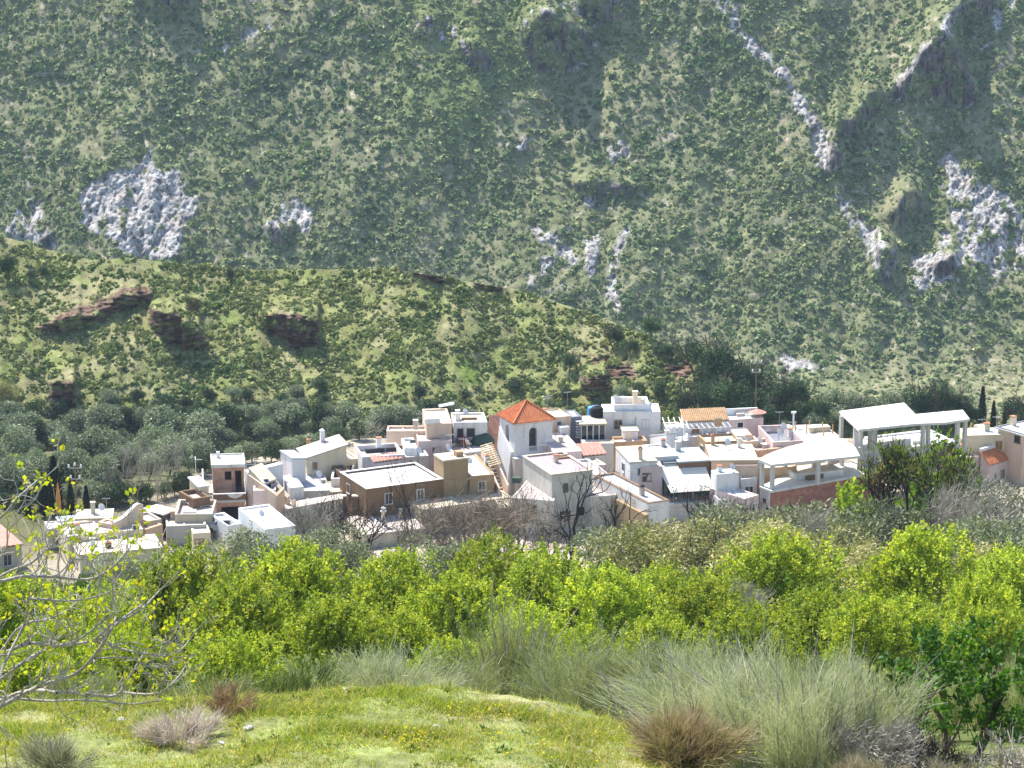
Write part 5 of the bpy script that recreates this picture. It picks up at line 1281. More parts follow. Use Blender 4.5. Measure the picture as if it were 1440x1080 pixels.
for t in HOUSES:
    n_ = t.root.name.split('.')[0]
    if n_ in ('church_tower', 'concrete_frame', 'brick_house', 'stair_gable', 'curved_parapet') or t.w < 1.8: continue
    pn = 'glass' if rh.random() < .6 else 'wood'
    if t.nw == 0 and not hasattr(t, 'nowin') and hasattr(t, 'wall'):
        for f in ([.3, .7] if t.w > 5 else [.5]):
            if rh.random() < .75:
                z1 = min(t.hz[0], t.hz[1]) - rh.uniform(.75, 1.1); ww = rh.uniform(.35, .5); x = t.w * f + rh.uniform(-.4, .4); hh = rh.uniform(.8, 1.2); fm = ['frame', 'white2', 'wood', 'beige'][rh.integers(0, 4)]
                q = MB(); q.box(x - ww - .09, -.06, z1 - hh, x - ww, .02, z1); q.box(x + ww, -.06, z1 - hh, x + ww + .09, .02, z1); q.box(x - ww - .09, -.06, z1, x + ww + .09, .02, z1 + .09); q.box(x - ww - .14, -.13, z1 - hh - .1, x + ww + .14, .02, z1 - hh)
                q.box(x - .025, -.045, z1 - hh, x + .025, -.014, z1)
                o = q.build('window', M[fm], t.root); MB().box(x - ww, -.012, z1 - hh, x + ww, .02, z1).build('pane', M[pn], o)
        if t.d > 3 and rh.random() < .6:
            y = t.d * rh.uniform(.3, .7); z1 = min(t.hz[0], t.hz[3]) - rh.uniform(.8, 1.2); q = MB(); q.box(-.12, y - .55, z1 - 1.1, .02, y + .55, z1 - 1.0); q.box(-.06, y - .55, z1, .02, y + .55, z1 + .09); q.box(-.06, y - .55, z1 - 1, .02, y - .46, z1); q.box(-.06, y + .46, z1 - 1, .02, y + .55, z1)
            o = q.build('window', M['frame'], t.root); MB().box(-.012, y - .46, z1 - 1, .02, y + .46, z1).build('pane', M[pn], o)
    if len(set(t.hz)) == 1 and t.d > 2 and t.w > 2.4 and hasattr(t, 'top'):
        z = t.h - (.0 if t.roofmb is None else .36)
        if rh.random() < .55:
            x, y = t.w * rh.uniform(.12, .88), t.d * rh.uniform(.5, .9); r = rh.uniform(.18, .3); hh = rh.uniform(.7, 1.3); q = MB(); q.box(x - r, y - r, z - .2, x + r, y + r, z + hh)
            o = q.build('chimney', M[['white2', 'cream', 'peach', 'greyrender'][rh.integers(0, 4)]], t.root); MB().box(x - r - .06, y - r - .06, z + hh + .003, x + r + .06, y + r + .06, z + hh + .1).build('chimney_cap', M[['clay', 'greyrender'][rh.integers(0, 2)]], o)
        if rh.random() < .55:
            x, y = t.w * rh.uniform(.1, .9), t.d * rh.uniform(.4, .95); hh = rh.uniform(1.3, 2.6); q = MB(); q.bar((x, y, z - .3), (x, y, z + hh), .025); q.bar((x - .5, y, z + hh * .93), (x + .5, y + .1, z + hh * .93), .02)
            for k in range(5): q.bar((x - .4 + .2 * k, y - .26, z + hh * .93), (x - .4 + .2 * k, y + .3, z + hh * .93), .014)
            q.build('antenna', M['metal'], t.root)
        if rh.random() < .25:
            x, y = t.w * rh.uniform(.2, .8), t.d * rh.uniform(.3, .8); q = MB(); q.bar((x, y, z - .2), (x, y, z + .7), .03); o = q.build('dish_mast', M['metal'], t.root); c = MB(); c.lathe([(.05, 0), (.26, .06), (.42, .18), (.42, .20), (.26, .085), (.03, .03)], n=12)
            qq = Vector((.5, -.7, .5)).to_track_quat('Z', 'Y'); c.V = [tuple(qq @ Vector(v) + Vector((x, y, z + .8))) for v in c.V]; c.build('satellite_dish', M['whitemetal'], o)
        if rh.random() < .35 and t.w > 3.5:
            x = t.w * rh.uniform(.35, .65); MB().box(x - .08, t.d * .04 + .3, z - .1, x + .08, t.d * .96 - .3, z + rh.uniform(.15, .35)).build('roof_divider', M['white'], t.root)
        if rh.random() < .3 and t.w > 3:
            x, y = t.w * rh.uniform(.2, .7), t.d * rh.uniform(.2, .5); MB().box(x, y, z - .1, x + rh.uniform(.6, 1.3), y + rh.uniform(.5, 1), z + rh.uniform(.3, .7)).build('roof_box', M[['roofstone', 'canvas', 'metal', 'oldtile'][rh.integers(0, 4)]], t.root)

# ------------------------------------------------------------ furled parasol
pp = P((83, 726), 0.4); o = empty('furled_parasol', (pp[0], pp[1], ZV), 0, 'furled orange parasol standing at the foot of the dark cypresses', 'parasol')
MB().bar((0, 0, -.5), (0, 0, 4.6), .03).build('pole', M['wood'], o)
MB().lathe([(.34, .9), (.3, 1.6), (.26, 2.6), (.14, 3.6), (.04, 4.4)], n=8).build('canopy', M['orangecloth'], o)

# ------------------------------------------------------------ wooden utility poles (white insulators catch the light)
for px_, py_, Y_, h_, lab in ((1062, 596, 392, 9.0, 'utility pole with white insulators before the dark pines'), (108, 726, 318, 6.0, 'thin utility pole behind the lilac roof beside the orange parasol')):
    b_ = at(px_, py_, Y_); o = empty('utility_pole', tuple(b_), 0, lab, 'utility pole'); MB().bar((0, 0, -3), (0, 0, h_), .10, .07).build('pole', M['wood'], o)
    q = MB(); q.bar((-.8, 0, h_ - .3), (.8, 0, h_ - .3), .06); q.build('crossarm', M['metal'], o); q = MB(); q.bar((-.6, 0, h_ - 1.6), (.6, 0, h_ - 1.6), .06); q.build('crossarm', M['metal'], o)
    for x, z in ((-.7, h_ - .2), (0, h_), (.7, h_ - .2), (-.5, h_ - 1.5), (.5, h_ - 1.5)): MB().lathe([(.09, 0), (.14, .1), (.08, .2), (.12, .3), (.03, .4)], (x, 0, z), 8).build('insulator', M['white2'], o)

# ================================================================== TREES
def ellipsoid_pts(n, rng, rx, ry, rz, zc, inner=.35, low=-.75):
    d = unit(rng.normal(size=(n * 2, 3))); d = d[d[:, 2] > low][:n]
    r = rng.uniform(inner, 1, (len(d), 1)) ** .6
    return d * r * [rx, ry, rz] + [0, 0, zc], d


def leafy(name, rng, H, W, nshoot, nleaf, ll, pal, trunk_m='bark', leaf_m='leaf', up=1.0, stems=4, base=.12, shoot=(.5, .95), lobes=9, trunk_r=.09):
    """spring foliage: lobed crown made of upright leafy shoots"""
    root = empty(name, (0, 0, 0))
    segs, tips = [], []
    for k in range(stems):
        a = 6.28 * k / stems + rng.uniform(0, 1); lean = rng.uniform(.15, .55)
        grow(rng, np.array([.08 * math.cos(a), .08 * math.sin(a), -.5]), unit(np.array([lean * math.cos(a), lean * math.sin(a), 1])), H * .42, trunk_r * rng.uniform(.6, 1), 2, segs, tips, .5, .3)
    V, F = tubes(segs, 5); mesh('trunk', V, F, M[trunk_m], root)
    # lobes of the crown
    P_, D_ = [], []
    for k in range(lobes):
        a = rng.uniform(0, 6.28); rr = W * .5 * rng.uniform(.15, .72) if k else 0
        zc = H * (rng.uniform(.26, .74) - .22 * (rr / (W * .5)) ** 2 * rng.uniform(.4, 1.2)); s = W * rng.uniform(.17, .30)
        if k == 0: zc = H * .7
        c, d = ellipsoid_pts(max(8, nshoot // lobes), rng, s, s, s * rng.uniform(.9, 1.35), zc, .55, -.6)
        P_.append(c + [rr * math.cos(a), rr * math.sin(a), 0]); D_.append(d)
    c = np.concatenate(P_); d = np.concatenate(D_)
    c[:, 2] = np.maximum(c[:, 2], H * base); n = len(c)
    sd = unit(d * .55 + rng.normal(size=(n, 3)) * .3 + [0, 0, up]); sl = rng.uniform(*shoot, (n, 1)) * H * .14
    pp, dd, cc, ss = [], [], [], []
    pal = np.array(pal); shade = pal[rng.integers(0, len(pal), n)] * rng.uniform(.8, 1.2, (n, 1))
    for k in range(nleaf):
        f = (k + .5) / nleaf
        pp.append(c + sd * sl * f + rng.normal(size=(n, 3)) * .03); dd.append(unit(rng.normal(size=(n, 3)) + sd * .5))
        cc.append(shade * rng.uniform(.8, 1.25, (n, 1))); ss.append(ll * rng.uniform(.7, 1.3, n) * (1.1 - .3 * f))
    pp = np.concatenate(pp); ss = np.concatenate(ss); cc = np.concatenate(cc)
    V, F = leaves(pp, np.concatenate(dd), ss, ss * .62, rng)
    tw = np.concatenate([c, c + sd * sl, np.full((n, 1), .012), np.full((n, 1), .006)], 1)[::2]
    V2, F2 = tubes(tw, 3); cl = np.concatenate([np.clip(np.repeat(cc, 4, 0), 0, 1), np.tile([(.10, .075, .045)], (len(V2), 1))])
    mesh('foliage', np.concatenate([V, V2]), np.concatenate([F, F2 + len(V)]), M[leaf_m], root, col=cl)
    return root


def clumpy(name, rng, H, W, n, ll, pal, leaf_m='olive', trunk_m='bark', zc=.58, squash=.42, lobes=14, asp=.45, trunk_h=.35, low=-.7, multi=1):
    """rounded evergreen or olive crown of leaf clumps on a forked trunk"""
    root = empty(name, (0, 0, 0)); segs, tips = [], []
    for k in range(multi):
        a = rng.uniform(0, 6.28); l_ = .25 if multi > 1 else .06
        grow(rng, np.array([0, 0, -.6]), unit(np.array([l_ * math.cos(a), l_ * math.sin(a), 1.])), H * trunk_h + .6, H * .028, 2, segs, tips, .55, .25)
    V, F = tubes(segs, 5); mesh('trunk', V, F, M[trunk_m], root)
    pp, dd, cc = [], [], []; pal = np.array(pal)
    for k in range(lobes):
        a = rng.uniform(0, 6.28); q = rng.uniform(0, 1) ** .6
        rr = W * .5 * .66 * q; z = H * (zc + rng.uniform(-1, 1) * squash * .62 * math.sqrt(max(.05, 1 - q * q * .8))); s = W * rng.uniform(.16, .27)
        c, d = ellipsoid_pts(n // lobes, rng, s, s, s * rng.uniform(.75, 1.1), z, .6, low)
        pp.append(c + [rr * math.cos(a), rr * math.sin(a), 0]); dd.append(unit(rng.normal(size=c.shape) + d * .8))
        cc.append(np.broadcast_to(pal[rng.integers(0, len(pal))] * rng.uniform(.8, 1.2), c.shape) * rng.uniform(.75, 1.3, (len(c), 1)))
    pp = np.concatenate(pp); dd = np.concatenate(dd); cc = np.concatenate(cc)
    s = ll * rng.uniform(.7, 1.3, len(pp)); V, F = leaves(pp, dd, s, s * asp, rng)
    mesh('crown', V, F, M[leaf_m], root, col=np.clip(np.repeat(cc, 4, 0), 0, 1)); return root


def conifer(name, rng, H, W, n, ll, pal, trunk_m='bark', fat=1.0):
    """narrow pointed crown: cypress"""
    root = empty(name, (0, 0, 0)); V, F = tubes([(0, 0, -.5, 0, 0, H * .95, H * .018, .02)], 6); mesh('trunk', V, F, M[trunk_m], root)
    z = rng.uniform(.04, 1, n); r = W * .5 * np.clip((1 - z) * 1.6, 0, 1) ** .7 * np.clip(z * 8, .3, 1) * (.8 + .35 * np.sin(z * 40 + rng.uniform(0, 6, n))) * rng.uniform(.55, 1, n)
    a = rng.uniform(0, 6.28, n); c = np.stack([r * np.cos(a), r * np.sin(a), z * H], 1)
    d = unit(np.stack([np.cos(a) * .5, np.sin(a) * .5, np.full(n, fat)], 1) + rng.normal(size=(n, 3)) * .35); pal = np.array(pal)
    cc = pal[rng.integers(0, len(pal), n)] * rng.uniform(.7, 1.3, (n, 1)); s = ll * rng.uniform(.7, 1.3, n); V, F = leaves(c, d, s, s * .4, rng)
    mesh('crown', V, F, M['needle'], root, col=np.clip(np.repeat(cc, 4, 0), 0, 1)); return root


def bare(name, rng, H, r, depth, m, spread=.55, up=.2, stems=1, lean=.1, twigs=0, tw=.006, nk=(2, 3), lk=.72, trunk=.34):
    root = empty(name, (0, 0, 0)); segs, tips = [], []
    for k in range(stems):
        a = 6.28 * k / max(1, stems) + rng.uniform(0, 1.5)
        grow(rng, np.array([0, 0, -.4]), unit(np.array([lean * math.cos(a), lean * math.sin(a), 1.])), H * trunk, r * rng.uniform(.7, 1), depth, segs, tips, spread, up, nk, lk=lk)
    S_ = np.array(segs); tp = np.array(tips); m_ = tp[:, :2].mean(0) / max(.1, tp[:, 2].mean())      # bring the crown back over the root
    for a_, z_ in ((S_[:, 0:2], S_[:, 2:3]), (S_[:, 3:5], S_[:, 5:6]), (tp[:, :2], tp[:, 2:3])): a_ -= m_ * np.maximum(z_, 0)
    big = S_[:, 6] > r * .3
    sm = S_[~big].copy(); sm[:, 6:] = np.maximum(sm[:, 6:], .008)
    tw_ = []
    for _ in range(twigs):
        p = tp[:, :3] + rng.normal(size=(len(tp), 3)) * .06; d = unit(tp[:, 3:] + rng.normal(size=(len(tp), 3)) * .6 + [0, 0, .2])
        tw_.append(np.concatenate([p, p + d * H * rng.uniform(.04, .12, (len(tp), 1)), np.full((len(tp), 1), tw), np.full((len(tp), 1), tw * .5)], 1))
    if tw_: sm = np.concatenate([sm] + tw_)
    V0, F0 = tubes(S_[big], 6); V, F = tubes(sm, 3); mesh('trunk', np.concatenate([V0, V]), np.concatenate([F0, F + len(V0)]), M[m], root); return root, tp


def ground_pt(px, Y):
    """the point of the ground under photo column px at distance Y"""
    x = (px - 720) / FPX * (Y / (cp + 0)) * .985
    return np.array([x, Y, float(gz(x, Y))])


def z_at(py, Y): return float(at(720, py, Y)[2])


def place(protos, i, px, topy, Y, label, group, H0, cat, wide=1.0, base=None):
    """stand a copy of a prototype so that its top reaches photo row topy"""
    g_ = ground_pt(px, Y)
    if base is not None: g_ = base_pt(px, base); Y = g_[1]
    p = protos[i % len(protos)]
    if 'top_z' not in p: p['top_z'] = max(max(v[2] for v in c.bound_box) for c in p.children)
    h = z_at(topy, Y) - g_[2]; s = h / p['top_z']
    rz = random.uniform(0, 6.28)
    if not p.get('used'):
        p['used'] = 1; o = p; o.location = g_; o.rotation_euler = (0, 0, rz); o.scale = (s * wide, s * wide, s)
    else:
        o = copy_tree(p, g_, rz, (s * wide, s * wide, s))
    tag(o, label, cat, group); return o


rt = np.random.default_rng(21)
SPRING = [(.32, .42, .045), (.38, .47, .05), (.24, .34, .035), (.45, .52, .07), (.19, .28, .035)]
orchard = [leafy('orchard_tree', rt, 5.0, 6.0, 950, 15, .18, SPRING, lobes=14, base=.03) for _ in range(5)]
OT = [(40, 850, 80, 'bright green tree behind the left fig branches at picture edge'), (-12, 800, 100, 'bright green tree cut by left edge, above the fig branches'), (15, 905, 66, 'low bright green tree deep behind the fig branches'), (125, 868, 84, 'bright green tree behind the middle of the fig branches'), (110, 805, 100, 'bright green tree at far left, partly behind the pale fig branches'), (238, 744, 114, 'tall bright green tree whose top covers the lower left village roofs'), (335, 800, 92, 'bright green tree below the white house with blank roof'),
      (402, 750, 122, 'bright green tree in front of the rubble walled house and small bare tree'), (462, 832, 85, 'bright green tree in the middle left, in front of the back row'), (300, 872, 72, 'bright green tree behind the lilac grey dead bush'),
      (180, 882, 70, 'shaded green tree low behind the tips of the fig branches'), (545, 772, 125, 'bright green tree below the dark slender bare tree'), (556, 852, 90, 'bright green tree just behind the left silvery broom'),
      (640, 800, 105, 'bright green tree in front of the brown thicket of bare trees'), (694, 738, 135, 'tall bright green tree under the brown twiggy thicket, back row centre'), (765, 758, 120, 'bright green tree below the pink roofed house'),
      (625, 890, 76, 'low bright green tree behind the left end of the silvery broom'), (745, 842, 88, 'bright green tree behind the tall thin broom tuft at centre'), (852, 786, 118, 'bright green tree below the black bare tree'),
      (830, 868, 86, 'low bright green tree directly behind the olive green brooms'), (932, 782, 125, 'bright green tree below the long grey roof and its brown topped wall'), (1000, 806, 108, 'bright green tree below the cream awning'), (930, 862, 84, 'bright green tree touching the left of the big silvery broom'),
      (1112, 742, 128, 'bright green tree with visible dark trunk below the concrete frame'), (1058, 832, 98, 'bright green tree behind the big silvery broom'), (1160, 812, 105, 'small bright green tree right of the dark trunked one'), (1240, 832, 92, 'bright green tree behind the right half of the big broom'),
      (1310, 732, 130, 'tall bright green tree below the grey bare thicket at right'), (1392, 800, 108, 'bright green tree near right edge behind the dark leafed bush'), (1300, 826, 96, 'bright green tree behind the dark leafed bush at lower right'), (1436, 758, 135, 'bright green tree cut by the right edge'), (1425, 850, 90, 'low bright green tree cut by right edge above the broom tuft')]
for i, (px, ty, Y, lab) in enumerate(OT): place(orchard, i, px, ty, Y, lab, 'bright green trees of the orchard', 5.1, 'tree', random.uniform(.95, 1.15))

# ---- grey green shrubs and olives between orchard and village
OLV = [(.19, .215, .12), (.23, .25, .15), (.15, .18, .085), (.27, .28, .16)]
olv = [clumpy('olive_shrub', rt, 4, 4.6, 4200, .24, OLV, zc=.5, squash=.5, lobes=16, asp=.3) for _ in range(3)]
YEL = [(.28, .28, .085), (.33, .31, .11), (.22, .25, .08), (.38, .35, .15)]
ylw = [clumpy('yellowish_shrub', rt, 4, 5, 4200, .22, YEL, zc=.5, squash=.5, lobes=16, asp=.4) for _ in range(2)]
OS = [(322, 742, 235, 'grey green shrub at the foot of the white house, left one'), (366, 750, 225, 'grey green shrub at the front corner of the white house'), (452, 738, 240, 'grey green shrub before the rubble walled house'), (486, 764, 200, 'dark grey green shrub left of the slender dark tree'),
      (606, 752, 230, 'grey shrub under the brown thicket'), (860, 738, 230, 'olive green shrub at the base of the black bare tree'), (1042, 708, 225, 'grey green shrub before the pinkish house by the concrete frame'), (1255, 700, 190, 'large silvery green shrub right of the lemon green bush'),
      (1420, 672, 200, 'pale olive shrub near right edge above the grey thicket'), (1385, 735, 180, 'olive shrub at right edge below the bare thicket'), (1440, 720, 175, 'olive shrub cut by the right edge of the picture'), (150, 775, 215, 'dark grey green shrub before the cream house at lower left'), (1150, 700, 215, 'grey olive shrub against the red brick wall')]
for i, (px, ty, Y, lab) in enumerate(OS): place(olv, i, px, ty, Y, lab, 'grey green shrubs below the village', 4.0, 'shrub', 1.15)
YS = [(930, 728, 215, 'yellowish green shrub below the long grey roof and awning'), (988, 724, 210, 'yellowish shrub below the cream awning'), (1085, 722, 200, 'yellowish green shrub at left foot of the red brick wall'), (1195, 738, 165, 'dry yellow green shrub between two bright trees, centre right'), (1262, 758, 150, 'pale yellow seeding shrub left of the tall right tree'),
      (895, 728, 220, 'olive yellow shrub right of the black bare tree'), (1400, 765, 150, 'dry yellowish shrub at right behind the bright trees'), (1140, 748, 160, 'yellow olive shrub right of the dark trunked bright tree')]
for i, (px, ty, Y, lab) in enumerate(YS): place(ylw, i, px, ty, Y, lab, 'yellowish shrubs below the village', 4.0, 'shrub', 1.2)
lem = leafy('lemon_bush', rt, 4, 4, 190, 16, .26, [(.22, .34, .03), (.26, .36, .04)], lobes=6)
place([lem], 0, 1214, 668, 212, 'lemon green large leafed bush against the red brick wall', None, 4.1, 'bush', .8)

def hill_pt(px, py):
    c = int(np.argmin(np.abs(hx - px))); r = int(np.argmin(np.abs(HPY[:, c] - py))); return HV[r, c]


def base_pt(px, py):
    """where the view ray meets the ground beyond the orchard, or else the middle hill"""
    Y = np.linspace(270, 424, 400); q = at(px, py, Y); hit = np.nonzero(q[:, 2] < gz(q[:, 0], Y))[0]
    return q[hit[0]] if len(hit) else hill_pt(px, py)


# ---- leafless trees among the houses
B1, tp1 = bare('bare_tree', rt, 9.5, .11, 4, 'darkbark', .34, .4, 1, .035, 2, .010, (2, 2), .66, .45)
place([B1], 0, 560, 636, 262, 'tall slender dark leafless tree before the long white roof', None, 9.5, 'tree')
B2, tp2 = bare('bare_tree', rt, 8, .24, 4, 'darkbark', .75, .12, 2, .35, 2, .012, (2, 2), .78, .30)
place([B2], 0, 828, 652, 250, 'thick black leafless tree spreading before the pink roofed house', None, 7.6, 'tree', .85)
for o_, t_ in ((B1, tp1), (B2, tp2)):            # their lean goes up the slope, not sideways
    m_ = t_[:, :2].mean(0); o_.rotation_euler.z = math.pi / 2 - math.atan2(m_[1], m_[0])
TH = []
for k in range(2): TH.append(bare('bare_tree', rt, 6, .10, 4, 'twigbark', .5, .3, 4, .3, 3, .010, (2, 2))[0])
for i, (px, ty, Y, lab, wd) in enumerate([(640, 690, 262, 'brown twiggy leafless tree, leftmost of the thicket below the straw roof', 1.25), (690, 670, 258, 'brown twiggy leafless tree with thick slanting trunk in the thicket', 1.2), (735, 692, 264, 'brown twiggy leafless tree at right of the thicket below tower court', 1.2), (600, 706, 255, 'low brown leafless tree beside the slender dark trunk', 1.1)]):
    place(TH, i, px, ty, Y, lab, 'brown leafless trees of the thicket', 6.0, 'tree', wd * .95)
GR = []
for k in range(2): GR.append(bare('leafless_bush', rt, 5, .06, 4, 'palebark', .42, .38, 6, .35, 2, .008, (1, 2))[0])
for i, (px, ty, Y, lab, wd) in enumerate([(1368, 646, 195, 'big pale grey leafless thicket left of the scalloped red roof', 1.0), (1180, 696, 205, 'pale grey leafless bush before the red brick wall', 1.2), (1060, 806, 122, 'small grey leafless bush between two bright trees', 1.1), (1405, 668, 190, 'grey leafless bush at right of the big thicket', 1.1), (430, 690, 268, 'grey brown leafless tree below the broken orange walls', 1.), (520, 575, 392, 'pale leafless bush on the slope behind the white house with dark shade strip', 1.1)]):
    place(GR, i, px, ty, Y, lab, 'pale leafless bushes', 5.0, 'bush', wd)
SM = [bare('bare_sapling', rt, 5, .07, 3, 'darkbark', .5, .2, 2, .2, 2, .009)[0]]
for i, (px, ty, Y, lab) in enumerate([(1012, 672, 262, 'thin dark leafless sapling before the white box house'), (1052, 684, 258, 'thin leafless sapling before the pinkish house by the concrete frame'), (506, 690, 268, 'single thin dark leafless sapling left of the slender dark tree'), (452, 676, 282, 'thin leafless sapling below the cream roof room')]):
    place(SM, i, px, ty, Y, lab, 'thin leafless saplings', 5.0, 'sapling')
# half bare tree before the concrete wing: dark forked trunk, browning crown, fresh green top
HB, tp = bare('half_bare_tree', rt, 7, .17, 4, 'darkbark', .5, .2, 2, .2, 4, .012)
xy = (tp[:, :2].max(0) + tp[:, :2].min(0)) / 2
s_ = tp[rt.integers(0, len(tp), 2600)]; c_ = s_[:, :3] + rt.normal(size=(2600, 3)) * .2
sel = (c_[:, 2] > np.percentile(c_[:, 2], 40)) | (rt.random(2600) < .15); c_ = c_[sel]
fr_ = (c_[:, 2:3] - c_[:, 2].min()) / np.ptp(c_[:, 2]); kk = (fr_[:, 0] + rt.normal(size=len(c_)) * .15 > .62)[:, None]
cc = np.where(kk, [[.20, .30, .04]], [[.28, .23, .12]]) * rt.uniform(.7, 1.3, (len(c_), 1)); ss = .22 * rt.uniform(.7, 1.3, len(c_))
V, F = leaves(c_, rt.normal(size=c_.shape), ss, ss * .5, rt); mesh('foliage', V, F, M['leaf'], HB, col=np.clip(np.repeat(cc, 4, 0), 0, 1))
place([HB], 0, 1302, 594, 205, 'half bare tree with dark forked trunk before the concrete wing', None, 6.6, 'tree', .64)
m_ = tp[:, :2].mean(0); HB.rotation_euler.z = math.pi / 2 - math.atan2(m_[1], m_[0])
GT = leafy('citrus_tree', rt, 5, 3.4, 170, 14, .24, [(.10, .19, .025), (.14, .24, .03)], lobes=7)
place([GT], 0, 1338, 596, 222, 'small green tree under the right end of the concrete wing', None, 5.1, 'tree', .8)

# ---- olive grove, poplars and cypresses in the hollow on the left
GRO = [(.24, .28, .18), (.18, .225, .13), (.29, .32, .21), (.14, .185, .10)]
gro = [clumpy('grove_tree', rt, 6, 6.5, 2600, .5, GRO, zc=.55, squash=.45, lobes=15, asp=.4) for _ in range(4)]
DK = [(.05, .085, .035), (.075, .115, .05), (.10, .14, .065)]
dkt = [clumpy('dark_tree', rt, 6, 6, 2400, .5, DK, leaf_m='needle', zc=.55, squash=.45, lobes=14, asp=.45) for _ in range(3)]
GLAB = 'silvery green tree of the dense grove in the hollow left of the village'
gr_ = np.random.default_rng(5); n_ = 0
for py0, x1_, hpx in [(722, 40, 46), (706, 110, 46), (690, 190, 46), (673, 262, 48), (657, 292, 46), (641, 300, 44), (627, 400, 42), (612, 500, 38), (598, 545, 34)]:
    for px in np.arange(-45 + gr_.uniform(0, 20), x1_, 30):
        p = px + gr_.uniform(-9, 9); g_ = base_pt(p, py0 + gr_.uniform(-7, 7)); sc_ = hpx * g_[1] / FPX * 1.05 / 6 * gr_.uniform(.5, 1.25)
        pr = gro if gr_.random() < (.75 if py0 > 620 else .5) else dkt
        k = gr_.integers(0, len(pr)); pt = pr[k]
        if not pt.get('used'): pt['used'] = 1; o = pt; o.location = g_; o.scale = (sc_,) * 3
        else: o = copy_tree(pt, g_, gr_.uniform(0, 6.28), (sc_ * gr_.uniform(.9, 1.2), sc_ * gr_.uniform(.9, 1.2), sc_))
        tag(o, GLAB if pr is gro else 'dark green tree among the silvery grove left of the village', 'tree', 'silvery grove trees' if pr is gro else 'dark grove trees'); n_ += 1
for (xa, ya), (xb, yb) in zip([(120, 712), (200, 708), (262, 694), (300, 654), (400, 650), (470, 628), (540, 606)], [(200, 708), (262, 694), (300, 654), (400, 650), (470, 628), (540, 606), (640, 590)]):
    m_ = max(2, int(math.hypot(xb - xa, yb - ya) / 15))
    for k in range(m_):
        f = (k + gr_.random()) / m_; g_ = base_pt(xa + (xb - xa) * f, ya + (yb - ya) * f); pr = gro if gr_.random() < .5 else dkt; sc_ = gr_.uniform(24, 38) * g_[1] / FPX / 6
        o = copy_tree(pr[gr_.integers(0, len(pr))], g_, gr_.uniform(0, 6.28), (sc_ * 1.15, sc_ * 1.15, sc_)); tag(o, 'grey green bush close behind the back walls of the village houses' if pr is gro else 'dark bush close behind the back walls of the village houses', 'bush', 'grey bushes behind the walls' if pr is gro else 'dark bushes behind the walls')
cyp = [conifer('cypress', rt, 9, 1.9, 2600, .42, [(.022, .042, .02), (.035, .055, .024)]) for _ in range(2)]
for i, (px, ty, Y, by, lab) in enumerate([(63, 664, 340, 728, 'very dark slim cypress left of the furled orange parasol'), (78, 640, 345, 724, 'tall dark cypress right behind the orange parasol'), (100, 676, 345, 722, 'dark cypress right of the orange parasol'), (122, 682, 350, 720, 'short dark cypress farthest right in the lower left row'), (40, 690, 340, 728, 'dark cypress at left behind the fig twigs')]):
    place(cyp, i, px, ty, Y, lab, 'cypresses at the lower left', 9, 'cypress', 1.25, by)
for i, (px, ty, Y, by, lab) in enumerate([(1382, 542, None, 606, 'dark pointed cypress behind the blue flat roof, leftmost of three'), (1398, 562, None, 608, 'slim dark cypress in the middle of three by the right edge'), (1412, 570, None, 606, 'slim dark cypress rightmost of three near the right brick house')]):
    Y = hill_pt(px, by)[1]; place(cyp, i, px, ty, Y, lab, 'cypresses behind the right houses', 9, 'cypress', .9, by)
pop = [bare('bare_poplar', rt, 10, .08, 4, 'palebark', .28, .55, 3, .10, 1, .010, (1, 2))[0] for _ in range(2)]
for i, (px, ty, Y, by, lab) in enumerate([(178, 618, 352, 706, 'tall pale leafless poplar, leftmost of the clump'), (205, 606, 350, 704, 'tall pale leafless poplar at the middle of clump'), (232, 616, 347, 700, 'pale leafless poplar next to the white annex'), (192, 640, 340, 712, 'shorter grey leafless poplar in front of the clump'), (250, 612, 362, 690, 'grey leafless poplar at right end behind the stair'), (155, 650, 345, 708, 'low leafless poplar above the pale walled house'), (222, 650, 336, 712, 'thin leafless poplar rising by the orange brick annex')]):
    place(pop, i, px, ty, Y, lab, 'leafless poplars left of the brick house', 10, 'poplar', 1.15, by)

# ---- pines and dark trees behind the village and on the middle hill
PIN = [(.06, .11, .045), (.085, .14, .055), (.05, .09, .04), (.11, .155, .065)]
pin = [clumpy('pine_tree', rt, 8, 6.4, 3200, .5, PIN, leaf_m='needle', zc=.56, squash=.46, lobes=17, asp=.35, trunk_h=.5) for _ in range(4)]


PN = [(915, 436, 476, 'rounded pine on the shoulder of the middle hill, just below the white rock streak'), (862, 452, 488, 'low wide pine left of the rounded pine on the hill shoulder'), (800, 486, 524, 'dark pine standing alone on the lower right of the middle hill'), (945, 476, 508, 'dark pine on the hill right of the rounded pine'),
      (14, 350, 396, 'dark pine at the far left on top of the middle hill'), (325, 374, 397, 'small dark pine on the crest of the middle hill'), (45, 374, 394, 'dark bushy tree right of the far left pine'), (62, 370, 388, 'small dark tree at the left crest of the hill'), (885, 470, 500, 'small pine below the low wide pine'), (975, 470, 522, 'pine at left of the dark pine clump by the white terraces')]
for i, (px, ty, by, lab) in enumerate(PN):
    b_ = hill_pt(px, by); place(pin, i, px, ty, b_[1], lab, 'pines on the middle hill', 8.0, 'pine', 1.2 if px not in (14, 325) else .8, by)
PB = [(1000, 468, 548, 455), (1020, 482, 560, 448), (1042, 490, 566, 440), (1066, 500, 570, 436), (1012, 520, 586, 415), (1048, 528, 590, 410), (1082, 530, 588, 412), (1105, 522, 580, 420), (1120, 556, 600, 398), (985, 530, 590, 412), (960, 540, 590, 410), (1075, 556, 604, 396), (1150, 552, 596, 405), (1130, 534, 578, 425)]
for i, (px, ty, by, Y) in enumerate(PB): place(pin, i, px, ty, hill_pt(px, by)[1], 'dark pine of the clump right behind the balustraded terrace', 'dark pines behind the village', 8.0, 'pine', 1.05, by)
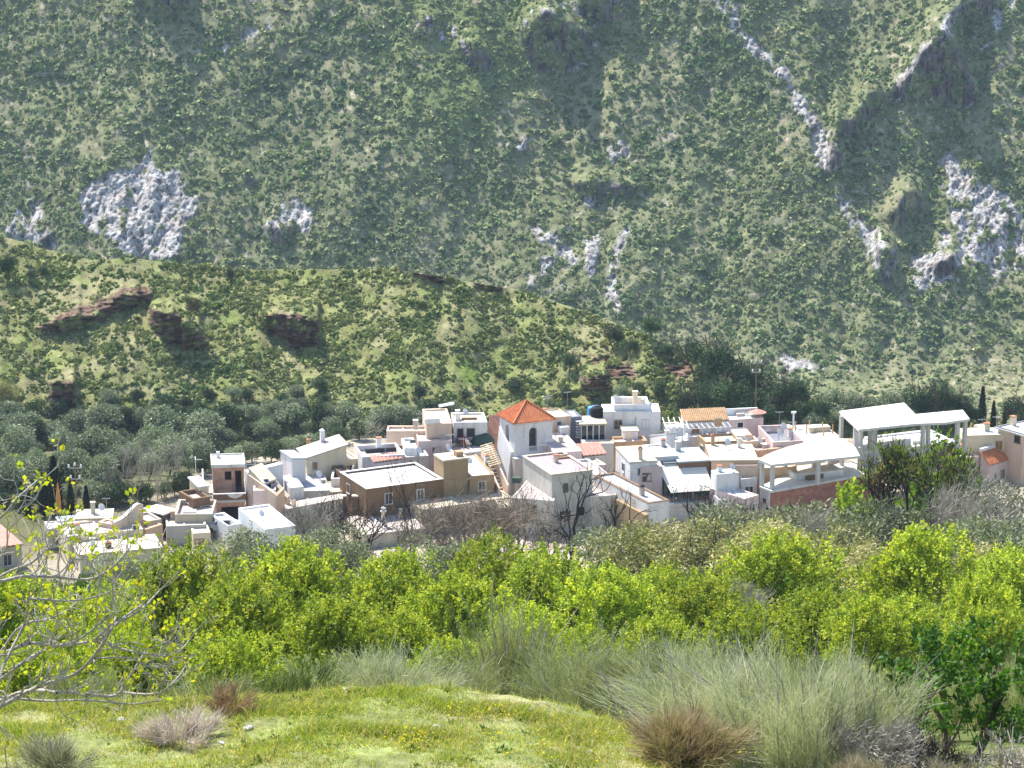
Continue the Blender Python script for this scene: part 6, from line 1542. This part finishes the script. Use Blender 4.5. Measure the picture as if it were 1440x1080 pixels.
PR = [(1290, 532, 592, 432), (1318, 526, 594, 430), (1345, 538, 596, 428), (1305, 552, 600, 420), (1362, 560, 604, 418), (1332, 560, 604, 418), (1425, 548, 600, 432), (1440, 560, 602, 430)]
for i, (px, ty, by, Y) in enumerate(PR): place(pin, i, px, ty, hill_pt(px, by)[1], 'dark pine of the clump behind the concrete wing', 'dark pines behind the concrete wing', 8.0, 'pine', 1.1, by)
sg = [(1170, 545, 575, 440), (1195, 550, 582, 430), (1215, 556, 590, 425), (1180, 572, 602, 405), (1140, 580, 606, 398), (1235, 560, 592, 422), (1262, 548, 590, 428), (1205, 574, 604, 404), (1100, 590, 612, 392), (1250, 572, 600, 412)]
for i, (px, ty, by, Y) in enumerate(sg): place(gro, i, px, ty, hill_pt(px, by)[1], 'silvery green tree among the terraces behind the concrete frame', 'silvery trees behind the concrete frame', 6.0, 'tree', 1.15, by)
HT = [(270, 424, 460, 'round crowned brownish tree beside the red rock outcrop')]
q_ = clumpy('hill_oak', rt, 5, 5, 1500, .4, [(.13, .13, .05), (.10, .11, .045)], lobes=11, zc=.65, squash=.3, trunk_h=.5)
b_ = hill_pt(270, 452); place([q_], 0, 270, 416, b_[1], 'round crowned brownish tree beside the red rock outcrop', None, 5.0, 'tree', 1.0, 452)
lt = [(0, 530, 560), (18, 540, 568)]
for i, (px, ty, by) in enumerate(lt):
    b_ = hill_pt(px, by); place(olv if False else ylw, i, px, ty, b_[1], ['fresh green tree at the left edge below the brown rock tower', 'small fresh green tree second from the left edge'][i], None, 4.0, 'tree', 1.2, by)
rr = [(p[0], p[1]) for p in ()]
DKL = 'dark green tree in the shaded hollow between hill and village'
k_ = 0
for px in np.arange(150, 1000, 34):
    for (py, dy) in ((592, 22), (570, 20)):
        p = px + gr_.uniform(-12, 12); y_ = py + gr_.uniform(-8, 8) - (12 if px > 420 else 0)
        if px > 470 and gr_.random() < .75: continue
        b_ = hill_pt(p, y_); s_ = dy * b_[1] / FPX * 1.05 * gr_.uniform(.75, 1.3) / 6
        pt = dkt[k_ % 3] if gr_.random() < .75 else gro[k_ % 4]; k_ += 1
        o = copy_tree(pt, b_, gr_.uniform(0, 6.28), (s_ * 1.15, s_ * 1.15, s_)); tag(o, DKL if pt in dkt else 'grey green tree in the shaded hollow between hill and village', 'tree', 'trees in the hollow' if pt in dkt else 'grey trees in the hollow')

# ================================================================== FOREGROUND
rf = np.random.default_rng(33)


def fan_bush(name, rng, H, W, n, w, pal, m='broom', lean=(0, 0), spread=.8, seg=5, stems=10, curve=.35, droop=0., tipcol=None, core=.35, lmul=1.0, stem_m='palebark'):
    """broom-like bush: very many thin shoots fanning up from a few stems"""
    root = empty(name, (0, 0, 0)); segs = []
    nb = stems; a = rng.uniform(0, 6.28, nb); l = rng.uniform(.05, spread, nb)
    org = np.stack([np.cos(a), np.sin(a), 0 * a], 1) * W * .30 * rng.uniform(0, 1, (nb, 1))
    dirs = unit(np.stack([np.cos(a) * l + lean[0], np.sin(a) * l * .8 + lean[1], np.ones(nb)], 1) + rng.normal(size=(nb, 3)) * [.2, .2, .1])
    top = H * np.clip(rng.normal(core + .12, .13, (nb, 1)), .15, .85)
    ends = dirs * top
    for o_, d, e in zip(org, dirs, ends):
        k = e * .5 + rng.normal(size=3) * H * .05; segs += [(o_[0], o_[1], -.3, *(o_ + k), H * .010, H * .008), (*(o_ + k), *(o_ + e), H * .008, H * .005)]
        if rng.random() < .35: segs.append((*(o_ + e), *(o_ + e + unit(d + rng.normal(size=3) * .3) * H * .4), H * .005, H * .002))
    V, F = tubes(segs, 5); mesh('stem', V, F, M[stem_m], root)
    b = rng.integers(0, nb, n); f = rng.uniform(.10, 1, (n, 1)); p0 = org[b] + ends[b] * f + rng.normal(size=(n, 3)) * W * .035
    tuft = rng.normal(size=(nb * 6, 3)) * .30; d = unit(dirs[b] + tuft[b * 6 + rng.integers(0, 6, n)] + rng.normal(size=(n, 3)) * .16)
    Ls = H * np.clip(rng.gamma(5, .075 * lmul, (n, 1)), .06, .7 * lmul) * (1.15 - .4 * f)
    out = np.stack([d[:, 0] * .6 + lean[0], d[:, 1] * .6 + lean[1], np.full(n, -droop)], 1) + rng.normal(size=(nb, 3))[b] * [.35, .35, .25]
    t = np.linspace(0, 1, seg)[None, :, None]
    path = p0[:, None] + (d * Ls)[:, None] * t + (out * Ls * curve)[:, None] * t ** 2 + np.cumsum(rng.normal(size=(n, seg, 3)) * H * .004, 1)
    V, F = ribbons(path, w * rng.uniform(.7, 1.3, n), rng)
    pal = np.array(pal); c = pal[rng.integers(0, len(pal), n)] * rng.uniform(.75, 1.25, (n, 1))
    cc = np.repeat(c[:, None], seg, 1)
    if tipcol is not None: cc = cc * (1 - t * t) + np.array(tipcol) * (t * t)
    mesh('foliage', V, F, M[m], root, col=np.clip(np.repeat(cc.reshape(-1, 3), 2, 0), 0, 1)); return root


def put(o, px, by, Y, label, cat, group=None, rz=0, s=1.0):
    o.location = at(px, by, Y); o.rotation_euler = (0, 0, rz); o.scale = (s, s, s); tag(o, label, cat, group)


SIL = [(.30, .35, .17), (.37, .41, .23), (.24, .30, .13), (.45, .47, .30)]
OLB = [(.22, .25, .10), (.27, .30, .12), (.33, .35, .17), (.19, .22, .085)]
BR = [  # px, base py, Y, height, width, shoots, palette, lean, label
    (1075, 1110, 38.5, 2.0, 2.9, 9500, SIL + OLB[2:3], (-.25, 0), 'large silvery green broom bush with pale curved stems, right of the grass bank'),
    (1170, 1090, 40.5, 1.9, 2.4, 6500, SIL, (.0, 0), 'silvery broom bush behind the right of the largest one'),
    (1010, 1060, 40, 1.65, 2.2, 5500, SIL + OLB[:1], (-.35, 0), 'silvery broom bush leaning left beside the largest one'),
    (905, 1030, 41.5, 1.4, 2.2, 4200, OLB + SIL[:1], (-.1, 0), 'olive green upright broom left of the leaning one'),
    (835, 1015, 42, 1.35, 2.1, 4000, OLB + SIL[:2], (.05, 0), 'olive green broom behind the crest, centre right'),
    (722, 1010, 45, 1.95, 1.25, 2600, OLB, (.0, 0), 'tall narrow dark green broom tuft at the centre'),
    (660, 1000, 43, .85, 2., 3000, OLB, (.05, 0), 'low brownish green broom tuft behind the crest at centre'),
    (580, 995, 42.5, .9, 2.2, 3800, SIL, (.25, 0), 'low silvery broom right of two behind the grass crest'),
    (520, 995, 43, .85, 2., 3200, SIL + OLB[:1], (-.15, 0), 'low silvery broom left of two behind the grass crest'),
    (780, 1000, 44, 1.0, 1.3, 2200, OLB + SIL[:1], (-.1, 0), 'small olive broom between the dark tuft and crest'),
    (965, 1030, 43.5, 1.45, 1.4, 2600, SIL, (.0, 0), 'silvery broom tuft behind the leaning one')]
for px, by, Y, H, W, n, pal, lean, lab in BR:
    o = fan_bush('broom_bush', rf, H * 1.05, W * 1.1, int(n * 1.5), .009, pal, lean=lean, spread=.42 * W / H, stems=int(20 + 8 * W), core=.55, lmul=.5, curve=.3, tipcol=(.62, .62, .45) if pal[0] in SIL else (.33, .36, .18)); put(o, px, by, Y, lab, 'bush', 'broom bushes')  # paler tip colours paint in the light on the shoot ends
# heath bush with reddish tips at the bank's right edge
o = fan_bush('heath_bush', rf, .80, 1.2, 6500, .009, [(.17, .17, .06), (.22, .20, .075), (.13, .14, .05)], spread=1.5, stems=34, tipcol=(.48, .34, .24), core=.45, stem_m='bark'); o2 = o
put(o, 962, 1078, 33.6, 'dense brown tipped heath bush at the right edge of the grass', 'bush')
# dead lilac grey bush and rusty dry one
o = fan_bush('dead_bush', rf, .46, 1.0, 2400, .008, [(.55, .47, .44), (.65, .57, .54), (.45, .38, .35)], m='broom', spread=2.6, stems=22, core=.5, curve=.2); put(o, 258, 1040, 33.9, 'dead lilac grey spiny bush lying on the grass', 'bush')
o = fan_bush('dry_bush', rf, .42, .9, 1500, .007, [(.24, .15, .10), (.28, .19, .12)], spread=1.4, stems=16, core=.5, stem_m='twigbark'); put(o, 322, 1006, 35.2, 'low rusty brown dry bush behind the dead grey one', 'bush')
o = fan_bush('wormwood_bush', rf, .40, 1.2, 2600, .008, [(.25, .27, .17), (.30, .30, .22), (.18, .17, .11)], spread=1.9, stems=24, core=.5, stem_m='twigbark'); put(o, 75, 1084, 32.5, 'low grey green dry bush at bottom left corner', 'bush')
# dark leafed bush, dry branches and pale tufts at the lower right
o = leafy('fig_bush', rf, 2.3, 2.5, 190, 15, .115, [(.045, .12, .018), (.06, .15, .02), (.08, .18, .025)], trunk_m='bark', lobes=11, base=.3); put(o, 1340, 1072, 43, 'dark green large leafed bush at the lower right', 'bush')
o, _ = bare('dead_shrub', rf, 1.5, .05, 4, 'darkbark', .7, .1, 3, .5, 3, .005); put(o, 1305, 1105, 38.5, 'black stemmed half dead shrub at the lower right edge', 'shrub')
o, _ = bare('dead_shrub', rf, 1.5, .035, 4, 'palebark', .6, .15, 4, .6, 4, .004); put(o, 1250, 1100, 38, 'pale dry branched shrub right of the big broom', 'shrub')
o, _ = bare('dead_shrub', rf, 1.3, .04, 3, 'palebark', .7, .05, 4, .8, 3, .005); put(o, 1405, 1110, 37.5, 'pale dry branches in the lower right corner', 'shrub')
for i, (px, by, Y, H, lab) in enumerate([(1240, 1100, 37, .45, 'pale dry grass tuft at foot of the big broom'), (1345, 1112, 37, .5, 'dry straw tuft before the black stemmed shrub'), (1420, 1100, 39, .55, 'dry straw tuft in the lower right corner'), (1195, 1098, 36.5, .35, 'small straw tuft at the bottom right of the bank')]):
    o = fan_bush('dry_tuft', rf, H, .8, 1500, .007, [(.38, .33, .22), (.45, .40, .28), (.30, .24, .15)], spread=1.0, stems=14); put(o, px, by, Y, lab, 'tuft', 'dry straw tufts')
o = fan_bush('broom_bush', rf, 1.0, 1.2, 2200, .009, SIL, spread=.7, stems=12); put(o, 1455, 985, 46, 'pale broom cut by the right edge', 'bush', 'broom bushes')
for px, by, Y, H, W, lab in [(1250, 1040, 48, 1.0, 2.4, 'low olive weedy bush behind the pale dry branched shrub'), (1400, 1030, 50, 1.1, 2.6, 'low olive weedy bush behind the dark leafed bush'), (1330, 1010, 54, 1.0, 3, 'far low green weedy bush behind the dark leafed bush'), (1130, 1000, 50, 1.0, 3, 'green weedy bush behind the big broom'), (300, 1010, 40, .5, 2.4, 'low green weeds behind the dead grey bush'), (120, 1012, 39, .5, 2.6, 'low green weeds under the fig branches')]:
    o = fan_bush('weedy_bush', rf, H, W, 2600, .012, OLB + [(.24, .30, .08)], spread=1.3, stems=22, core=.5, stem_m='bark'); put(o, px, by, Y, lab, 'bush', 'weedy bushes')
# low green shrub at the foot of the trees left of the brooms
o = fan_bush('green_bush', rf, .8, 1.2, 2400, .012, [(.12, .17, .04), (.16, .20, .06)], spread=1.2, stems=18, core=.5, stem_m='bark'); put(o, 420, 1010, 39, 'low green weedy bush behind the crest left of the silvery brooms', 'bush')

GV = np.stack([GXX, GYY, GZZ], -1); kk = np.clip(sstep(40, 55, GYY) * sstep(298, 285, GYY) * (np.abs(GXX) < GYY * .26 + 12) * (.25 + .9 * sstep(-.2, .3, fbm(GXX / 5, GYY / 5, 401))), 0, 1)
scrub('undergrowth', GV, kk, 8000, 11, [(.12, .19, .04, 1), (.18, .24, .05, 1), (.24, .28, .08, 1), (.30, .28, .14, .6)], rf, 22)

# ---- fig tree: pale branches reaching in from the left
fig = empty('fig_tree', at(-150, 1060, 30.5), 0, 'fig tree with bare pale grey branches and young yellow green leaves, left edge', 'tree')
fo = Vector(fig.location); segs = []; tips = []
MAIN = [([(-150, 1060), (-60, 1020), (0, 994), (53, 966), (110, 945), (145, 905), (160, 880), (200, 850)], 30.2, .040), ([(-150, 1060), (-80, 950), (0, 921), (41, 905), (82, 909), (130, 901), (151, 893), (165, 862)], 30.6, .036),
        ([(-150, 1060), (-70, 1000), (0, 956), (35, 930), (69, 911), (110, 900), (150, 868)], 30.0, .034), ([(-110, 1040), (0, 985), (81, 974), (120, 976), (163, 978), (183, 950), (205, 915)], 30.8, .034),
        ([(140, 912), (163, 885), (196, 860), (224, 831), (253, 803)], 30.2, .020), ([(-150, 1060), (-70, 860), (12, 815), (69, 811), (122, 815), (151, 803), (175, 779), (180, 758)], 30.4, .030),
        ([(-150, 1060), (-60, 760), (0, 728), (24, 701), (53, 675)], 29.8, .026), ([(-40, 850), (16, 811), (45, 791), (73, 766), (102, 734)], 30.9, .022), ([(150, 900), (204, 917), (244, 921), (269, 897)], 30.3, .018),
        ([(163, 978), (216, 978), (245, 958), (262, 935)], 30.6, .018), ([(-60, 1000), (20, 880), (70, 870), (105, 850), (130, 815)], 31.2, .022), ([(-90, 900), (-10, 850), (40, 842), (95, 845), (140, 838), (175, 822)], 30.0, .022),
        ([(-100, 800), (-20, 760), (10, 745), (35, 722)], 30.7, .018), ([(-30, 985), (60, 990), (120, 985), (185, 990), (230, 984)], 30.1, .022), ([(69, 911), (80, 870), (75, 835), (95, 800)], 30.6, .014), ([(110, 945), (170, 935), (215, 940), (250, 930)], 29.8, .014)]
nodes = []
for pts, Y, r in MAIN:
    w_ = [Vector(at(px, py, Y + .35 * math.sin(i * 1.7 + px * .01))) - fo for i, (px, py) in enumerate(pts)]
    dense = []
    for i in range(len(w_) - 1):
        p0 = w_[max(i - 1, 0)]; p1 = w_[i]; p2 = w_[i + 1]; p3 = w_[min(i + 2, len(w_) - 1)]
        for k in range(4):
            t = k / 4; dense.append(.5 * ((2 * p1) + (p2 - p0) * t + (2 * p0 - 5 * p1 + 4 * p2 - p3) * t * t + (3 * p1 - p0 - 3 * p2 + p3) * t ** 3))
    dense.append(w_[-1]); n = len(dense) - 1; r *= .8
    if len(nodes) > 60 and pts[0][0] > -140:
        near = min(nodes, key=lambda q: (q[0] - dense[0]).length)[0]; sh = near - dense[0]; dense = [p + sh * max(0, 1 - i / 8) for i, p in enumerate(dense)]
    for i in range(n):
        ra = r * (1 - .62 * i / n); rb = r * (1 - .62 * (i + 1) / n); segs.append((*dense[i], *dense[i + 1], ra, rb))
        if i > 3: nodes.append((dense[i], (dense[i + 1] - dense[i]).normalized(), ra))
    tips.append((*dense[-1], *(dense[-1] - dense[-2]).normalized()))
V, F = tubes(segs, 7); mesh('branch', V, F, M['figbark'], fig, smooth=True)
ts = []
for (p, d, r) in nodes:
    if rf.random() < .8:
        e = unit(np.array(d) * .6 + rf.normal(size=3) * .5 + [0, 0, .55]); grow(rf, np.array(p), e, rf.uniform(.18, .5), r * .5, 1, ts, tips, .6, .25, (1, 2), sub=3, wob=.28)
ts = np.array(ts); ts[:, 6:] = np.maximum(ts[:, 6:], .0045); V, F = tubes(ts, 5); mesh('twig', V, F, M['figbark'], fig)
tp = np.array(tips); n = len(tp); pc, pd = [], []
live = rf.random(n) < .7
for k in range(6):
    m_ = live & (rf.random(n) < .6); pc.append(tp[m_, :3] + rf.normal(size=(m_.sum(), 3)) * .02); pd.append(unit(tp[m_, 3:] * .6 + rf.normal(size=(m_.sum(), 3)) * .7 + [0, 0, .4]))
pc = np.concatenate(pc); pd = np.concatenate(pd); ss = rf.uniform(.04, .085, len(pc)); V, F = leaves(pc, pd, ss, ss * .7, rf)
cc = np.array([(.42, .48, .04), (.50, .50, .04), (.34, .44, .04)])[rf.integers(0, 3, len(pc))]; mesh('foliage', V, F, M['figleaf'], fig, col=np.repeat(cc, 4, 0))
tk = []; grow(rf, np.array([-.4, .3, -1.2]), unit(np.array([.2, 0, 1.])), 1.6, .12, 0, tk, [], .2); V, F = tubes(tk, 9); mesh('trunk', V, F, M['figbark'], fig, smooth=True)

# ---- grass, flowers, stones on the bank
n = GRASS_N
cxp = rf.uniform(-220, 1130, n); tt = rf.uniform(0, 1.07, n) ** .85
crn = np.interp(cxp, CRX, CRY); pyn = 1090 + np.minimum(tt, 1) * (crn - 1090); ok = crn < 1086; cxp, pyn, tt = cxp[ok], pyn[ok], tt[ok]
ci = np.clip(((cxp + 400) / (1700 / 339)), 0, 338.99); ri = 12 + tt * 59
i0, j0 = np.minimum(ri.astype(int), 76), ci.astype(int); fr, fc = (ri - i0)[:, None], (ci - j0)[:, None]
gp = (GB[i0, j0] * (1 - fc) + GB[i0, j0 + 1] * fc) * (1 - fr) + (GB[i0 + 1, j0] * (1 - fc) + GB[i0 + 1, j0 + 1] * fc) * fr
pt = fbm(gp[:, 0] * 1.3, gp[:, 1] * 2.0, 301); pt2 = fbm(gp[:, 0] * .7 + 4, gp[:, 1] * 1.1, 302)
kp = rf.random(len(gp)) < np.clip(.62 + 1.1 * pt + .5 * fbm(gp[:, 0] * 4, gp[:, 1] * 4, 303), .06, 1); gp, pt, pt2 = gp[kp], pt[kp], pt2[kp]; n = len(gp)
h = rf.uniform(.025, .075, n) * np.clip(1 + 1.1 * pt, .4, 2.0) * np.where(rf.random(n) < .03, 2.4, 1)
d = unit(rf.normal(size=(n, 3)) * [.55, .55, .1] + [0, 0, 1.0]); path = np.stack([gp - [0, 0, .01], gp + d * h[:, None] * .55, gp + d * h[:, None] + np.stack([d[:, 0], d[:, 1], -.15 + 0 * h], 1) * h[:, None] * .4], 1)
V, F = ribbons(path, rf.uniform(.006, .013, n), rf)
pal = np.array([(.20, .29, .04), (.27, .35, .055), (.35, .39, .09), (.15, .24, .04), (.48, .43, .22)]); w5 = np.clip(np.stack([.25 + pt * .3, .28 + 0 * pt, .28 + 0 * pt, .12 + pt * .2, .24 - pt2 * .5], 1), .01, None)
cum = np.cumsum(w5 / w5.sum(1, keepdims=True), 1); ix = (rf.random((n, 1)) > cum).sum(1).clip(0, 4)
tag(mesh('grass', V, F, M['grass'], col=np.repeat(pal[ix] * rf.uniform(.75, 1.25, (n, 1)), 6, 0)), kind='stuff')
# taller dry stalks and dark weed rosettes among the grass
k = rf.choice(len(gp), 2600, False); gs = gp[k]; d = unit(rf.normal(size=(2600, 3)) * [.35, .35, .1] + [0, 0, 1]); hh = rf.uniform(.10, .26, (2600, 1))
V, F = ribbons(np.stack([gs, gs + d * hh * .6, gs + d * hh + np.stack([d[:, 0], d[:, 1], 0 * d[:, 0]], 1) * hh * .5], 1), rf.uniform(.004, .008, 2600), rf)
tag(mesh('dry_stalks', V, F, M['grass'], col=np.repeat(np.array([(.50, .43, .24), (.40, .36, .18), (.34, .30, .17)])[rf.integers(0, 3, 2600)], 6, 0)), kind='stuff')
k = rf.choice(len(gp), 200, False); c = np.repeat(gp[k], 16, 0); sz = np.repeat(rf.uniform(.04, .11, 200), 16); d = unit(rf.normal(size=(len(c), 3)) * [1, 1, .3] + [0, 0, .55]); c = c + rf.normal(size=c.shape) * np.stack([sz, sz, 0 * sz], 1) * .35
V, F = leaves(c, d, sz * rf.uniform(.6, 1.3, len(c)), sz * .3, rf); wc = np.array([(.10, .19, .03), (.15, .23, .045), (.24, .28, .10), (.08, .15, .03)])[np.repeat(rf.integers(0, 4, 200), 16)]
tag(mesh('weeds', V, F, M['grass'], col=np.repeat(wc, 4, 0)), kind='stuff')
fl = [(690, 1010), (715, 1032), (700, 1040), (590, 1046), (570, 1055), (770, 1050), (830, 1040), (1050, 1066), (560, 1040), (640, 1005), (470, 1040), (740, 1060), (430, 1010), (880, 1060), (700, 1000)]
pc = []
for fx, fy in fl:
    m_ = rf.integers(10, 34); c = np.array([bank_at(fx, fy)]) + rf.normal(size=(m_, 3)) * [.16, .12, 0]; c[:, 2] += rf.uniform(.05, .14, m_); pc.append(c)
c = np.stack([bank_at(x, y) for x, y in zip(rf.uniform(100, 950, 160), rf.uniform(1000, 1085, 160))]); c[:, 2] += rf.uniform(.04, .1, len(c)); pc.append(c); pc = np.concatenate(pc)
V, F = leaves(pc, rf.normal(size=pc.shape) + [0, 0, .3], rf.uniform(.02, .035, len(pc)), .03, rf); tag(mesh('wildflowers', V, F, M['grass'], col=np.tile(np.array([(.62, .55, .02)]), (len(V), 1))), kind='stuff')


def rock(px, py, w, lab, m='stone', tall=.5):
    p = bank_at(px, py); r = w * 33 / FPX / 2
    d = unit(rf.normal(size=(1, 3)))
    n, k = 10, 7; V = []
    ph = rf.uniform(0, 6, 4)
    for j in range(k):
        th = math.pi * (j + .02) / (k - .96)
        for i in range(n):
            a = 6.283 * i / n; q = 1 + .22 * math.sin(2 * a + ph[0]) + .18 * math.sin(3 * a + 2 * th + ph[1]) + .1 * rf.normal()
            V.append((r * q * math.sin(th) * math.cos(a), r * .7 * q * math.sin(th) * math.sin(a), r * tall * math.cos(th) * (1 + .1 * rf.normal())))
    F = [[j * n + i, (j + 1) * n + i, (j + 1) * n + (i + 1) % n, j * n + (i + 1) % n] for j in range(k - 1) for i in range(n)] + [list(range(n)), list(range((k - 1) * n, k * n))[::-1]]
    o = mesh('rock', V, F, M[m]); o.location = p + np.array([0, 0, r * tall * .4]); o.rotation_euler = (0, 0, rf.uniform(0, 6)); tag(o, lab, 'rock', 'stones on the grass bank', 'thing'); return o


for px, py, w, lab in [(745, 1000, 15, 'white flat stone in the middle of the grass'), (857, 1034, 22, 'white flat stone near the heath bush'), (613, 1022, 12, 'small pale stone left of the yellow flowers'), (487, 970, 12, 'white stone on the crest at the left of silvery brooms'), (170, 1016, 22, 'pale stone left of the dead grey bush'),
                       (348, 1026, 18, 'grey stone right of the dead grey bush'), (420, 1042, 20, 'broken grey white stone below the dead bush'), (312, 1046, 12, 'small pale stone at foot of the dead bush'), (830, 1058, 10, 'small white stone below the larger flat one'), (330, 1068, 14, 'dark edged stone near the bottom left'), (375, 1072, 14, 'brown stone by the bottom edge'), (150, 1040, 12, 'small brown stone before the grey dry bush')]: rock(px, py, w, lab)

# ================================================================== LIGHT, SKY, CAMERA
AZ, EL = math.radians(SUN_AZ), math.radians(SUN_EL)      # azimuth to the left of straight ahead
S = Vector((-math.sin(AZ) * math.cos(EL), math.cos(AZ) * math.cos(EL), math.sin(EL)))
sun = bpy.data.lights.new('sun', 'SUN'); sun.energy = 4.8; sun.angle = math.radians(.5); sun.color = (1, .955, .88)
so = bpy.data.objects.new('sun', sun); so.rotation_euler = S.to_track_quat('Z', 'Y').to_euler(); so.location = (0, 0, 60); COL.objects.link(so)
w = bpy.data.worlds.new('World'); sc.world = w; w.use_nodes = True
sky = w.node_tree.nodes.new('ShaderNodeTexSky'); sky.sky_type = 'NISHITA'; sky.sun_disc = False
sky.sun_elevation = EL; sky.sun_rotation = -AZ; sky.altitude = 600; sky.dust_density = 1.5
bg = w.node_tree.nodes['Background']; bg.inputs['Strength'].default_value = .15
w.node_tree.links.new(sky.outputs[0], bg.inputs['Color'])
if HAZE:
    hm = bpy.data.materials.new('haze_air'); hm.use_nodes = True; nt = hm.node_tree
    nt.nodes.remove(nt.nodes['Principled BSDF'])
    pv = nt.nodes.new('ShaderNodeVolumePrincipled'); pv.inputs['Color'].default_value = (.62, .79, 1, 1); pv.inputs['Density'].default_value = HAZE
    pv.inputs['Anisotropy'].default_value = .0
    nt.links.new(pv.outputs[0], nt.nodes['Material Output'].inputs['Volume'])
    b = MB(); b.box(-520, -40, -330, 520, 1120, 70)
    tag(b.build('haze', hm), kind='stuff')
cam = bpy.data.cameras.new('camera'); cam.sensor_width = 36; cam.lens = 18 / math.tan(math.radians(10.0))
cam.clip_end = 5000; cam.clip_start = .5
co = bpy.data.objects.new('camera', cam); co.rotation_euler = (math.pi / 2 - PITCH, 0, 0); COL.objects.link(co); sc.camera = co
vs = sc.view_settings; vs.view_transform = 'Standard'; vs.look = 'None'; vs.exposure = EXPO; vs.gamma = 1
sc.cycles.max_bounces = 6; sc.cycles.transparent_max_bounces = 4; sc.cycles.volume_bounces = 0
